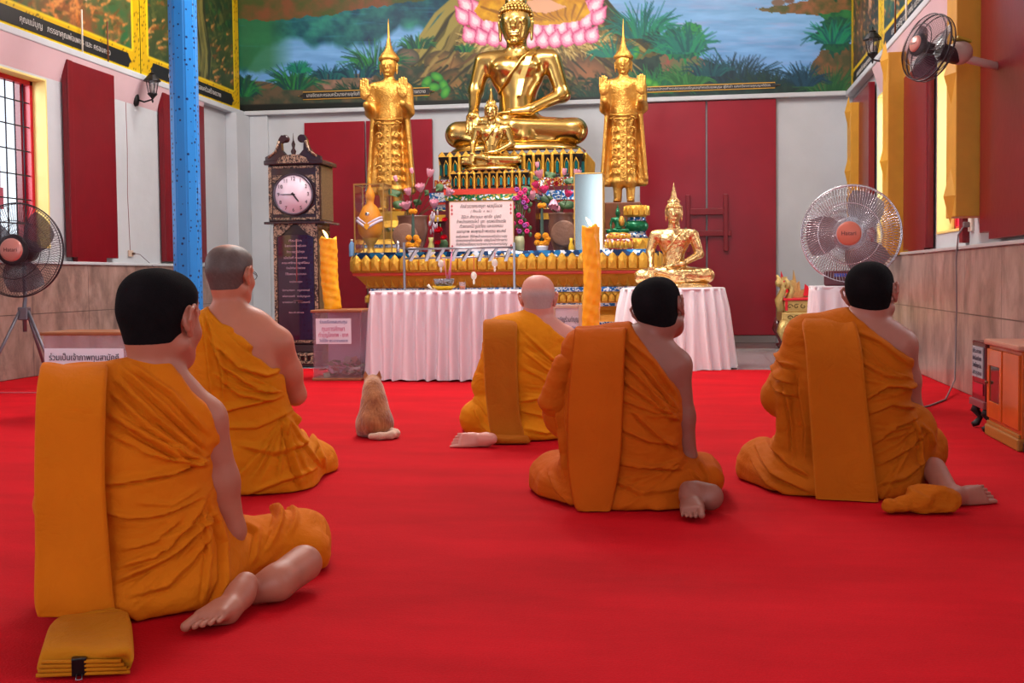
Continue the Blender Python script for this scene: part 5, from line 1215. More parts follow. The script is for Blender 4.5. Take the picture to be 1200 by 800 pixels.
def loft(name, rows, th, m, parent, nu=24, sub=6, edge=.5, wob=.004, seed=0, layers=0, gather=0.):
    """thick folded strip of cloth: rows = [(left pt, right pt, normal)] swept with a rounded cross-section"""
    A = np.array([r[0] for r in rows], float); B = np.array([r[1] for r in rows], float); Nn = np.array([r[2] for r in rows], float); T_ = np.array([r[3] if len(r) > 3 else th for r in rows], float)
    def cr(P):
        n = len(P); out = []
        for i in range(n-1):
            p0, p1, p2, p3 = P[max(i-1, 0)], P[i], P[i+1], P[min(i+2, n-1)]
            for k in range(sub):
                t = k/sub; out.append(.5*((2*p1)+(-p0+p2)*t+(2*p0-5*p1+4*p2-p3)*t*t+(-p0+3*p1-3*p2+p3)*t**3))
        out.append(P[-1]); return np.array(out)
    A, B, Nn, T_ = cr(A), cr(B), cr(Nn), cr(T_[:, None])[:, 0]; Nn /= np.linalg.norm(Nn, axis=1, keepdims=True); R_ = len(A); vs = []
    us = np.linspace(0, 1, nu); ring = 2*nu
    for j in range(R_):
        v = j/(R_-1)
        for sgn in (1, -1):
            for u in (us if sgn > 0 else us[::-1]):
                e = min(u, 1-u); rd = math.sqrt(max(0., 1-(1-min(1, e/.06))**2))
                w = 0
                if sgn > 0: w = wob*(math.sin(u*5+v*4+seed)+.6*math.sin(u*11-v*7+seed*2)+.5*math.sin(v*23+u*3))+gather*math.sin(u*28+seed+2*math.sin(v*5))
                h = T_[j]*(.5*rd if sgn > 0 else -.5*rd)+w*rd
                q_ = A[j]*(1-u)+B[j]*u+Nn[j]*h; q_[2] = max(q_[2], .003+.0001*(sgn > 0)); vs.append(q_)
    fs = []
    for j in range(R_-1):
        for k in range(ring): fs.append((j*ring+k, j*ring+(k+1) % ring, (j+1)*ring+(k+1) % ring, (j+1)*ring+k))
    fs.append(tuple(range(ring))); fs.append(tuple((R_-1)*ring+k for k in range(ring))[::-1])
    mb = MB(); mb.add(vs, fs, True); o = mb.build(name, m, parent)
    return o
def monk(c):
    fr = c['frame']; U = fr.U; h = c['h']
    t = thing('person', c['label'], 'person', (fr.O[0], fr.O[1], 0), fr.rz, None)
    lo, hi = c['box']
    S = SDF(lo, hi, h); B = SDF(lo, hi, h*.78)
    # ---- robe: torso stack
    st = [(0.5*(a[0]+b[0]), .5*(b[0]-a[0]), a[2], hd, dy) for a, b, hd, dy in [(U(l, py, dy-hd*.35), U(r, py, dy-hd*.35), hd, dy) for l, r, py, hd, dy in c['stack']]]
    dz = [abs(st[min(i+1, len(st)-1)][2]-st[max(i-1, 0)][2])/(2 if 0 < i < len(st)-1 else 1) for i in range(len(st))]
    for (cx, hw, z, hd, dy), q in zip(st, dz):
        S.ell((cx, dy, z), (hw, hd, max(.075, q*1.05)), .07)
        B.ell((cx, dy, z), (hw-.022, hd-.02, max(.07, q*1.0)), .07)
    sl, sr, nb = c['sl'], c['sr'], c['neck']
    for G, g in ((S, .014), (B, .0)):
        G.cap(nb, sl, .055+g, .062+g, .05); G.cap(nb, sr, .055+g, .060+g, .05)
    if c.get('cut'):
        for p, n in c['cut']: S.plane(p, n, .006)
    # covered left arm
    el, wl = c['el'], c['wl']; lr = c.get('lr', (.078, .078, .06))
    S.cap(sl, el, lr[0], lr[1], .05); S.cap(el, wl, lr[1], lr[2], .05); B.cap(sl, el, .05, .043, .03); B.cap(el, wl, .042, .027, .02)
    # ---- lower body cloth
    for a, b, ra, rb in c['lap']: S.cap(a, b, ra, rb, .07)
    for p, r_ in c.get('lapell', []): S.ell(p, r_, .06)
    for a, b, ra, rb in c.get('cloth', []): S.cap(a, b, ra, rb, .025)
    for a, b, ra, rb in c.get('clothcut', []): S.cap(a, b, ra, rb, .02, op='s')
    S.plane((0, 0, .004), (0, 0, -1), .012)
    # ---- skin
    for a, b, ra, rb in c['lap']: B.cap(a, b, ra-.03, rb-.03, .05)
    sr_, er, wr = c['sr'], c['er'], c['wr']; ar = c.get('ar', (.058, .052, .044))
    mid = np.array(sr_)*.45+np.array(er)*.55
    B.cap(sr_, mid, ar[0], ar[1], .03); B.cap(mid, er, ar[1], ar[2], .03); f1 = np.array(er)*.6+np.array(wr)*.4
    B.cap(er, f1, ar[2], ar[2]*.98, .02); B.cap(f1, wr, ar[2]*.98, .027, .02)
    hc = c['head']; hd = head_T(hc, *c['hrot']); s = c['hs']
    T = hd[0]; B.cap(nb, T((0, -.024*s, -.055*s)), c.get('nr', .056), .050*s, .03)
    human_head(B, hd, s)
    prayer_hands(B, (np.array(wr)+np.array(wl))/2, c.get('hdir', (0, .45, .9)), c.get('hup', (0, -1, .4)))
    for a, b, ra, rb in c.get('calves', []): B.cap(a, b, ra, rb, .02)
    for q in c['feet']: foot(B, *q)
    B.plane((0, 0, .0015), (0, 0, -1), .004)
    P, F = B.net(); P = smooth_mesh(P, F, 1, .4); mkobj('body', P, F, c['skin'], t, smooth=True)
    # ---- hair cap
    e = hd[1]; H_ = SDF(np.array(hc)-.15*s, np.array(hc)+.15*s, min(h, .0045)); g = c.get('hg', .0032)
    k = lambda v: v*s
    for p, r_, kk in (((0, -.012, .030), (.075, .095, .084), .02), ((0, -.035, -.005), (.062, .060, .078), .03), ((0, -.034, -.05), (.055, .048, .055), .03), ((0, .035, -.035), (.060, .058, .080), .03)):
        H_.ell(T([k(a) for a in p]), [k(a)+g for a in r_], k(kk), rot=e)
    H_.box(T((0, k(-.014), k(.036))), (k(.072)+g, k(.083)+g, k(.066)+g), k(.056), k(.03), rot=e)
    nrm = hd[2]@np.array((0, .88, -.47)); H_.plane(T((0, k(.012), k(-.0))), nrm, .006); n2 = hd[2]@np.array((0, .97, .25)); H_.plane(T((0, k(.068), k(.05))), n2, .006)
    H_.plane(T((0, k(-.06), k(-.086))), hd[2]@np.array((0, .1, -1.)), .012)
    for q in (-1, 1): H_.ell(T((q*k(.088), k(-.004), k(-.004))), (k(.03), k(.026), k(.034)), .004, 's', rot=e)
    P, F = H_.net(); P = smooth_mesh(P, F, 2, .5); Q = (P-np.array(hc))@hd[2]/s
    mkobj('hair', P, F, c['hairmat'], t, smooth=True, cols=lin(np.clip(hfade(c['haircol'](Q), Q, c), 0, 255)))
    # ---- robe mesh with traced folds
    P, F = S.net(); P = smooth_mesh(P, F, 2, .5); N = vnormals(P, F)
    P = P+N*(.014*fnoise(P, (.13, .13, .05), c['seed'])+.003*fnoise(P, (.03, .03, .022), c['seed']+3))[:, None]
    sd = []
    r = random.Random(c['seed'])
    yb = -.1; back = lambda P, N: N[:, 1] < .35
    for pts, w, hh in c['strands']:
        sd.append(([(lambda u: (u[0], u[2]))(U(x, y, yb)) for x, y in pts], w, hh, back))
    for (pa, pb, wid, n, w, hh) in c.get('fans', []):       # fan of creases from a gather point to an edge
        for i in range(n):
            f = (i+r.uniform(-.25, .25))/(n-1); x2 = pb[0]+(wid[0]-pb[0])*f; y2 = pb[1]+(wid[1]-pb[1])*f
            mx_, my = (pa[0]+x2)/2, (pa[1]+y2)/2+r.uniform(2, 8); a = U(pa[0]+r.uniform(-3, 3), pa[1]+r.uniform(-4, 4), yb); m_ = U(mx_, my, yb); b = U(x2, y2, yb)
            sd.append(([(a[0], a[2]), (m_[0], m_[2]), (b[0], b[2])], w*r.uniform(.7, 1.3), hh*r.uniform(.6, 1.2), back))
    P = folds(P, F, [(a_, b_, c_*1.55, d_) for a_, b_, c_, d_ in sd], (0, 2)); P = smooth_mesh(P, F, 1, .2)
    P[:, 2] = np.maximum(P[:, 2], .003)
    mkobj('robe', P, F, c['cloth_m'], t, smooth=True)
    return t
def hfade(col, Q, c):
    d = np.minimum(Q[:, 2]+.084, -( .88*(Q[:, 1]-.012)-.47*Q[:, 2])); sk = lin_inv(c['skin'].node_tree.nodes['Principled BSDF'].inputs['Base Color'].default_value)
    t = np.clip((d+.002)/.02, 0, 1)[:, None]; t = t**.7
    return col*t+np.array(sk)[None]*.85*(1-t)
def lin_inv(c): return [255*(1.055*max(v, 1e-5)**(1/2.4)-.055) for v in c[:3]]
def sash_rows(U, rows, seg=2):
    """rows: (pxL, pxR, py, dyL, dyR) -> left/right points with normals facing the camera side"""
    out = []
    pts = [(U(a, y if not isinstance(y, tuple) else y[0], d), U(b, y if not isinstance(y, tuple) else y[1], e)) for a, b, y, d, e in rows]
    for i, (a, b) in enumerate(pts):
        a0, b0 = pts[max(i-1, 0)]; a1, b1 = pts[min(i+1, len(pts)-1)]
        d = (a1+b1)-(a0+b0); s = b-a; n = np.cross(s, d); n = -n if n[1] > 0 and abs(n[1]) > abs(n[2])*.3 else n
        if n[2] < 0 and abs(n[2]) > abs(n[1])*3: n = -n
        out.append([a, b, n/np.linalg.norm(n)])
    return out
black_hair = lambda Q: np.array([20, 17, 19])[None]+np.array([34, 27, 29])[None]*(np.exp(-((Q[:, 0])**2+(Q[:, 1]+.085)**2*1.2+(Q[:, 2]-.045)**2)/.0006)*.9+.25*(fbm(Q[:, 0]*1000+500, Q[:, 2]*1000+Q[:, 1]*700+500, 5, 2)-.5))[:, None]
M_hair = vcmat('cropped_hair', .95, bump=('noise', 420, .7, .003), spec=.08)
M_stub = vcmat('shaved_stubble', .5, bump=('noise', 420, .25, .002))
# ---- monk 1: nearest, left foreground, head turned right
V = np.array
f1 = Frame(165, 706); U = f1.U
SK1 = skinmat('skin_light_brown', (172, 104, 82)); CL1 = clothmat('saffron_cotton', (206, 108, 6))
c = dict(frame=f1, h=.0048, seed=3, box=((-.34, -.46, -.01), (.58, .55, 1.0)), label='person in saffron robe seated nearest at left, head turned right, bare sole showing',
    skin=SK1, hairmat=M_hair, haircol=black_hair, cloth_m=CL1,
    stack=[(62, 280, 690, .155, .02), (60, 268, 650, .15, .01), (60, 256, 600, .14, .0), (60, 252, 550, .135, .0), (62, 250, 505, .125, .01), (76, 240, 468, .10, .02)],
    neck=U(186, 448, .03), sl=U(88, 462, .02), sr=U(238, 492, .01), el=U(76, 590, .12), wl=U(170, 545, .36), er=U(268, 622, .05), wr=U(190, 545, .36), lr=(.065, .07, .06),
    ar=(.062, .057, .046), head=U(189, 374, .06), hrot=(R(38), R(-6), 0), hs=1.18, nr=.070,
    cut=[(U(196, 424, -.08), (.80, -.12, .62)), (U(246, 480, -.1), (1., -.15, .2))],
    lap=[(U(110, 680, .02), U(120, 668, .35), .13, .10), (U(215, 672, .03), U(352, 626, .30), .125, .082), (U(110, 670, .3), U(300, 660, .42), .09, .08), (U(340, 640, .33), U(360, 648, .20), .090, .070)],
    lapell=[(U(168, 690, .0), (.24, .18, .10))],
    calves=[(U(298, 692, -.13), f1.F(325, 682, .055), .036, .048), (f1.F(325, 682, .055), f1.F(356, 660, .075), .048, .052)],
    feet=[(U(288, 684, -.18), f1.F(224, 741, .016), (.5, .6, -.6), -1)],
    strands=[([(150, 428), (200, 462), (246, 512)], .007, .010), ([(142, 434), (190, 476), (243, 528)], .007, .011), ([(134, 446), (180, 488), (240, 538)], .008, .012), ([(130, 462), (172, 500), (238, 546)], .007, .010),
        ([(126, 484), (165, 508), (232, 548)], .009, .011), ([(126, 506), (175, 530), (243, 548)], .007, .007), ([(124, 566), (160, 560), (205, 552), (246, 536)], .007, .016), ([(126, 598), (150, 602), (190, 600), (240, 582)], .007, .012), ([(160, 586), (200, 590), (238, 572)], .006, .006),
        ([(134, 676), (170, 662), (205, 645), (244, 608)], .008, .013), ([(140, 660), (180, 648), (215, 620), (246, 580)], .008, .012), ([(150, 690), (195, 680), (225, 655), (252, 620)], .009, .010), ([(248, 596), (262, 640), (262, 680), (246, 706)], .010, .012), ([(236, 600), (244, 650), (236, 700)], .008, .008), ([(142, 704), (175, 722), (210, 726), (250, 706)], .009, .009),
        ([(140, 640), (180, 630), (212, 606)], .007, .007), ([(286, 612), (320, 618), (346, 628), (318, 662)], .008, .010), ([(358, 596), (350, 622), (330, 642)], .008, .010), ([(372, 604), (366, 630), (350, 650)], .007, .008), ([(290, 630), (310, 640), (300, 672)], .008, .007)],
    fans=[((244, 545), (134, 436), (150, 520), 7, .005, .005), ((252, 600), (140, 640), (150, 715), 6, .006, .005)])
m1 = monk(c)
sash1 = sash_rows(U, [(70, 128, 500, .16, .15), (52, 128, 452, .10, .08), (48, 127, 432, .03, .02), (46, 126, 436, -.06, -.07), (42, 124, 470, -.13, -.145), (40, 123, 560, -.155, -.165), (41, 128, 640, -.17, -.175), (40, 133, 700, -.19, -.185), (44, 137, 722, -.19, -.185)])
loft('shoulder_sash', sash1, .020, CL1, m1, nu=40, wob=.0035, seed=1)
hs1 = [[U(92, 724, -.19), U(136, 716, -.19), V((0, -.6, .8)), .03], [U(80, 730, -.22), U(146, 728, -.21), V((0, -.5, .85)), .05], [U(60, 742, -.28), U(154, 752, -.27), V((0, -.35, .93)), .055], [U(50, 758, -.33), U(156, 768, -.31), V((0, -.2, .97)), .045], [U(44, 780, -.385), U(152, 776, -.375), V((0, -.2, .97)), .03]]
for q in hs1:
    for j in (0, 1): q[j][2] = max(q[j][2], .028)
hs1[-2][0] = f1.F(48, 764, .04); hs1[-2][1] = f1.F(157, 768, .04); hs1[-1][0] = f1.F(43, 783, .02); hs1[-1][1] = f1.F(152, 779, .02)
o = loft('sash_end', hs1, .04, clothmat('sash_olive_ochre', (186, 112, 10)), m1, nu=40, wob=.003, seed=5)
lay = MB()
for i in range(4):
    a, b = hs1[-1][0].copy(), hs1[-1][1].copy(); z = .008+.009*i; lay.tube([(a[0]+.004*i, a[1]-.012+.002*i, z), ((a[0]+b[0])/2, (a[1]+b[1])/2-.016, z+.002), (b[0]-.006*i, b[1]-.010, z)], .0048, 6)
lay.build('layered_hem', MATS['sash_olive_ochre'], m1)
cl = f1.F(93, 783, .02); ck = MB().box((cl[0]-.016, cl[1]-.012, .006), (cl[0]+.016, cl[1]+.012, .046), .003); ck.build('black_clip', mat('black_clip_metal', (24, 18, 20), .3, metal=.5), m1)
MB().tube([(cl[0]-.006, cl[1]-.01, .01), (cl[0]-.006, cl[1]-.035, .006), (cl[0]+.006, cl[1]-.035, .006), (cl[0]+.006, cl[1]-.01, .01)], .0015, 6).build('clip_wire', M_steel, m1)
# ---- monk 2: kneeling behind, greying hair, glasses
f2 = Frame(292, 572); U = f2.U
SK2 = skinmat('skin_tan', (184, 114, 88)); CL2 = clothmat('saffron_cotton_golden', (208, 122, 8))
def hair2(Q):
    t = np.clip((Q[:, 2]-.062)/.03, 0, 1)*np.clip((.05-np.abs(Q[:, 0]))/.02, 0, 1)*np.clip((Q[:, 1]+.085)/.02, 0, 1); n = fbm(Q[:, 0]*1000+500, Q[:, 2]*1000+Q[:, 1]*600+500, 4, 5)-.5
    return V((84, 68, 64))[None]*(1-t[:, None])+V((168, 116, 94))[None]*t[:, None]+n[:, None]*24
c = dict(frame=f2, h=.0055, seed=8, box=((-.36, -.25, -.01), (.42, .60, 1.14)), label='person in saffron robe kneeling under the blue pillar, greying cropped hair and glasses, looking right',
    skin=SK2, hairmat=M_stub, haircol=hair2, cloth_m=CL2,
    stack=[(212, 366, 545, .18, .04), (218, 352, 508, .15, .02), (222, 338, 470, .13, .0), (222, 334, 430, .13, .0), (226, 334, 400, .125, .01), (238, 322, 380, .10, .02)],
    neck=U(268, 366, .03), sl=U(236, 392, .02), sr=U(325, 402, .02), el=U(222, 455, .16), wl=U(300, 440, .38), er=U(346, 462, .12), wr=U(325, 440, .38), ar=(.064, .060, .046), lr=(.075, .08, .06),
    head=U(271, 322, .05), hrot=(R(34), R(-4), 0), hs=1.06, hg=.003, nr=.066,
    cut=[(U(276, 397, -.13), (.69, -.12, .72))],
    lap=[(U(262, 545, .0), U(290, 545, .42), .15, .13), (U(315, 540, .02), U(366, 545, .38), .15, .12), (U(255, 572, -.04), U(330, 572, -.04), .08, .08)],
    lapell=[(U(305, 558, .08), (.24, .26, .16))],
    calves=[], feet=[(U(262, 576, -.02), U(258, 584, -.12), (0, .1, -1.), -1), (U(300, 576, -.02), U(302, 584, -.12), (0, .1, -1.), 1)],
    strands=[([(240, 366), (252, 400), (262, 440), (262, 470)], .007, .012), ([(236, 372), (243, 410), (250, 470)], .007, .010), ([(244, 392), (262, 430), (300, 455), (326, 462)], .009, .014), ([(250, 400), (280, 430), (312, 440), (332, 436)], .010, .013), ([(256, 440), (280, 462), (322, 470)], .008, .012), ([(262, 380), (290, 408), (320, 424)], .008, .012),
        ([(256, 482), (290, 474), (330, 466)], .009, .014), ([(262, 500), (300, 500), (345, 482)], .010, .008), ([(280, 520), (320, 530), (372, 520)], .011, .010), ([(345, 486), (368, 520), (386, 560)], .011, .012), ([(330, 490), (340, 530), (352, 572)], .012, .012), ([(290, 575), (330, 560), (375, 552)], .010, .010), ([(300, 585), (340, 574), (385, 570)], .008, .009)],
    fans=[((332, 462), (240, 380), (250, 470), 6, .006, .006), ((335, 486), (270, 560), (385, 560), 7, .009, .007)])
m2 = monk(c)
hd = head_T(c['head'], *c['hrot']); T = hd[0]; s = c['hs']
gl = MB()
for q in (-1, 1):
    pts = [T(((q*.033+.024*math.cos(a))*s, .096*s, (.002+.018*math.sin(a))*s)) for a in np.linspace(0, 2*PI, 15)[:-1]]; gl.tube(pts, .0016, 6, closed=True); gl.tube([T((q*.057*s, .092*s, .004*s)), T((q*.083*s, .03*s, .008*s)), T((q*.085*s, -.01*s, .006*s))], .0018, 6)
gl.tube([T((-.01*s, .099*s, .004*s)), T((.01*s, .099*s, .004*s))], .0016, 6); gl.build('glasses', mat('dark_frame', (40, 36, 38), .3), m2)
# ---- monk 3: bald elder in the centre
f3 = Frame(622, 512); U = f3.U
SK3 = skinmat('skin_ruddy', (206, 138, 122), .4); CL3 = clothmat('saffron_bright', (212, 128, 10)); CL3b = clothmat('sash_brown_ochre', (172, 94, 14))
def hair3(Q):
    t = np.clip((Q[:, 2]-.012)/.035, 0, 1); n = fbm(Q[:, 0]*1000+500, Q[:, 2]*1000+Q[:, 1]*600+500, 4, 5)-.5
    return V((172, 148, 144))[None]*(1-t[:, None])+V((206, 138, 122))[None]*t[:, None]+n[:, None]*14
c = dict(frame=f3, h=.0062, seed=12, box=((-.60, -.42, -.01), (.42, .55, 1.0)), label='bald elderly person in bright saffron robe seated in the centre, foot out left',
    skin=SK3, hairmat=M_stub, haircol=hair3, cloth_m=CL3,
    stack=[(572, 662, 500, .16, .03), (570, 664, 475, .15, .01), (568, 666, 445, .14, .0), (568, 668, 418, .135, .0), (570, 668, 396, .12, .01), (584, 656, 384, .10, .02)],
    neck=U(632, 376, .03), sl=U(586, 390, .02), sr=U(664, 396, .02), el=U(570, 450, .10), wl=U(615, 430, .34), er=U(684, 452, .10), wr=U(630, 430, .34), lr=(.075, .07, .06),
    head=U(631, 350, .05), hrot=(R(6), R(-8), 0), hs=1.08, hg=.003, nr=.062,
    cut=[(U(632, 372, -.05), (.62, -.12, .78))],
    lap=[(U(590, 500, .02), U(568, 490, .34), .13, .11), (U(648, 498, .02), U(676, 492, .32), .13, .11), (U(560, 490, .05), U(566, 496, .3), .10, .11)],
    lapell=[(U(616, 505, .0), (.22, .18, .09))],
    calves=[(U(572, 510, -.02), U(600, 506, .05), .045, .055)],
    feet=[(f3.F(576, 514, .045), f3.F(524, 517, .03), (.05, .95, -.3), 1)],
    strands=[([(616, 392), (645, 420), (690, 440)], .009, .008), ([(612, 410), (640, 432), (680, 448)], .008, .008), ([(610, 470), (640, 464), (690, 462)], .010, .016), ([(610, 480), (640, 488), (680, 484)], .009, .010), ([(612, 500), (640, 506), (676, 500)], .009, .009), ([(555, 480), (565, 500), (585, 515)], .009, .010), ([(552, 470), (562, 476), (574, 490)], .008, .008), ([(612, 430), (640, 446), (670, 452)], .008, .007)],
    fans=[((700, 455), (612, 386), (612, 460), 8, .006, .005)])
m3 = monk(c)
s3 = sash_rows(U, [(580, 616, 420, .16, .15), (569, 610, 386, .09, .08), (567, 607, 377, .02, .01), (566, 606, 380, -.08, -.09), (566, 606, 400, -.13, -.145), (568, 607, 450, -.15, -.16), (572, 610, 490, -.16, -.17), (576, 617, 513, -.18, -.18)])
loft('shoulder_sash', s3, .022, CL3b, m3, nu=24, wob=.003, seed=4)
h3 = [[U(576, 515, -.19), U(618, 513, -.19), V((0, -.3, .95)), .035], [U(577, 519, -.24), U(620, 520, -.24), V((0, -.2, .98)), .04], [U(576, 524, -.29), U(622, 523, -.29), V((0, -.2, .98)), .03]]
for q in h3:
    for j in (0, 1): q[j][2] = .022
loft('sash_end', h3, .03, CL3b, m3, nu=20, wob=.003, seed=6)
# ---- monk 4: right of centre, dark crop, ears out
f4 = Frame(738, 588); U = f4.U
SK4 = skinmat('skin_brown', (146, 90, 76)); CL4 = clothmat('saffron_deep', (184, 84, 4)); CL4b = clothmat('saffron_deep_sash', (184, 84, 4))
c = dict(frame=f4, h=.0055, seed=21, box=((-.42, -.46, -.01), (.46, .52, 1.0)), label='person in deep orange robe seated right of centre, bare foot tucked at right',
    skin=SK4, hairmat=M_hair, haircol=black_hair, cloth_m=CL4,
    stack=[(655, 806, 578, .16, .02), (655, 802, 545, .15, .01), (656, 800, 510, .14, .0), (658, 800, 475, .135, .0), (662, 800, 440, .125, .01), (676, 792, 412, .10, .02)],
    neck=U(760, 398, .03), sl=U(684, 408, .02), sr=U(792, 428, .02), el=U(660, 486, .06), wl=U(735, 470, .34), er=U(804, 536, .08), wr=U(750, 470, .34), lr=(.065, .07, .06), ar=(.056, .050, .042),
    head=U(773, 362, .05), hrot=(R(20), R(6), R(-12)), hs=1.07, nr=.055,
    cut=[(U(742, 388, -.06), (.80, -.12, .60)), (U(799, 455, -.1), (1., -.12, .12))],
    lap=[(U(690, 575, .03), U(652, 560, .26), .13, .105), (U(780, 570, .03), U(820, 562, .24), .125, .085), (U(650, 565, .24), U(655, 572, .1), .10, .09), (U(660, 560, .3), U(815, 560, .3), .09, .09), (U(822, 556, .12), U(830, 562, .02), .085, .062)],
    lapell=[(U(735, 582, .0), (.23, .18, .09))],
    cloth=[(U(770, 598, -.16), U(792, 596, -.13), .025, .03)],
    calves=[(U(816, 574, -.15), f4.F(832, 582, .06), .036, .050)],
    feet=[(U(806, 573, -.17), f4.F(813, 610, .015), (.2, .7, -.6), 1)],
    strands=[([(735, 400), (765, 425), (796, 470)], .007, .010), ([(730, 408), (760, 438), (796, 485)], .007, .011), ([(728, 424), (755, 450), (792, 495)], .007, .010), ([(726, 442), (752, 462), (788, 490)], .008, .010), ([(726, 466), (765, 482), (800, 496)], .007, .008), ([(740, 480), (770, 510), (798, 530)], .009, .010), ([(726, 500), (760, 516), (795, 522)], .008, .010), ([(722, 540), (760, 546), (800, 552)], .008, .012),
        ([(718, 560), (750, 575), (795, 572)], .009, .009), ([(650, 480), (658, 520), (662, 560)], .010, .012), ([(662, 470), (668, 530), (680, 590)], .010, .010), ([(640, 560), (650, 575), (672, 592)], .010, .010), ([(820, 545), (830, 560), (832, 580)], .007, .008), ([(808, 552), (822, 566), (826, 580)], .007, .008)],
    fans=[((798, 490), (728, 400), (728, 480), 7, .005, .005), ((800, 540), (725, 530), (725, 590), 5, .006, .005)])
m4 = monk(c)
s4 = sash_rows(U, [(690, 738, 450, .17, .16), (678, 737, 408, .09, .08), (674, 736, 386, .02, .01), (673, 734, 390, -.08, -.09), (670, 732, 420, -.135, -.15), (665, 730, 480, -.155, -.165), (665, 727, 540, -.165, -.175), (672, 718, 590, -.185, -.185), (684, 713, 604, -.19, -.19)])
loft('shoulder_sash', s4, .022, CL4b, m4, nu=30, wob=.0035, seed=9)
# loose fold of sleeve hanging at the left elbow
sv = SDF((-.45, -.2, .2), (0, .25, .8), .006); a = U(662, 430, -.0); b = U(652, 470, .02); d_ = U(658, 482, .06)
sv.cap(a, b, .055, .06, .04); sv.cap(b, d_, .06, .05, .04); P, F = sv.net(); P = smooth_mesh(P, F, 2); N = vnormals(P, F); P = P+N*(.02*fnoise(P, (.06, .06, .035), 4))[:, None]; mkobj('sleeve_fold', P, F, CL4, m4, smooth=True)
# ---- monk 5: right
f5 = Frame(985, 575); U = f5.U
SK5 = skinmat('skin_fair_brown', (166, 106, 90)); CL5 = clothmat('saffron_tan', (182, 92, 6)); CL5b = clothmat('saffron_tan_sash', (180, 92, 6))
c = dict(frame=f5, h=.0055, seed=33, box=((-.50, -.34, -.01), (.68, .52, 1.06)), label='person in tan-orange robe seated at right before the big standing fan, bare foot pointing right',
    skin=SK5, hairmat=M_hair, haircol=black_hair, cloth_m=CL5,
    stack=[(905, 1078, 565, .17, .03), (912, 1072, 530, .15, .01), (920, 1070, 490, .14, .0), (922, 1072, 450, .135, .0), (924, 1072, 415, .125, .01), (938, 1062, 390, .10, .02)],
    neck=U(1012, 380, .03), sl=U(944, 394, .02), sr=U(1056, 404, .02), el=U(916, 465, .05), wl=U(990, 450, .34), er=U(1068, 478, .12), wr=U(1005, 450, .34), lr=(.075, .075, .06), ar=(.058, .052, .043),
    head=U(1021, 344, .05), hrot=(R(12), R(4), R(-6)), hs=1.10, nr=.058,
    cut=[(U(1010, 376, -.05), (.62, -.12, .78)), (U(1070, 420, -.1), (1., -.12, .1))],
    lap=[(U(940, 560, .03), U(898, 545, .22), .13, .11), (U(1040, 555, .03), U(1082, 525, .24), .125, .10), (U(896, 548, .2), U(925, 560, .0), .11, .10), (U(905, 545, .3), U(1070, 545, .3), .09, .09)],
    lapell=[(U(985, 568, .0), (.28, .19, .10)), (U(1072, 505, .08), (.085, .09, .11))],
    cloth=[(U(925, 440, -.04), U(922, 520, -.02), .045, .05), (U(922, 520, -.02), U(935, 545, -.02), .05, .03)],
    calves=[(f5.F(1112, 576, .05), U(1094, 550, .05), .036, .050)],
    feet=[(f5.F(1116, 580, .045), f5.F(1168, 579, .03), (.0, .9, -.4), -1)],
    strands=[([(1000, 388), (1030, 400), (1068, 430)], .009, .008), ([(1002, 420), (1035, 440), (1072, 445)], .008, .008), ([(1010, 470), (1040, 452), (1076, 456)], .008, .014), ([(1018, 484), (1045, 474), (1075, 482)], .009, .012), ([(1022, 520), (1050, 500), (1078, 492)], .009, .010), ([(1024, 545), (1060, 530), (1090, 510)], .009, .010), ([(1026, 565), (1060, 560), (1085, 545)], .010, .008),
        ([(902, 430), (912, 445), (930, 450)], .008, .014), ([(900, 445), (912, 460), (935, 465)], .008, .013), ([(905, 415), (915, 428), (935, 432)], .008, .012), ([(918, 450), (928, 500), (930, 540)], .009, .014), ([(935, 440), (945, 500), (944, 540)], .009, .012), ([(880, 530), (905, 555), (950, 572)], .010, .012), ([(876, 545), (900, 568), (945, 582)], .010, .010), ([(890, 515), (925, 545), (950, 555)], .010, .010), ([(1078, 500), (1092, 512), (1098, 530)], .007, .010), ([(1070, 490), (1080, 520), (1080, 555)], .008, .010)],
    fans=[((1076, 452), (1004, 400), (1010, 470), 6, .006, .005), ((1082, 500), (1022, 500), (1026, 585), 6, .007, .006)])
m5 = monk(c)
s5 = sash_rows(U, [(950, 1006, 440, .17, .16), (944, 1004, 395, .09, .08), (942, 1002, 377, .02, .01), (940, 1004, 382, -.08, -.09), (944, 1010, 410, -.135, -.15), (948, 1016, 470, -.155, -.165), (952, 1023, 530, -.18, -.185), (955, 1028, 575, -.20, -.20), (957, 1030, 590, -.21, -.205)])
loft('shoulder_sash', s5, .022, CL5b, m5, nu=30, wob=.0035, seed=12)
se = SDF((.05, -.45, 0), (.62, .15, .25), .006); 
for a, b, r0, r1 in ((f5.F(1044, 592, .03), f5.F(1080, 588, .04), .03, .042), (f5.F(1080, 588, .04), f5.F(1112, 586, .045), .045, .04), (f5.F(1082, 594, .02), f5.F(1112, 594, .025), .03, .03), (f5.F(1075, 580, .06), f5.F(1105, 577, .075), .04, .032)): se.cap(a, b, r0, r1, .02)
se.plane((0, 0, .004), (0, 0, -1), .01); P, F = se.net(); P = smooth_mesh(P, F, 2); N = vnormals(P, F); P = P+N*(.022*fnoise(P, (.05, .05, .03), 4))[:, None]; P[:, 2] = np.maximum(P[:, 2], .003); mkobj('sash_end', P, F, CL5b, m5, smooth=True)
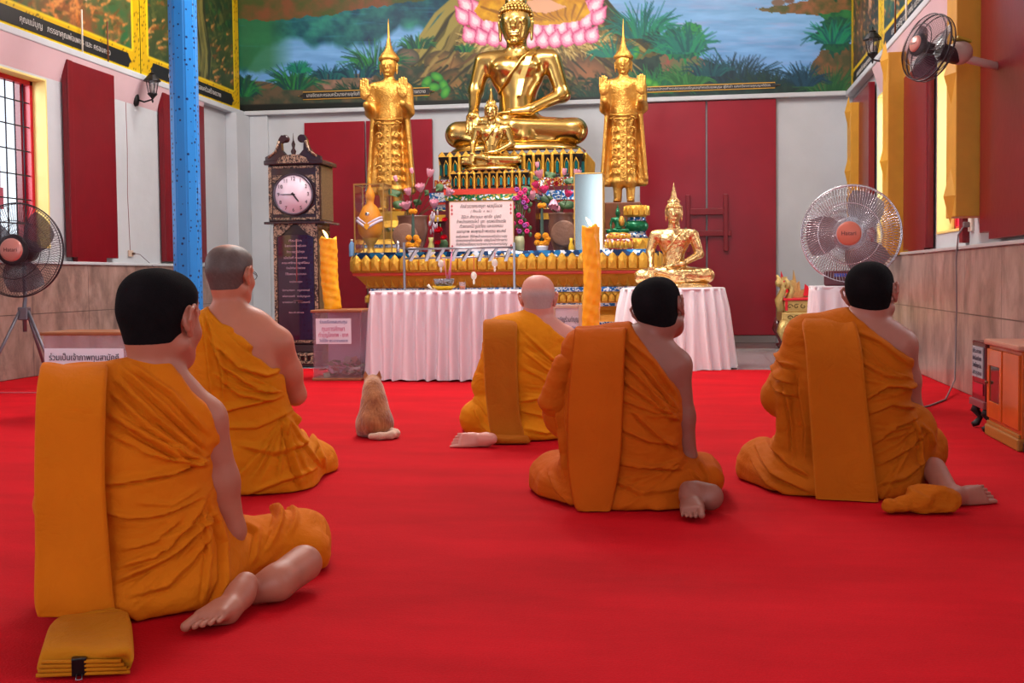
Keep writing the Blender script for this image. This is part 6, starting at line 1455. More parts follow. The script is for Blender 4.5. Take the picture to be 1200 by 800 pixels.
# ================================================================== CAT
fc = Frame(439, 512); U = fc.U
def fur():
    m = mat('ginger_fur', (196, 124, 66), .85, sheen=.4); nt = m.node_tree; N = nt.nodes; L = nt.links; b = N['Principled BSDF']
    tc = N.new('ShaderNodeTexCoord'); mp = N.new('ShaderNodeMapping'); mp.inputs['Scale'].default_value = (60, 60, 14); L.new(tc.outputs['Object'], mp.inputs['Vector'])
    n = N.new('ShaderNodeTexNoise'); n.inputs['Scale'].default_value = 1.5; n.inputs['Detail'].default_value = 5; L.new(mp.outputs[0], n.inputs['Vector'])
    g = N.new('ShaderNodeTexNoise'); g.inputs['Scale'].default_value = 14; L.new(tc.outputs['Object'], g.inputs['Vector'])
    a = N.new('ShaderNodeMath'); a.operation = 'MULTIPLY_ADD'; a.inputs[1].default_value = .5; L.new(n.outputs['Fac'], a.inputs[0]); L.new(g.outputs['Fac'], a.inputs[2])
    r = N.new('ShaderNodeValToRGB'); e = r.color_ramp.elements; e[0].position = .55; e[0].color = tuple(lin((134, 72, 34)))+(1,); e[1].position = 1.; e[1].color = tuple(lin((196, 132, 78)))+(1,)
    L.new(a.outputs[0], r.inputs[0]); L.new(r.outputs[0], b.inputs['Base Color']); bp = N.new('ShaderNodeBump'); bp.inputs['Strength'].default_value = .8; bp.inputs['Distance'].default_value = .01; L.new(n.outputs['Fac'], bp.inputs['Height']); L.new(bp.outputs[0], b.inputs['Normal']); return m
M_fur = fur(); M_furw = mat('cream_fur', (220, 186, 160), .85, sheen=.3, bump=('noise', 120, .8, .006))
cat = thing('cat', 'ginger cat sitting upright on the carpet, seen from behind', 'cat', (fc.O[0], fc.O[1], 0), fc.rz)
S = SDF((-.18, -.18, -.01), (.2, .32, .42), .004)
S.ell(U(440, 496, 0), (.092, .10, .085), .03); S.ell(U(439, 484, .03), (.082, .085, .12), .05); S.ell(U(438, 465, .07), (.062, .065, .09), .05); S.ell(U(437, 455, .10), (.05, .05, .06), .04)
for q in (-1, 1): S.ell((q*.065, .05, .06), (.04, .085, .062), .03); S.cap((q*.075, .06, .02), (q*.085, .15, .015), .022, .018, .02)
S.cap(U(437, 455, .12), U(437, 449, .15), .045, .042, .03); hc = U(436.5, 447, .16)
S.ell(hc, (.046, .050, .040), .02); S.ell(hc+V((0, .04, -.012)), (.026, .026, .02), .02); S.ell(hc+V((-.025, .02, -.012)), (.02, .02, .018), .01); S.ell(hc+V((.025, .02, -.012)), (.02, .02, .018), .01)
for q in (-1, 1):
    b = hc+V((q*.034, -.005, .022))
    for a in np.linspace(0, 1, 6): S.ell(b+V((q*.006*a, -.002, .034*a)), (.017*(1-a)+.003, .008*(1-a)+.003, .010), .004)
    S.cap((q*.03, .16, .22), (q*.032, .185, .02), .026, .018, .03); S.ell((q*.032, .20, .014), (.02, .03, .014), .01)
S.plane((0, 0, .001), (0, 0, -1), .003)
P, F = S.net(); P = smooth_mesh(P, F, 2); mkobj('body', P, F, M_fur, cat, smooth=True)
S = SDF((-.1, -.2, -.01), (.2, .1, .08), .004); S.chain([(.075, -.02, .035), (.115, -.06, .026), (.09, -.11, .024), (.03, -.125, .022), (-.02, -.12, .022)], [.028, .023, .02, .019, .016], .015); S.plane((0, 0, .001), (0, 0, -1), .003)
P, F = S.net(); mkobj('tail', P, F, M_furw, cat, smooth=True)
M_earp = mat('pink_inner_ear', (214, 140, 126), .7)
# ================================================================== CLOCK
M_lacq = mat('dark_lacquered_wood', (48, 24, 26), .25, coat=.3); M_mop = mat('mother_of_pearl_inlay', (196, 168, 140), .3, metal=.2)
def inlay(m, sc, ca, cb):
    nt = m.node_tree; N = nt.nodes; L = nt.links; tc = N.new('ShaderNodeTexCoord'); n = N.new('ShaderNodeTexNoise'); n.inputs['Scale'].default_value = sc; n.inputs['Detail'].default_value = 2; n.inputs['Distortion'].default_value = 2.; L.new(tc.outputs['Object'], n.inputs['Vector'])
    r = N.new('ShaderNodeValToRGB'); e = r.color_ramp.elements; e[0].position = .46; e[0].color = tuple(lin(ca))+(1,); e[1].position = .54; e[1].color = tuple(lin(cb))+(1,); L.new(n.outputs['Fac'], r.inputs[0]); L.new(r.outputs[0], N['Principled BSDF'].inputs['Base Color'])
inlay(M_mop, 34, (44, 24, 26), (178, 144, 118))
YK = 10.95
def clock():
    a = onY(322, 430, YK); b = onY(376, 430, YK); hx = (b[0]-a[0])/2; cx = (a[0]+b[0])/2
    t = thing('longcase_clock', 'dark carved longcase clock with pearl inlay and round white dial reading quarter to five', 'clock', (cx, YK+.2, 0))
    z = lambda py: onY(350, py, YK)[2]; D = .2
    MB().box((-hx-.02, -D-.02, 0), (hx+.02, D, z(405)), .01).box((-hx-.035, -D-.035, z(412)), (hx+.035, D, z(404)), .008).box((-hx-.035, -D-.035, 0), (hx+.035, D, .06), .008).build('base', M_lacq, t)
    MB().box((-hx+.01, -D+.0, z(404)), (hx-.01, D, z(262)), .008).build('trunk', M_lacq, t)
    gl = MB().box((-hx+.055, -D-.006, z(398)), (hx-.055, -D+.002, z(275)), .002).build('glass_door', mat('dark_violet_glass', (52, 22, 42), .06, coat=.8), t)
    fr = MB()
    for s in (-1, 1): fr.box((s*(hx-.03)-.016, -D-.012, z(400)), (s*(hx-.03)+.016, -D-.002, z(265)), .002)
    for py in (400, 415, 424): fr.box((-hx+.03, -D-.045 if py > 404 else -D-.012, z(py)-.012), (hx-.03, -D-.0, z(py)+.012), .002)
    fr.build('pearl_inlay', M_mop, t)
    lv = MB()
    for s in (-1, 1): lv.prism([(s*.02, z(262)), (s*(hx-.03), z(262)), (s*(hx-.03), z(279)), (s*(hx*.62), z(276)), (s*(hx*.3), z(268))], -D-.016, -D-.004, 'y')
    lv.build('leaf_carving', M_mop, t)
    for i, (tx, py, w, sz) in enumerate((('ที่ระลึก', 282, .12, .03), ('ในงานฉลองอุโบสถ', 288, .2, .03), ('วัดราษฎร์บำรุง', 295, .17, .03), ('เมื่อวันที่ ๕ เมษายน', 302, .22, .03), ('คณะศรัทธาญาติโยม', 308, .26, .03), ('ร่วมใจกันสร้างถวาย', 314, .18, .03), ('ไว้ในพระพุทธศาสนา', 321, .2, .03), ('ขออุทิศส่วนกุศล', 330, .12, .026), ('บิดามารดา   ครูอาจารย์', 340, .26, .026), ('พ่อทองดี  แม่บุญมา', 347, .26, .026), ('นายสมชาย  นางสมศรี', 354, .26, .026), ('๒๕๕๐', 366, .14, .026))):
        write(tx, 'door_lettering', sz, mat('pearl_lettering', (186, 150, 160), .5), gl, (0, -D-.009, z(py)), (PI/2, 0, 0), width=w*1.1, depth=.0005)
    MB().tube([(0.01, -D-.0085, z(330)), (.012, -D-.0085, z(280))], .005, 6).lathe([(.001, -.004), (.045, -.003), (.05, 0), (.001, .001)], 24, (.02, -D-.008, z(352)), mtx=None).build('pendulum', mat('pendulum_bronze', (170, 110, 110), .3, metal=.6), t)
    # baluster gallery at the base
    ga = MB()
    for i in range(6):
        x = -hx+.08+i*(2*hx-.16)/5; ga.lathe([(.008, 0), (.022, .02), (.012, .045), (.02, .06), (.008, .075), (.014, .10)], 10, (x, -D-.03, z(427)+.02))
    ga.build('baluster_carving', M_mop, t)
    # hood
    hx2 = hx+.035; z0, z1 = z(261), z(193)
    MB().box((-hx2-.03, -D-.06, z0-.012), (hx2+.05, D+.03, z0+.012), .005).box((-hx2+.01, -D-.02, z0+.012), (hx2-.01, D+.02, z1), .008).box((-hx2-.025, -D-.05, z1), (hx2+.03, D+.03, z1+.045), .008).build('hood', M_lacq, t)
    ih = MB()
    for s in (-1, 1): ih.box((s*(hx2-.03)-.016, -D-.028, z0+.03), (s*(hx2-.03)+.016, -D-.018, z1-.02), .002)
    ih.box((-hx2+.06, -D-.028, z1-.035), (hx2-.06, -D-.018, z1-.012), .002); ih.box((-hx2+.06, -D-.028, z0+.03), (hx2-.06, -D-.018, z0+.052), .002)
    zc = z(228); rd = (onY(373.5, 228, YK)[0]-onY(330, 228, YK)[0])/2
    for sx_ in (-1, 1):
        for sz_ in (-1, 1): ih.prism([(sx_*(hx2-.06), zc+sz_*(rd+.0)), (sx_*(hx2-.06), zc+sz_*(rd*.55)), (sx_*(rd*.62), zc+sz_*(rd+.0))], -D-.027, -D-.018, 'y')
    ih.build('pearl_inlay', M_mop, t)
    dial = MB().lathe([(.001, 0), (rd, 0), (rd, .02), (.001, .02)], 48, (0, 0, 0), mtx=Matrix.Translation((0, -D-.022, zc)) @ Matrix.Rotation(PI/2, 4, 'X')).build('dial', mat('white_clock_dial', (232, 208, 220), .3), t)
    MB().tube([(rd*1.03*math.cos(2*PI*i/40), -D-.04, zc+rd*1.03*math.sin(2*PI*i/40)) for i in range(40)], .010, 8, closed=True).build('bezel', mat('grey_bezel', (90, 80, 90), .3, metal=.7), dial)
    mi = mat('dial_ink', (52, 34, 44), .5)
    for i in range(1, 13):
        a = PI/2-i*PI/6; write(str(i), 'numeral', .052, mi, dial, (rd*.80*math.cos(a), -D-.044, zc+rd*.80*math.sin(a)), (PI/2, 0, 0), depth=.0008)
    def hand(nm, ang, L_, w): 
        a = PI/2-ang; m = Matrix.Translation((0, 0, zc)) @ Matrix.Rotation(-(a), 4, 'Y'); MB().prism([(-.02, -w), (L_*.9, -w*.6), (L_, 0), (L_*.9, w*.6), (-.02, w)], -D-.05, -D-.046, 'y', m).build(nm, mi, dial)
    hand('minute_hand', 45/60*2*PI, rd*.72, .006); hand('hour_hand', (4.75/12)*2*PI, rd*.5, .011)
    # swan-neck pediment
    sw = MB(); zt = z1+.045
    for s in (-1, 1):
        pts = [(s*(hx2+.01), zt-.0), (s*(hx2+.01), zt+.035), (s*hx2*.75, zt+.07), (s*hx2*.6, zt+.13), (s*hx2*.52, zt+.21), (s*hx2*.42, zt+.25), (s*hx2*.26, zt+.245), (s*hx2*.22, zt+.20), (s*hx2*.32, zt+.185), (s*hx2*.42, zt+.17), (s*hx2*.40, zt+.10), (s*hx2*.25, zt+.055), (s*.03, zt+.05), (0, zt+.05), (0, zt)]
        sw.prism(pts, -D-.04, -D+.02, 'y')
        sw.lathe([(.001, -.045), (.036, -.04), (.042, 0), (.036, .02), (.001, .02)], 18, mtx=Matrix.Translation((s*hx2*.31, -D-.01, zt+.215)) @ Matrix.Rotation(PI/2, 4, 'X'))
    sw.lathe([(.03, zt+.04), (.02, zt+.06), (.028, zt+.09), (.012, zt+.12), (.02, zt+.16), (.006, zt+.2), (.002, zt+.27)], 14, (0, -D-.01, 0))
    sw.build('pediment', M_lacq, t)
    pi = MB().prism([(-hx2*.62, zt-.03), (-hx2*.5, zt+.02), (-hx2*.3, zt+.045), (0, zt+.055), (hx2*.3, zt+.045), (hx2*.5, zt+.02), (hx2*.62, zt-.03)], -D-.058, -D-.03, 'y')
    for s in (-1, 1): pi.tube([(s*hx2*.9, -D-.045, zt+.03), (s*hx2*.62, -D-.045, zt+.09), (s*hx2*.5, -D-.045, zt+.19)], .013, 6)
    pi.build('pediment_inlay', M_mop, t)
    sd = MB().box((hx2-.012, -D+.02, z0+.03), (hx2+.0, D-.02, z1-.02), .002).box((hx-.012, -D+.02, z(398)), (hx-.004, D-.02, z(270)), .002); sd.build('side_inlay', mat('olive_side_inlay', (104, 84, 60), .4, var=.4, vscale=50), t)
clock()
# ================================================================== FANS
M_fang = mat('fan_grey_plastic', (88, 70, 74), .4); M_fanhub = mat('pink_bronze_hub', (206, 142, 132), .3, metal=.3); M_chrome = mat('chrome_wire', (205, 205, 212), .2, metal=.9); M_blade = mat('smoked_clear_blade', (120, 104, 112), .2); M_darkw = mat('dark_wire', (70, 62, 68), .35, metal=.7)
def blademat(n, col, al):
    m = mat(n, col, .15); m.node_tree.nodes['Principled BSDF'].inputs['Alpha'].default_value = al; return m
M_bl1 = blademat('smoky_blade', (86, 62, 78), .62); M_bl2 = blademat('silver_grey_blade', (140, 130, 138), .75)
def fan_head(t, R_, wire, blade, hubm, nw=90, motor=M_fang, wr=.0017, off=.0, name='Hatari'):
    """guard cage facing -y centred on the origin of t's parts"""
    g = MB()
    for rr, y, w in ((R_, 0, .006), (R_*.985, -.035, .0035), (R_*.62, -.085, .003), (R_*.985, .035, .0035), (R_*.6, .09, .003)):
        g.tube([(rr*math.cos(2*PI*i/60), y, rr*math.sin(2*PI*i/60)) for i in range(60)], w, 6, closed=True)
    g.build('guard_ring', wire, t)
    for s, nm in ((-1, 'front_guard'), (1, 'rear_guard')):
        w = MB()
        for i in range(nw):
            a = 2*PI*i/nw; tw = .35*s; pts = []
            for u in (.26, .45, .65, .85, .97, 1.0):
                b = a+tw*(1-u); y = s*(.095*math.sqrt(max(0, 1-(u*.98)**3))+.004); pts.append((R_*u*math.cos(b), y, R_*u*math.sin(b)))
            w.tube(pts, wr, 4, cap=False)
        w.build(nm, wire, t)
    MB().lathe([(.001, -.118), (R_*.20, -.115), (R_*.245, -.105), (R_*.25, -.09), (.001, -.088)], 36, mtx=Matrix.Rotation(PI/2, 4, 'X') @ Matrix.Scale(-1, 4, (0, 0, 1))).build('hub_badge', hubm, t)
    MB().lathe([(R_*.25, -.10), (R_*.33, -.09), (R_*.34, -.07), (R_*.25, -.066)], 36, mtx=Matrix.Rotation(PI/2, 4, 'X') @ Matrix.Scale(-1, 4, (0, 0, 1))).build('hub_rim', motor, t)
    write(name, 'badge_lettering', R_*.12, mat('badge_ink', (96, 50, 50), .4), t, (0, -.1195, 0), (PI/2, 0, 0), depth=.0005)
    for k in range(3):
        b = MB(); vs = []; fs = []; nu, nv = 9, 9
        for i in range(nu):
            for j in range(nv):
                r_ = R_*(.16+.74*i/(nu-1)); u = j/(nv-1)-.5; sp = 1.45*(.55+.45*math.sin(PI*min(1, .25+i/(nu-1)*.75))); a = 2*PI*k/3+off+u*sp+.25*i/(nu-1)
                vs.append((r_*math.cos(a), .012+u*.06, r_*math.sin(a)))
        o_ = len(vs); vs += [(x, y+.003, z) for x, y, z in vs]
        for i in range(nu-1):
            for j in range(nv-1): q = i*nv+j; fs += [(q, q+1, q+nv+1, q+nv), (o_+q, o_+q+nv, o_+q+nv+1, o_+q+1)]
        b.add(vs, fs, True); b.build('blade', blade, t)
    MB().lathe([(.001, .03), (R_*.17, .03), (R_*.17, -.02), (.001, -.03)], 24, mtx=Matrix.Rotation(-PI/2, 4, 'X')).build('blade_hub', motor, t)
    MB().lathe([(R_*.18, .08), (R_*.26, .11), (R_*.24, .22), (R_*.12, .26), (.001, .265)], 24, mtx=Matrix.Rotation(-PI/2, 4, 'X')).build('motor', motor, t)
# left tripod fan
fx = onZ(22, 455); Yf = 8.9; cF = onY(20, 293, Yf); R1 = (onY(71, 293, Yf)[0]-cF[0])
t = thing('tripod_fan', 'dark caged fan on a grey steel tripod at the far left edge', 'fan', (cF[0], Yf, cF[2]), R(6)); fan_head(t, R1, M_darkw, M_bl1, M_fanhub, 100, M_darkw if False else mat('charcoal_plastic', (58, 50, 56), .4), off=.5)
tl = MB(); zz0 = -cF[2]; tl.tube([(0, .12, -.05), (0, .12, -R1*1.05), (0, .10, -R1*1.25), (0, .10, -R1*1.75)], .018, 10).box((-.045, .06, -R1*1.5), (.045, .14, -R1*1.22), .01); tl.build('tripod_post', mat('grey_steel_tube', (118, 116, 126), .35, metal=.6), t)
for a in (-2.3, -.35, 1.5):
    MB().tube([(.04*math.cos(a), .10+.04*math.sin(a), -R1*1.3), (.36*math.cos(a)*1., .10+.36*math.sin(a), zz0+.012)], .014, 8).build('leg', MATS['grey_steel_tube'], t)
# big silver fan on the small cloth stand
Yf = 7.7; cF = onY(997, 274, Yf); R2 = (onY(1056, 274, Yf)[0]-onY(938, 274, Yf)[0])/2
sz_ = onY(975, 336, Yf)[2]
a = onY(957, 336, Yf-.1); b = onY(1006, 336, Yf-.1); hw = (b[0]-a[0])/2; scx = (a[0]+b[0])/2
cs_ = thing('cloth_stand', 'small stand draped in white satin under the large silver fan', 'stand', (scx, Yf+.12, 0))
satin_skirt('satin_skirt', [(-hw, -.2), (hw, -.2), (hw, .2), (-hw, .2)], .0, sz_, 14, .02, M_satin2, cs_, .02, 5); MB().box((-hw-.01, -.21, sz_-.012), (hw+.01, .21, sz_+.006), .006).build('stand_top', M_satin2, cs_)
t = thing('standing_fan', 'large silver-caged fan with salmon hub standing on the white draped stand at right', 'fan', (cF[0], Yf, cF[2]), R(-14)); fan_head(t, R2, M_chrome, M_bl2, mat('salmon_hub', (214, 122, 100), .35), 96, mat('silver_motor', (170, 166, 172), .3, metal=.5), .0021, .9)
zb_ = sz_+.006-cF[2]
MB().tube([(0, .14, -.04), (0, .14, -R2*.9), (-.03, .12, zb_+.05)], .02, 10).build('fan_neck', MATS['silver_motor'], t)
bs = MB().box((-.17, -.02, zb_), (.10, .20, zb_+.10), .012).build('control_base', mat('maroon_plastic', (96, 34, 44), .35), t)
MB().box((-.10, -.026, zb_+.06), (-.01, -.019, zb_+.082), .002).build('blue_label', mat('blue_label_sticker', (70, 90, 190), .4), bs)
# wall fan
cW = onX(1088, 56, 1.52); R3 = .225
t = thing('wall_fan', 'caged fan mounted high on the right wall, tilted towards the room', 'fan', cW, R(-50)); 
E_ = thing  # (naming helper kept local)
rotm = Euler((R(-12), 0, R(-64)))
t.rotation_euler = rotm; fan_head(t, R3*.96, M_darkw, M_bl1, M_fanhub, 80, MATS['charcoal_plastic'], .0014, .2)
inv = rotm.to_matrix().inverted(); wp = inv@Vector((XR-.03-cW[0], .15, -.12)); wp2 = inv@Vector((XR-.12-cW[0], .12, -.10))
MB().tube([(0, .22, 0), tuple(wp2*.6+Vector((0, .1, 0))), tuple(wp)], .028, 10).build('wall_arm', mat('ivory_plastic_arm', (190, 170, 160), .4), t)
MB().ball((0.0, .24, .03), .085, 20, 12, 1, .9, .9).build('motor_housing', MATS['ivory_plastic_arm'], t)
MB().box((-.03, .17, .10), (.05, .28, .118), .004).build('yellow_label', mat('yellow_label_sticker', (190, 170, 60), .5), t)
# ================================================================== WALL LANTERNS, RODS, OUTLETS, CABLES
M_lanb = mat('black_cast_metal', (26, 24, 26), .45, metal=.3); M_lgl = mat('lantern_glass', (150, 146, 150), .1); M_lgl.node_tree.nodes['Principled BSDF'].inputs['Alpha'].default_value = .35
def lantern(label, X, y, z, s):
    t = thing('wall_lantern', label, 'lantern', (X, y, z)); d = s*.2
    MB().lathe([(.001, -.01), (.055, -.008), (.05, .02), (.02, .035), (.001, .036)], 16, mtx=Matrix.Translation((0, 0, -.14)) @ Matrix.Rotation(PI/2*s, 4, 'Y') @ Matrix.Scale(1.5, 4, (1, 0, 0))).build('back_plate', M_lanb, t)
    MB().tube([(0, 0, -.14), (d*.5, 0, -.175), (d, 0, -.15), (d, 0, -.10)], .010, 8).lathe([(.004, -.19), (.012, -.17), (.006, -.15), (.03, -.12), (.05, -.10), (.055, -.085), (.04, -.08)], 12, (d, 0, 0)).build('bracket', M_lanb, t)
    gl = MB().lathe([(.045, -.08), (.06, .0), (.068, .05)], 8, (d, 0, 0), sm=False).build('glass_lantern', M_lgl, t)
    rb = MB()
    for i in range(8): a = PI/4*i; rb.tube([(d+.046*math.cos(a), .046*math.sin(a), -.08), (d+.062*math.cos(a), .062*math.sin(a), .0), (d+.07*math.cos(a), .07*math.sin(a), .055)], .004, 6)
    rb.build('lantern_ribs', M_lanb, gl)
    MB().lathe([(.095, .05), (.09, .065), (.05, .11), (.03, .125), (.035, .135), (.012, .15), (.008, .17), (.001, .185)], 12, (d, 0, 0), sm=False).build('roof_cap', M_lanb, t)
    MB().lathe([(.02, -.07), (.025, -.03), (.012, .01), (.001, .03)], 10, (d, 0, 0)).build('bulb', mat('frosted_bulb', (220, 206, 200), .3), t)
pL_ = onX(147, 112, XL); lantern('black lantern on the left wall between two dark red shutters', XL+.012, 11.95, onX(150, 103, XL)[2]+.04, 1)
pR_ = onX(1040, 75, XR); lantern('black lantern on the right wall below the murals', XR-.012, 12.05, onX(1035, 66, XR)[2], -1)
def rod(label, X, px, p0, p1, r, m):
    a = onX(px, p1, X); b = onX(px, p0, X); o = MB().tube([(0, 0, 0), (0, 0, b[2]-a[2])], r, 8).build('rod', m); o.location = (X, a[1], HM+.001); tag(o, label, 'rod')
rod('thin white rod standing on the left mural ledge', XL+.075, 97, 18, 68, .009, M_ivory); rod('thin brown rod standing on the left mural ledge', XL+.075, 127, 33, 80, .009, M_brown)
rod('thin white rod standing on the right mural ledge', XR-.075, 1062, -10, 24, .009, M_ivory); rod('thin brown rod standing on the right mural ledge', XR-.075, 1049, -10, 50, .009, M_brown)
M_cab = mat('grey_cable', (120, 108, 112), .5)
q = onX(152, 297, XL); t = thing('wall_socket', 'small beige wall socket on the left wall with a plugged black cord', 'socket', (XL+.001, q[1], q[2]))
MB().box((0, -.05, -.035), (.02, .05, .035), .004).build('face_plate', mat('beige_plastic', (190, 168, 150), .4), t); MB().box((.02, .01, -.015), (.05, .035, .012), .004).build('plug', mat('brown_plug', (90, 70, 60), .4), t)
MB().tube([(.05, .02, 0), (.07, .1, -.01), (.09, .25, -.09), (.12, .33, -.15)], .004, 6).build('cord', M_cab, t)
q0 = onX(147, 120, XL); o = MB().tube([(0, 0, 0), (.0, .01, -.5), (.0, -.01, -1.0), (0, .02, -(q0[2]-q[2]-.034))], .003, 6).build('lantern_cable', mat('reddish_cable', (150, 90, 90), .5)); o.location = (XL+.004, q0[1], q0[2]); tag(o, 'thin reddish cable running down the left wall from the lantern', 'cable')
q = onX(1138, 263, XR-.01); t = thing('wall_socket', 'white wall socket below the near ochre post, grey plug in it', 'socket', (XR-.001, q[1], q[2]))
MB().box((-.02, -.05, -.05), (0, .05, .05), .004).build('face_plate', M_ivory, t); MB().box((-.065, -.015, -.02), (-.02, .02, .02), .006).build('plug', M_cab, t)
c1 = [onX(1130, 264, XR-.05), onX(1123, 275, XR-.09), onX(1120.5, 300, XR-.095), onX(1121, 360, XR-.095), onX(1119, 445, XR-.095)]; c1.append(onZ(1108, 468, .006)); c1.append(onZ(1090, 475, .006)); c1.append(onZ(1078, 478, .006))
o = MB().tube(c1, .006, 6).build('power_cord', M_cab); tag(o, 'grey power cord hanging down the right marble wall onto the carpet', 'cord')
q0 = onX(1047, 90, XR); o = MB().tube([(0, 0, 0), (-.01, .01, -.6), (0, -.01, -1.2), (0, 0, -1.75)], .005, 6).build('lantern_cable', M_cab); o.location = (XR-.006, 11.75, q0[2]-.1); tag(o, 'dark cable running down the right wall beneath the lantern', 'cable')
# ================================================================== CABINETS AT RIGHT
M_orw = mat('orange_varnished_wood', (196, 92, 30), .18, coat=.5, var=.12, vscale=6); M_drw = mat('dark_red_wood', (84, 26, 34), .2, coat=.4)
xf = 1.60
def cabY(px): return onX(px, 450, xf)[1]
ya, yb = cabY(1197), cabY(1159); ztop = onX(1170, 399, xf)[2]
ym = cabY(1177)
t = thing('cabinet', 'low orange-brown wooden cabinet along the right wall with narrow glazed door', 'cabinet', (xf, (ya+yb)/2, 0)); y0, y1, ymm = ya-(ya+yb)/2, yb-(ya+yb)/2, ym-(ya+yb)/2; D_ = XR-.09-xf
MB().box((.0, y0, .05), (D_, y1, ztop-.03), .006).build('carcass', M_orw, t); MB().box((-.025, y0-.02, ztop-.03), (D_, y1+.02, ztop), .01).build('cabinet_top', mat('worn_wood_top', (176, 120, 100), .3), t)
pl = MB().box((-.02, y0-.01, .0), (D_, y1+.01, .06), .008).box((-.012, y0, .06), (0, y1, .08), .004).build('plinth', mat('ochre_wood_plinth', (160, 104, 40), .35), t)
dr = MB()
for a, b, c, d_ in ((ymm+.01, ymm+.05, .1, ztop-.05), (y1-.05, y1-.01, .1, ztop-.05), (ymm+.05, y1-.05, .1, .19), (ymm+.05, y1-.05, ztop-.14, ztop-.05)): dr.box((-.014, a, c), (-.0, b, d_), .003)
dr = dr.build('door', M_orw, t); MB().box((-.008, ymm+.05, .19), (-.002, y1-.05, ztop-.14), .0).build('dark_pane', mat('dark_cabinet_glass', (44, 40, 34), .08, coat=.5), dr)
MB().ball((-.022, y1-.03, ztop*.55), .01, 10, 6).build('knob', M_brown, dr)
MB().box((-.012, y0+.01, .1), (0, ymm-.01, ztop-.05), .003).build('side_door', M_orw, t)
# nearer cabinet, mostly out of frame
t = thing('cabinet', 'pale-edged cabinet with red and dark panels at the extreme right edge, nearest the viewer', 'cabinet', (xf+.02, ya-.42, 0))
MB().box((0, -.38, .05), (D_-.02, .38, ztop-.01), .006).build('carcass', mat('grey_pink_laminate', (178, 150, 150), .3), t); MB().box((-.012, -.36, .3), (0, .34, ztop-.06), .004).build('upper_panel', mat('red_white_panel', (170, 60, 70), .3), t); MB().box((-.012, -.36, .08), (0, .34, .28), .004).build('lower_panel', M_dark, t); MB().box((-.02, -.39, 0), (D_-.02, .39, .05), .006).build('plinth', M_dark, t)
# dark tall narrow box with paw feet
ya2, yb2 = cabY(1158.5), cabY(1141); zt2 = onX(1150, 400, xf)[2]
t = thing('alms_cabinet', 'narrow dark red cabinet on black paw feet with printed notice, against the right marble', 'cabinet', (xf-.01, (ya2+yb2)/2+.012, 0)); hy = (yb2-ya2)/2-.018; D2 = XR-.09-xf+.01
MB().box((0, -hy, .14), (D2, hy, zt2), .006).build('carcass', M_drw, t)
MB().box((-.014, -hy-.01, .13), (D2, hy+.01, .17), .005).build('base_moulding', mat('pinkish_moulding', (130, 70, 74), .3), t)
n_ = MB().box((-.008, -hy+.03, zt2-.20), (-.001, hy-.03, zt2-.03), .001).build('printed_notice', mat('grey_paper_notice', (150, 150, 156), .6), t)
for i, tx in enumerate(('ประกาศ', 'เปิดรับบริจาค', 'วันนี้ทุกวัน', 'สาธุชน')): write(tx, 'notice_lettering', .035, M_inkk, n_, (-.0095, 0, zt2-.055-.04*i), (PI/2, 0, -PI/2), width=hy*1.3, depth=.0005)
MB().box((-.006, -hy+.03, .2), (-.001, hy-.03, zt2-.23), .002).build('front_panel', mat('glossy_red_panel', (140, 36, 56), .1, coat=.8), t)
for a in (-hy+.03, hy-.03):
    for dx in (.03, D2-.04): MB().tube([(dx, a, .14), (dx-.02, a, .10), (dx+.01, a, .06), (dx-.01, a, .025), (dx-.035, a, .014)], [.028, .026, .017, .02, .014], 10).build('paw_foot', M_dark, t)
# ================================================================== GILDED THRONE AT BACK RIGHT
Yt = 13.1; M_silg = mat('pale_gilding', (206, 176, 110), .35, metal=.6, bump=('carve', 30, .6, .015)); M_redf = mat('scarlet_lacquer', (214, 26, 44), .3)
xa, xb = onY(916, 400, Yt)[0], onY(1000, 400, Yt)[0]; zt = onY(930, 366, Yt)[2]; zs = onY(930, 352, Yt)[2]
t = thing('gilded_throne', 'carved gilded throne with naga heads and scarlet fins by the back wall', 'throne', ((xa+xb)/2, Yt+.4, 0)); hx = (xb-xa)/2; zz_ = lambda py: onY(930, py, Yt)[2]
MB().box((-hx, -.4, zz_(378)), (hx, .4, zz_(366)), .01).box((-hx+.03, -.37, zz_(366)), (hx-.03, .37, zz_(352)), .01).build('seat_frame', M_silg, t)
MB().box((-hx+.02, -.385, zz_(352)), (hx-.02, .385, zz_(349.5)), .004).box((-hx+.04, -.38, zz_(364)), (-hx+.07, .38, zz_(352)), .002).build('seat_board', M_redf, t)
ca = MB(); r = random.Random(4)
for i in range(9):
    for zc_ in (zz_(359), zz_(372)):
        x = -hx+.09+i*(2*hx-.18)/8; pts = [(x+.035*(1-k/12)*math.cos(k*.6+i), -.40, zc_+.028*(1-k/12)*math.sin(k*.6+i)) for k in range(11)]; ca.tube(pts, .006, 6)
ca.build('scroll_carving', mat('dark_carving_recess', (110, 84, 40), .5, metal=.4), t)
for sx_ in (-1, 1):
    for sy_ in (-1, 1): MB().tube([(sx_*(hx-.04), sy_*.36, zz_(377)), (sx_*(hx+.0), sy_*.38, zz_(388)), (sx_*(hx-.05), sy_*.36, zz_(400)), (sx_*(hx-.06), sy_*.36, .06), (sx_*(hx-.03), sy_*.38, .02)], [.06, .055, .04, .035, .05], 12).build('leg', M_silg if sy_ < 0 else M_drw, t)
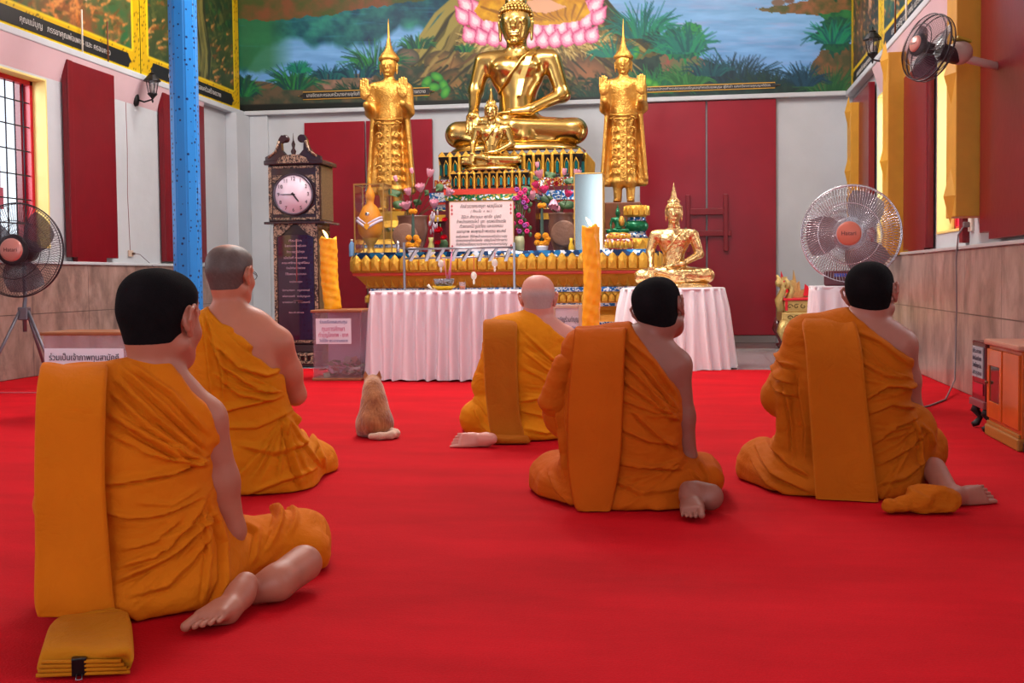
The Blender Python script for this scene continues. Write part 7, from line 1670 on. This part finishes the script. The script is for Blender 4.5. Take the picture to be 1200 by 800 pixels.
def naga(x, y, z0, h, s, big=False):
    S_ = MB().tube([(x, y, z0), (x-s*.03, y, z0+h*.3), (x+s*.02, y, z0+h*.6), (x-s*.02, y, z0+h*.85), (x-s*.05, y, z0+h)], [.05, .045, .035, .03, .012], 10)
    S_.ball((x-s*.03, y-.01, z0+h*.78), .042, 12, 8, 1, 1.2, 1.1)
    for k in range(4): S_.prism([(x+s*.01, z0+h*(.35+.15*k)), (x+s*(.07), z0+h*(.5+.15*k)), (x+s*.0, z0+h*(.5+.15*k))], y-.012, y+.012, 'y')
    return S_.build('naga_head', M_silg, t)
naga(-hx-.0, -.36, zz_(364), zz_(322)-zz_(364), 1); naga(-hx+.10, -.30, zz_(364), zz_(326)-zz_(364), 1)
sc_ = MB()
for x0, w_, pk in ((-hx+.16, .16, 316), (-hx+.32, .2, 338), (-hx+.55, .24, 326), (-hx+.72, .2, 332)):
    z0 = zz_(352); zp = zz_(pk); sc_.prism([(x0, z0), (x0+w_, z0), (x0+w_*.95, z0+(zp-z0)*.35), (x0+w_*.7, z0+(zp-z0)*.3), (x0+w_*.62, z0+(zp-z0)*.62), (x0+w_*.42, z0+(zp-z0)*.55), (x0+w_*.2, zp), (x0+w_*.12, z0+(zp-z0)*.6), (x0-.02, z0+(zp-z0)*.35)], .28, .34, 'y')
sc_.build('carved_back', M_silg, t)
fn = MB()
for x0, pk, w_ in ((-hx+.03, 317, .11), (-hx+.30, 333, .16), (-hx+.62, 322, .2)):
    z0 = zz_(348); zp = zz_(pk); fn.prism([(x0, z0), (x0+w_, z0), (x0+w_*1.02, z0+(zp-z0)*.45), (x0+w_*.6, z0+(zp-z0)*.5), (x0+w_*.1, zp)], .22, .25, 'y')
fn.build('scarlet_fin', M_redf, t)
# ================================================================== ALTAR OFFERINGS
ZA = AT+.002
def ap(px, Y): return onY(px, 295, Y)[0]
def zA(py, Y): return onY(590, py, Y)[2]
# glass case with cloth-wrapped finial offering
Yg = 11.72; a, b = ap(416, Yg), ap(450, Yg); hx = (b-a)/2; H = zA(212, Yg)-ZA
t = thing('glass_case', 'upright glass case with brass edges at left end of the altar', 'display case', ((a+b)/2, Yg+.16, ZA))
M_brass = mat('brass_edging', (206, 160, 90), .3, metal=.8)
g = MB(); D3 = .16
for lo, hi in (((-hx, -D3, .012), (hx, -D3+.004, H)), ((-hx, D3-.004, .012), (hx, D3, H)), ((-hx, -D3, .012), (-hx+.004, D3, H)), ((hx-.004, -D3, .012), (hx, D3, H)), ((-hx, -D3, H-.004), (hx, D3, H))): g.box(lo, hi)
g.build('glass_panes', M_clr, t); e = MB()
for x in (-hx, hx):
    for y in (-D3, D3): e.box((x-.007, y-.007, 0), (x+.007, y+.007, H+.005), .002)
for z_ in (.0, H-.006):
    for y in (-D3, D3): e.box((-hx, y-.006, z_), (hx, y+.006, z_+.014))
    for x in (-hx, hx): e.box((x-.006, -D3, z_), (x+.006, D3, z_+.014))
e.build('brass_edges', M_brass, t); MB().box((-hx, -D3, 0), (hx, D3, .01)).build('case_floor', M_brass, t)
xo, Yo = ap(434.5, Yg+.16), Yg+.16; zb = ZA+.012; K_ = (zA(224, Yo)-zb)
t = thing('wrapped_finial_offering', 'orange cloth-wrapped bulbous finial with white band on a gilt foot, inside the glass case', 'offering', (xo, Yo, zb))
MB().lathe([(.07, 0), (.075, .02), (.04, .05), (.035, .10), (.06, .14), (.085, .18), (.08, .2)], 24).build('gilt_foot', M_petal, t)
MB().lathe([(.09, .19), (.125, .24), (.14, .32), (.125, .42), (.08, .52), (.04, .56), (.045, .60), (.055, .64), (.04, .69), (.018, .73), (.015, .78), (.010, .79), (.009, .84), (.004, K_)], 28).build('wrapped_body', mat('orange_cloth_wrap', (226, 142, 20), .6), t)
bd = MB().tube([(.135*math.cos(a_), .135*math.sin(a_), .29+.09*abs(math.cos(a_))) for a_ in np.linspace(0, 2*PI, 40)[:-1]], .016, 6, closed=True); bd.tube([(.128*math.cos(a_), .128*math.sin(a_), .33+.08*abs(math.cos(a_))) for a_ in np.linspace(0, 2*PI, 40)[:-1]], .012, 6, closed=True).build('white_band', mat('lilac_white_ribbon', (226, 214, 236), .5), t)
MB().ball((.0, -.118, .44), .024, 12, 6, 1, .5, 1).build('rosette', M_chrome, t)
MB().prism([(-.035, .31), (0, .27), (.035, .31), (0, .35)], -.152, -.142, 'y').build('orange_diamond', M_wax, t)
# blue bottle beside the case
t = thing('water_bottle', 'pale blue plastic bottle left of the glass case on the altar', 'bottle', (ap(412.5, 11.75), 11.75, ZA)); MB().lathe([(.03, 0), (.032, .01), (.032, .12), (.02, .15), (.012, .165)], 16).build('bottle_body', mat('pale_blue_plastic', (120, 160, 206), .2), t); MB().lathe([(.014, .165), (.014, .185), (.001, .186)], 12).build('cap', M_ivory, t)
# small seated votive dishes and vases
M_lotp = mat('pink_lotus_petal', (240, 178, 196), .5); M_lotd = mat('magenta_lotus_petal', (222, 70, 130), .5); M_stem = mat('lotus_stem_green', (70, 104, 62), .5); M_leafg = mat('dull_lotus_leaf', (74, 106, 66), .5, var=.15); M_mari = mat('marigold_orange', (250, 160, 6), .6, bump=('voronoi', 90, 1., .02)); M_hotp = mat('hot_pink_petals', (214, 40, 120), .5); M_viol = mat('violet_petals', (150, 70, 150), .5); M_redfl = mat('deep_red_petals', (200, 16, 40), .45)
def lotus_mb(mb, c, r, op, n=9, rows=3, tilt=(0, 0)):
    """pointed cupped petals; op 0 = closed bud, 1 = open"""
    rt = Euler((tilt[0], tilt[1], 0)).to_matrix().to_4x4(); T = Matrix.Translation(c) @ rt
    for k in range(rows):
        o_ = op*(1-.28*k); m = max(4, n-k*2)
        for i in range(m):
            a = 2*PI*(i+.5*k)/m; Rz = Matrix.Rotation(a, 4, 'Z'); vs = []
            L_ = r*(1.5-.1*k)
            for u in np.linspace(0, 1, 6):
                w = r*.42*math.sin(PI*min(1, u*.86+.12))**.8*(1-u**6) if u < 1 else .0; ang = .25+o_*1.05*(u**.8); rad = L_*(.35*math.sin(PI*u*.55))*(.55+o_)+r*.15; zz = L_*u*(1-.35*o_*u)
                for v in (-1, 0, 1): vs.append(T@Rz@Vector((rad-(abs(v))*w*.35, v*w, zz)))
            vs2 = [v+(T@Rz@Vector((-.002, 0, -.0)) - T@Rz@Vector((0, 0, 0))) for v in vs]
            n_ = len(vs); fs = []
            for u in range(5):
                for v in range(2): q = u*3+v; fs += [(q, q+1, q+4, q+3)]
            mb.add(vs, fs, True)
    return mb
def flower(kind, px, py, Y, r, stem_to, label, grp, op=.5, tilt=(0, 0), m=None):
    p = onY(px, py, Y); t = thing(kind, label, 'flower', p, 0, grp); m = m or M_lotp
    r = r*1.45; mb = MB(); lotus_mb(mb, (0, 0, -r*.7), r, op, 9, 3, tilt); mb.build('petals', m, t)
    s = Vector(stem_to)-Vector(p); a = Vector((0, 0, -r*.7)); MB().tube([a, a*.6+s*.4+Vector((.01, 0, .03)), s], .004, 6).build('stem', M_stem, t); return t
def leaf(px, py, Y, r, tilt, label, grp, stem_to):
    p = onY(px, py, Y); t = thing('lotus_leaf', label, 'leaf', p, 0, grp); m = Euler(tilt).to_matrix().to_4x4(); n = 16
    vs = [m@Vector((0, 0, -.01))]+[m@Vector((r*(1+.06*math.sin(5*a))*math.cos(a), r*.72*math.sin(a), .012*math.sin(3*a))) for a in np.linspace(0, 2*PI, n+1)[:-1]]
    vs += [v+Vector((0, .003, .002)) for v in vs]; k = n+1; fs = [(0, 1+i, 1+(i+1) % n) for i in range(n)]+[(k, k+1+(i+1) % n, k+1+i) for i in range(n)]+[(1+i, k+1+i, k+1+(i+1) % n, 1+(i+1) % n) for i in range(n)]
    MB().add(vs, fs, True).build('leaf_blade', M_leafg, t); s = Vector(stem_to)-Vector(p); MB().tube([(0, 0, -.005), s*.5+Vector((0, .01, .02)), s], .003, 5).build('stem', M_stem, t)
Yv = 12.0
def urn(label, px0, px1, py0, Y, disc=False):
    a, b = ap(px0, Y), ap(px1, Y); hx = (b-a)/2; H = zA(py0, Y)-ZA; t = thing('brown_urn', label, 'urn', ((a+b)/2, Y+.1, ZA)); mm = mat('brown_glazed_clay', (112, 76, 62), .3, var=.2, vscale=9, bump=('noise', 8, .4, .02))
    MB().lathe([(hx*.62, 0), (hx*.66, H*.06), (hx*.58, H*.12), (hx*.85, H*.4), (hx*.98, H*.68), (hx*.9, H*.86), (hx*.95, H*.95), (hx*1.0, H), (hx*.88, H), (hx*.8, H*.85)], 32, (0, 0, 0), 1, .62).build('urn_body', mm, t)
    ds = MB(); rr = H*.30
    for s, sc_ in (((-.35, .9),) if not disc else ((.28, 1.),)): 
        ds.lathe([(rr*1.04, -.012), (rr*1.04, .012), (rr*.9, .02), (.001, .022)], 28, mtx=Matrix.Translation((s*hx, -hx*.62*.93, H*.5)) @ Matrix.Rotation(PI/2, 4, 'X'))
    ds.build('round_relief', mat('tan_clay_relief', (140, 100, 80), .45, bump=('noise', 14, .6, .02)), t)
    return ((a+b)/2, Y+.1, ZA+H*.9)
top = urn('brown glazed urn holding pink lotus flowers, left side of the altar', 463, 500, 250, Yv)
G = 'pink lotuses in the left altar urn'
for i, (px, py, r, op, tl, w) in enumerate(((464.5, 209, .032, .12, (0, -.3), 'closed bud, leftmost'), (483, 200, .03, .1, (0, -.2), 'closed bud at the very top'), (503, 202, .048, .4, (0, .2), 'half-open, top right'), (493, 219, .052, .6, (.5, 0), 'rounded, centre of the spray'), (479.5, 224, .044, .45, (.4, -.2), 'half-open, below centre'), (524, 224, .048, .5, (.2, .6), 'half-open, furthest right'), (477, 239, .056, .95, (.3, -.2), 'wide open with pointed petals, lowest left'), (509, 238, .052, .5, (.5, .1), 'rounded, lowest right'))):
    flower('lotus_flower', px, py, Yv-.02-.02*(i % 3), r, (top[0]+.01*(i-4), top[1], top[2]), 'pink lotus of the left altar spray: '+w, G, op, tl)
for i, (px, py, r, tl, w) in enumerate(((462, 226, .07, (1.0, .3, .2), 'broad, upper left'), (468, 240, .075, (1.2, 0, .1), 'lowest left'), (500, 226, .05, (1.2, .2, -.8), 'narrow, centre right'), (515, 220, .07, (1.1, .2, -.7), 'right, beneath the highest open lotus'), (489, 237, .055, (1.3, 0, -.4), 'centre, behind the marigolds'))): leaf(px, py, Yv+.04, r, tl, 'dull green lotus leaf of the left altar spray: '+w, 'leaves in the left altar urn', (top[0]+.01*i, top[1]+.02, top[2]))
top = urn('brown urn with a round relief, right side of the altar behind the marigolds', 641, 672, 250, Yv, True)
G = 'pink lotuses in the right altar spray'
for i, (px, py, r, op, tl, m, w) in enumerate(((633, 203, .05, .5, (.2, -.2), M_lotp, 'highest open bloom'), (630, 193, .03, .1, (0, -.1), M_lotp, 'pale closed bud at top left'), (661, 201, .034, .12, (0, .1), M_lotp, 'pale closed bud at top right'), (675, 202, .044, .5, (.2, .3), M_lotp, 'beside the mirrored case'), (629, 216, .04, .5, (.4, -.3), M_lotd, 'magenta, left of centre'), (624.5, 228, .052, .6, (.4, -.3), M_lotp, 'rounded, lower left'), (638, 221, .046, .7, (.5, 0), M_lotd, 'magenta, centre'), (649, 228, .055, .5, (2.6, 0), M_lotp, 'drooping, centre'), (665, 226, .042, .7, (.4, .3), M_lotd, 'magenta, lower right'), (655, 238, .03, .3, (2.8, .3), M_lotp, 'small drooping bud, lowest'))):
    flower('lotus_flower', px, py, Yv-.04-.02*(i % 3), r, (top[0]-.02*(i % 4), top[1], top[2]), 'pink lotus of the right altar spray: '+w, G, op, tl, m)
for i, (px, py, r, tl, w) in enumerate(((645, 205, .06, (1.1, .2, .3), 'upper centre'), (668, 212, .06, (1.1, -.2, .1), 'upper right'), (617, 222, .06, (1.2, .2, .4), 'left edge'), (641, 234, .07, (1.2, .1, -.2), 'lower centre'), (664, 240, .08, (1.1, 0, .3), 'lower right'), (628, 209, .045, (1.2, .4, .9), 'upper left'))): leaf(px, py, Yv+.04, r, tl, 'green lotus leaf of the right altar spray: '+w, 'leaves in the right altar spray', (top[0]-.01*i, top[1]+.02, top[2]))
# clustered small pink and violet blossoms in a pale green pot
xv, Yw = ap(609, 11.75), 11.75; t = thing('flower_vase', 'pale green vase of small pink and violet blossoms right of the text board', 'vase', (xv, Yw, ZA)); Hh = zA(277, Yw)-ZA
MB().lathe([(.035, 0), (.05, Hh*.3), (.055, Hh*.7), (.045, Hh), (.035, Hh*.9)], 20).build('vase_body', mat('pale_green_ceramic', (170, 170, 130), .35), t)
r = random.Random(6); st = MB(); fp, fv, fg = MB(), MB(), MB()
for i in range(26):
    px = 604+r.uniform(-4, 18); py = 222+r.uniform(0, 50); p = onY(px, py, Yw+r.uniform(-.03, .05)); q = (p[0]-xv, p[1]-Yw, p[2]-ZA); st.tube([(0, 0, Hh*.9), (q[0]*.5, q[1], (Hh+q[2])*.5), q], .003, 5)
    tg = (fp, fv, fp)[i % 3]
    for k in range(6): a_ = 2*PI*k/6; tg.ball((q[0]+.016*math.cos(a_), q[1]-.008, q[2]+.016*math.sin(a_)), .013, 7, 5)
    fg.ball((q[0]+.03, q[1]+.02, q[2]-.035), .022, 7, 5, 1, .4, 1.2)
st.build('stems', M_stem, t); fp.build('pink_blossoms', M_hotp, t); fv.build('violet_blossoms', M_viol, t); fg.build('foliage', M_leafg, t)
# red flowers and slender vase left of the board
xv = ap(506, 11.75); t = thing('flower_vase', 'slender yellow-green vase with silvery foliage left of the text board', 'vase', (xv, 11.72, ZA)); Hh = zA(277, 11.75)-ZA
MB().lathe([(.03, 0), (.04, .03), (.032, Hh*.5), (.018, Hh*.75), (.03, Hh), (.022, Hh)], 20).build('vase_body', mat('yellow_green_ceramic', (170, 164, 96), .3), t); sv_ = MB()
for i in range(22):
    h_ = r.uniform(.05, .26); x_ = r.uniform(-.03, .05)+h_*.12; sv_.ball((x_, r.uniform(-.03, .03), Hh+h_), .018, 6, 5, .6, .5, 1.6)
sv_.build('silver_foliage', mat('silver_foliage', (190, 176, 190), .4, metal=.3), t)
t = thing('red_flowers', 'deep red artificial flowers behind the left edge of the text board', 'flowers', (ap(517, 11.9), 11.9, ZA)); mb = MB()
for px, py, rr in ((515, 269, .05), (522, 256, .035), (514, 283, .035), (521, 277, .04)):
    p = onY(px, py, 11.88); lotus_mb(mb, (p[0]-ap(517, 11.9), -.04, p[2]-ZA-.03), rr, 1.0, 8, 3, (.9, 0))
mb.build('petals', M_redfl, t); MB().tube([(0, 0, 0), (.01, 0, .2), (0, -.03, .34)], .006, 6).ball((.03, 0, .12), .05, 8, 6, 1, .3, 1.2).build('stem', M_leafg, t)
def marigold(label, px, pyt, Y):
    x = ap(px, Y); t = thing('marigold_offering', label, 'flower offering', (x, Y, ZA)); zt = zA(pyt, Y)-ZA
    MB().lathe([(.045, 0), (.05, .01), (.062, .07), (.066, .085), (.055, .085), (.045, .03)], 24).build('white_pot', mat('white_porcelain', (236, 232, 236), .2), t)
    MB().lathe([(.03, .08), (.02, .2), (.012, zt-.05), (.006, zt-.03)], 14).build('leaf_cone', mat('dark_banana_leaf', (58, 84, 74), .4), t)
    for i, (dx, dz) in enumerate(((-.045, .115), (.045, .115), (-.04, .185), (.04, .185), (.0, .10), (.06, .15))):
        MB().ball((dx, -.035, dz), .036, 14, 9, 1, .8, .95).build('marigold_bloom', M_mari, t)
    MB().ball((-.018, 0, zt-.025), .03, 14, 9).ball((.02, 0, zt-.025), .03, 14, 9).build('top_bloom', M_mari, t); return t
marigold('marigold arrangement in a white pot before the left urn', 484.5, 243, 11.66); marigold('marigold arrangement in a white pot before the right urn', 635.5, 239, 11.66)
t = thing('candle_cup', 'little white and silver candle cup at the left of the altar front', 'cup', (ap(466.5, 11.62), 11.62, ZA)); MB().lathe([(.02, 0), (.012, .03), (.022, .05), (.016, .08), (.022, .12), (.008, .16)], 12).build('cup_body', M_chrome, t)
# text board
Yb = 11.6; a, b = onY(527, 292, Yb), onY(602, 234.5, Yb); w = (b[0]-a[0])/2; H = b[2]-ZA
t = thing('prayer_board', 'cream board of Thai prayer text with thin red corners, leaning at the altar centre', 'sign', ((a[0]+b[0])/2, Yb, ZA)); M_cream2 = mat('cream_board', (236, 214, 212), .5)
bdp = MB().box((-w, -.008, 0), (w, .008, H), .004).build('board', M_cream2, t); rim = MB()
for lo, hi in (((-w, -.011, 0), (-w+.008, .009, H)), ((w-.008, -.011, 0), (w, .009, H)), ((-w, -.011, H-.008), (w, .009, H)), ((-w, -.011, 0), (w, .009, .008))): rim.box(lo, hi)
rim.build('rim', mat('gold_rim', (190, 150, 100), .35, metal=.5), t)
zb_ = lambda py: onY(565, py, Yb)[2]-ZA
for tx, py, wd, sz_ in (('คำกล่าวถวายกระทงบูชา  หลวงปู่นิ่มนวล', 241.5, .44, .05), ('( ตั้งนะโม  ๓  จบ )', 247.5, .22, .034), ('อิมินา สักกาเรนะ พุทธัง  ปูเชมิ', 254, .42, .045), ('ข้าพเจ้าขอกราบไหว้  บูชา  คุณพระรัตนตรัย', 259.5, .52, .045), ('ด้วยดอกไม้ ธูปเทียน และของหอม', 265, .46, .045), ('ขออานุภาพ  พระพุทธเจ้า พระธรรม พระสงฆ์', 271, .52, .045), ('จงคุ้มครอง  ให้ข้าพเจ้าและครอบครัวมีความสุข', 277, .54, .036), ('ปราศจากทุกข์โศกโรคภัย  เจริญในหน้าที่การงาน', 281.5, .54, .036), ('คิดสิ่งใดขอให้สมความปรารถนาทุกประการเทอญ', 286, .54, .036)):
    write(tx, 'board_lettering', sz_, mat('brown_black_ink', (48, 36, 46), .6), bdp, (0, -.010, zb_(py)), (PI/2, 0, 0), width=wd, shear=.25, depth=.0005)
orn = MB()
for sx_ in (-1, 1):
    for sz_ in (.05, .09, H-.05, H-.09, H-.13): orn.prism([(sx_*(w-.03)-.012, sz_), (sx_*(w-.03), sz_-.018), (sx_*(w-.03)+.012, sz_), (sx_*(w-.03), sz_+.018)], -.0105, -.009, 'y')
orn.build('corner_ornament', mat('brick_red_ornament', (196, 90, 90), .6), bdp)
# mirrored glass case at right
Yg = 11.75; a, b = ap(673, Yg), ap(707.5, Yg); hx = (b-a)/2; H = zA(205, Yg)-ZA
t = thing('mirrored_case', 'tall glass case with bright mirrored front beside the right orange candle', 'display case', ((a+b)/2, Yg+.1, ZA))
MB().box((-hx+.01, -.1, .01), (hx-.01, -.09, H-.01)).build('mirror_front', mat('silvered_mirror', (160, 172, 172), .10, metal=1.), t)
e = MB()
for x in (-hx, hx-.012):
    for y in (-.105, .095): e.box((x, y-.006, 0), (x+.012, y+.006, H), .002)
for z_ in (0, H-.012):
    for y in (-.105, .095): e.box((-hx, y-.006, z_), (hx, y+.006, z_+.012), .002)
    for x in (-hx, hx-.012): e.box((x, -.1, z_), (x+.012, .1, z_+.012), .002)
e.build('brass_edges', M_brass, t); MB().box((-hx+.004, -.088, .01), (-hx+.008, .09, H-.01)).box((hx-.008, -.088, .01), (hx-.004, .09, H-.01)).build('side_glass', M_clr, t)
# emerald figurine on red and gold dais
Ye = 11.85; xe = onY(723, 276, Ye)[0]
t = thing('red_gold_dais', 'small red and gold carved dais holding the emerald figurine', 'dais', (xe+.02, Ye, ZA)); z1_ = zA(276.5, Ye)-ZA
a, b = ap(709, Ye), ap(745, Ye); hx = (b-a)/2; o = MB().rectprof(0, 0, [(hx, .14, 0), (hx, .14, .03), (hx*.94, .12, .045), (hx*.9, .115, z1_*.72), (hx*.8, .1, z1_*.74), (hx*.8, .1, z1_)]); o.build('dais_body', M_mosr, t)
r2 = MB(); petals(r2, -hx*.9, hx*.9, -.118, .05, z1_*.68, 7, .02); petals(r2, -hx*.78, hx*.78, -.102, z1_*.76, z1_*.98, 7, .015); r2.build('leaf_carving', M_petal, t); MB().box((-hx*.84, -.108, z1_*.69), (hx*.84, .108, z1_*.75), .003).build('red_band', M_redln, t)
Hh = (zA(248, Ye)-zA(276, Ye))*1.0
em = seated('small emerald-green seated figurine with gilt shawl at the right of the altar', (xe+.01, Ye, ZA+z1_+.008), Hh, .0045, M_jade, flame=True, hair=False, sash=False)
MB().ball((.16*Hh, -.02, .50*Hh), .13*Hh, 14, 9, 1., 1.1, 1.7).build('gilt_shawl', M_gold2, em); MB().lathe([(.42*Hh, -.02), (.44*Hh, .0), (.3*Hh, .02)], 24, (0, 0, 0), 1, .6).build('cushion', M_petal, em)
# little yellow vase by the urn
t = thing('yellow_ribbon_vase', 'small yellow vase at the left foot of the mirrored case', 'vase', (ap(669.5, 11.66), 11.66, ZA)); MB().lathe([(.02, 0), (.03, .03), (.028, .08), (.014, .12), (.02, .16), (.012, .16)], 14).build('vase_body', mat('yellow_glaze', (224, 180, 40), .3), t)
# ================================================================== OUTSIDE THE LEFT WINDOW
t = thing('neighbouring_wall', 'sunlit lattice-brick wall seen outside through the left window', 'wall', (-12.5, 14.5, 0))
def lattice():
    m = mat('pale_brick_lattice', (236, 200, 180), .7); nt = m.node_tree; N = nt.nodes; L = nt.links; tc = N.new('ShaderNodeTexCoord'); mp = N.new('ShaderNodeMapping'); mp.inputs['Rotation'].default_value = (0, 0, 0); L.new(tc.outputs['Generated'], mp.inputs[0])
    br = N.new('ShaderNodeTexBrick'); br.inputs['Scale'].default_value = 26; br.inputs['Color1'].default_value = tuple(lin((240, 206, 188)))+(1,); br.inputs['Color2'].default_value = tuple(lin((228, 176, 156)))+(1,); br.inputs['Mortar'].default_value = tuple(lin((250, 240, 236)))+(1,); br.inputs['Mortar Size'].default_value = .03
    L.new(mp.outputs[0], br.inputs['Vector']); L.new(br.outputs[0], N['Principled BSDF'].inputs['Base Color']); return m
ml = lattice()
roof = MB(); roof.prism([(-3, 2.2), (3, 2.2), (3, 5.2), (-3, 5.2)], -.1, .1, 'y'); roof.build('lattice_panel', ml, t); MB().box((-3, -.15, 1.9), (3, .15, 2.2)).build('coping', M_redb, t); MB().box((-3, -.08, 0), (3, .08, 1.9)).build('white_wall', M_white, t)
o = MB().box((-60, -40, -.4), (60, 70, -.2)).build('outdoor_ground', mat('pale_concrete', (190, 186, 178), .9)); struct(o); o.name = 'floor_outside'
# ================================================================== LIGHT
W = bpy.data.worlds.new('sky'); bpy.context.scene.world = W; W.use_nodes = True
nt = W.node_tree; bg = nt.nodes['Background']
bg.inputs['Color'].default_value = (.80, .90, 1.0, 1); bg.inputs['Strength'].default_value = 1.6
def area(name, loc, tgt, sx, sy, power, col, spread=PI):
    l = bpy.data.lights.new(name, 'AREA'); l.shape = 'RECTANGLE'; l.size = sx; l.size_y = sy; l.energy = power; l.color = col; l.spread = spread
    o = bpy.data.objects.new(name, l); C.objects.link(o); o.location = loc
    o.rotation_euler = (Vector(tgt)-Vector(loc)).to_track_quat('-Z', 'Y').to_euler(); return o
cool = (.86, .93, 1.0); warm = (1., .80, .62)
# daylight arriving through each window opening
for (ya, yb, za, zb) in LW[:3]: area('window_daylight', (XL-.45, (ya+yb)/2, (za+zb)/2+.1), (0, (ya+yb)/2, .9), yb-ya, zb-za, 36, cool)
for (ya, yb, za, zb) in RW: area('window_daylight', (XR+.45, (ya+yb)/2, (za+zb)/2+.1), (-3, (ya+yb)/2, .9), yb-ya, zb-za, 36, cool)
area('window_daylight', (XL-1.3, 8.3, 2.7), (-3.5, 10.0, .9), 1.4, 1.8, 110, cool)
# daylight through the open doorways behind the camera
for xa, xb in ((-5.0, -3.4), (-2.4, 0.), (1.0, 1.8)): area('doorway_daylight', ((xa+xb)/2, Y0-.5, 1.9), ((xa+xb)/2, 8, 1.2), xb-xa, 3.2, 32*(xb-xa), cool)
# overhead fill lights added along the nave and before the altar, no fixtures
for x, y, p in ((-2.1, 1.5, 12), (-2.1, 5.5, 30), (-2.1, 9.0, 130), (-1.6, 11.2, 90)): area('overhead_fill_light', (x, y, ZC-.25), (x, y+.01, 0), 2.2, .5, p, (1., .96, .92))
def bulb(loc, p, r=.25):  # unseen fill points added high up to brighten the murals and upper walls
    l = bpy.data.lights.new('upper_wall_fill_light', 'POINT'); l.energy = p; l.shadow_soft_size = r; l.color = (1., .95, .9); o = bpy.data.objects.new('upper_wall_fill_light', l); C.objects.link(o); o.location = loc
bulb((-2.2, 10.2, 4.9), 230); bulb((-2.2, 5.5, 4.9), 90); bulb((0.6, 12.2, 4.9), 110); bulb((-4.6, 12.0, 4.9), 110)
sc = bpy.context.scene
sc.view_settings.view_transform = 'Standard'; sc.view_settings.look = 'None'; sc.view_settings.gamma = 1; sc.view_settings.exposure = 0.
sc.view_settings.use_curve_mapping = False
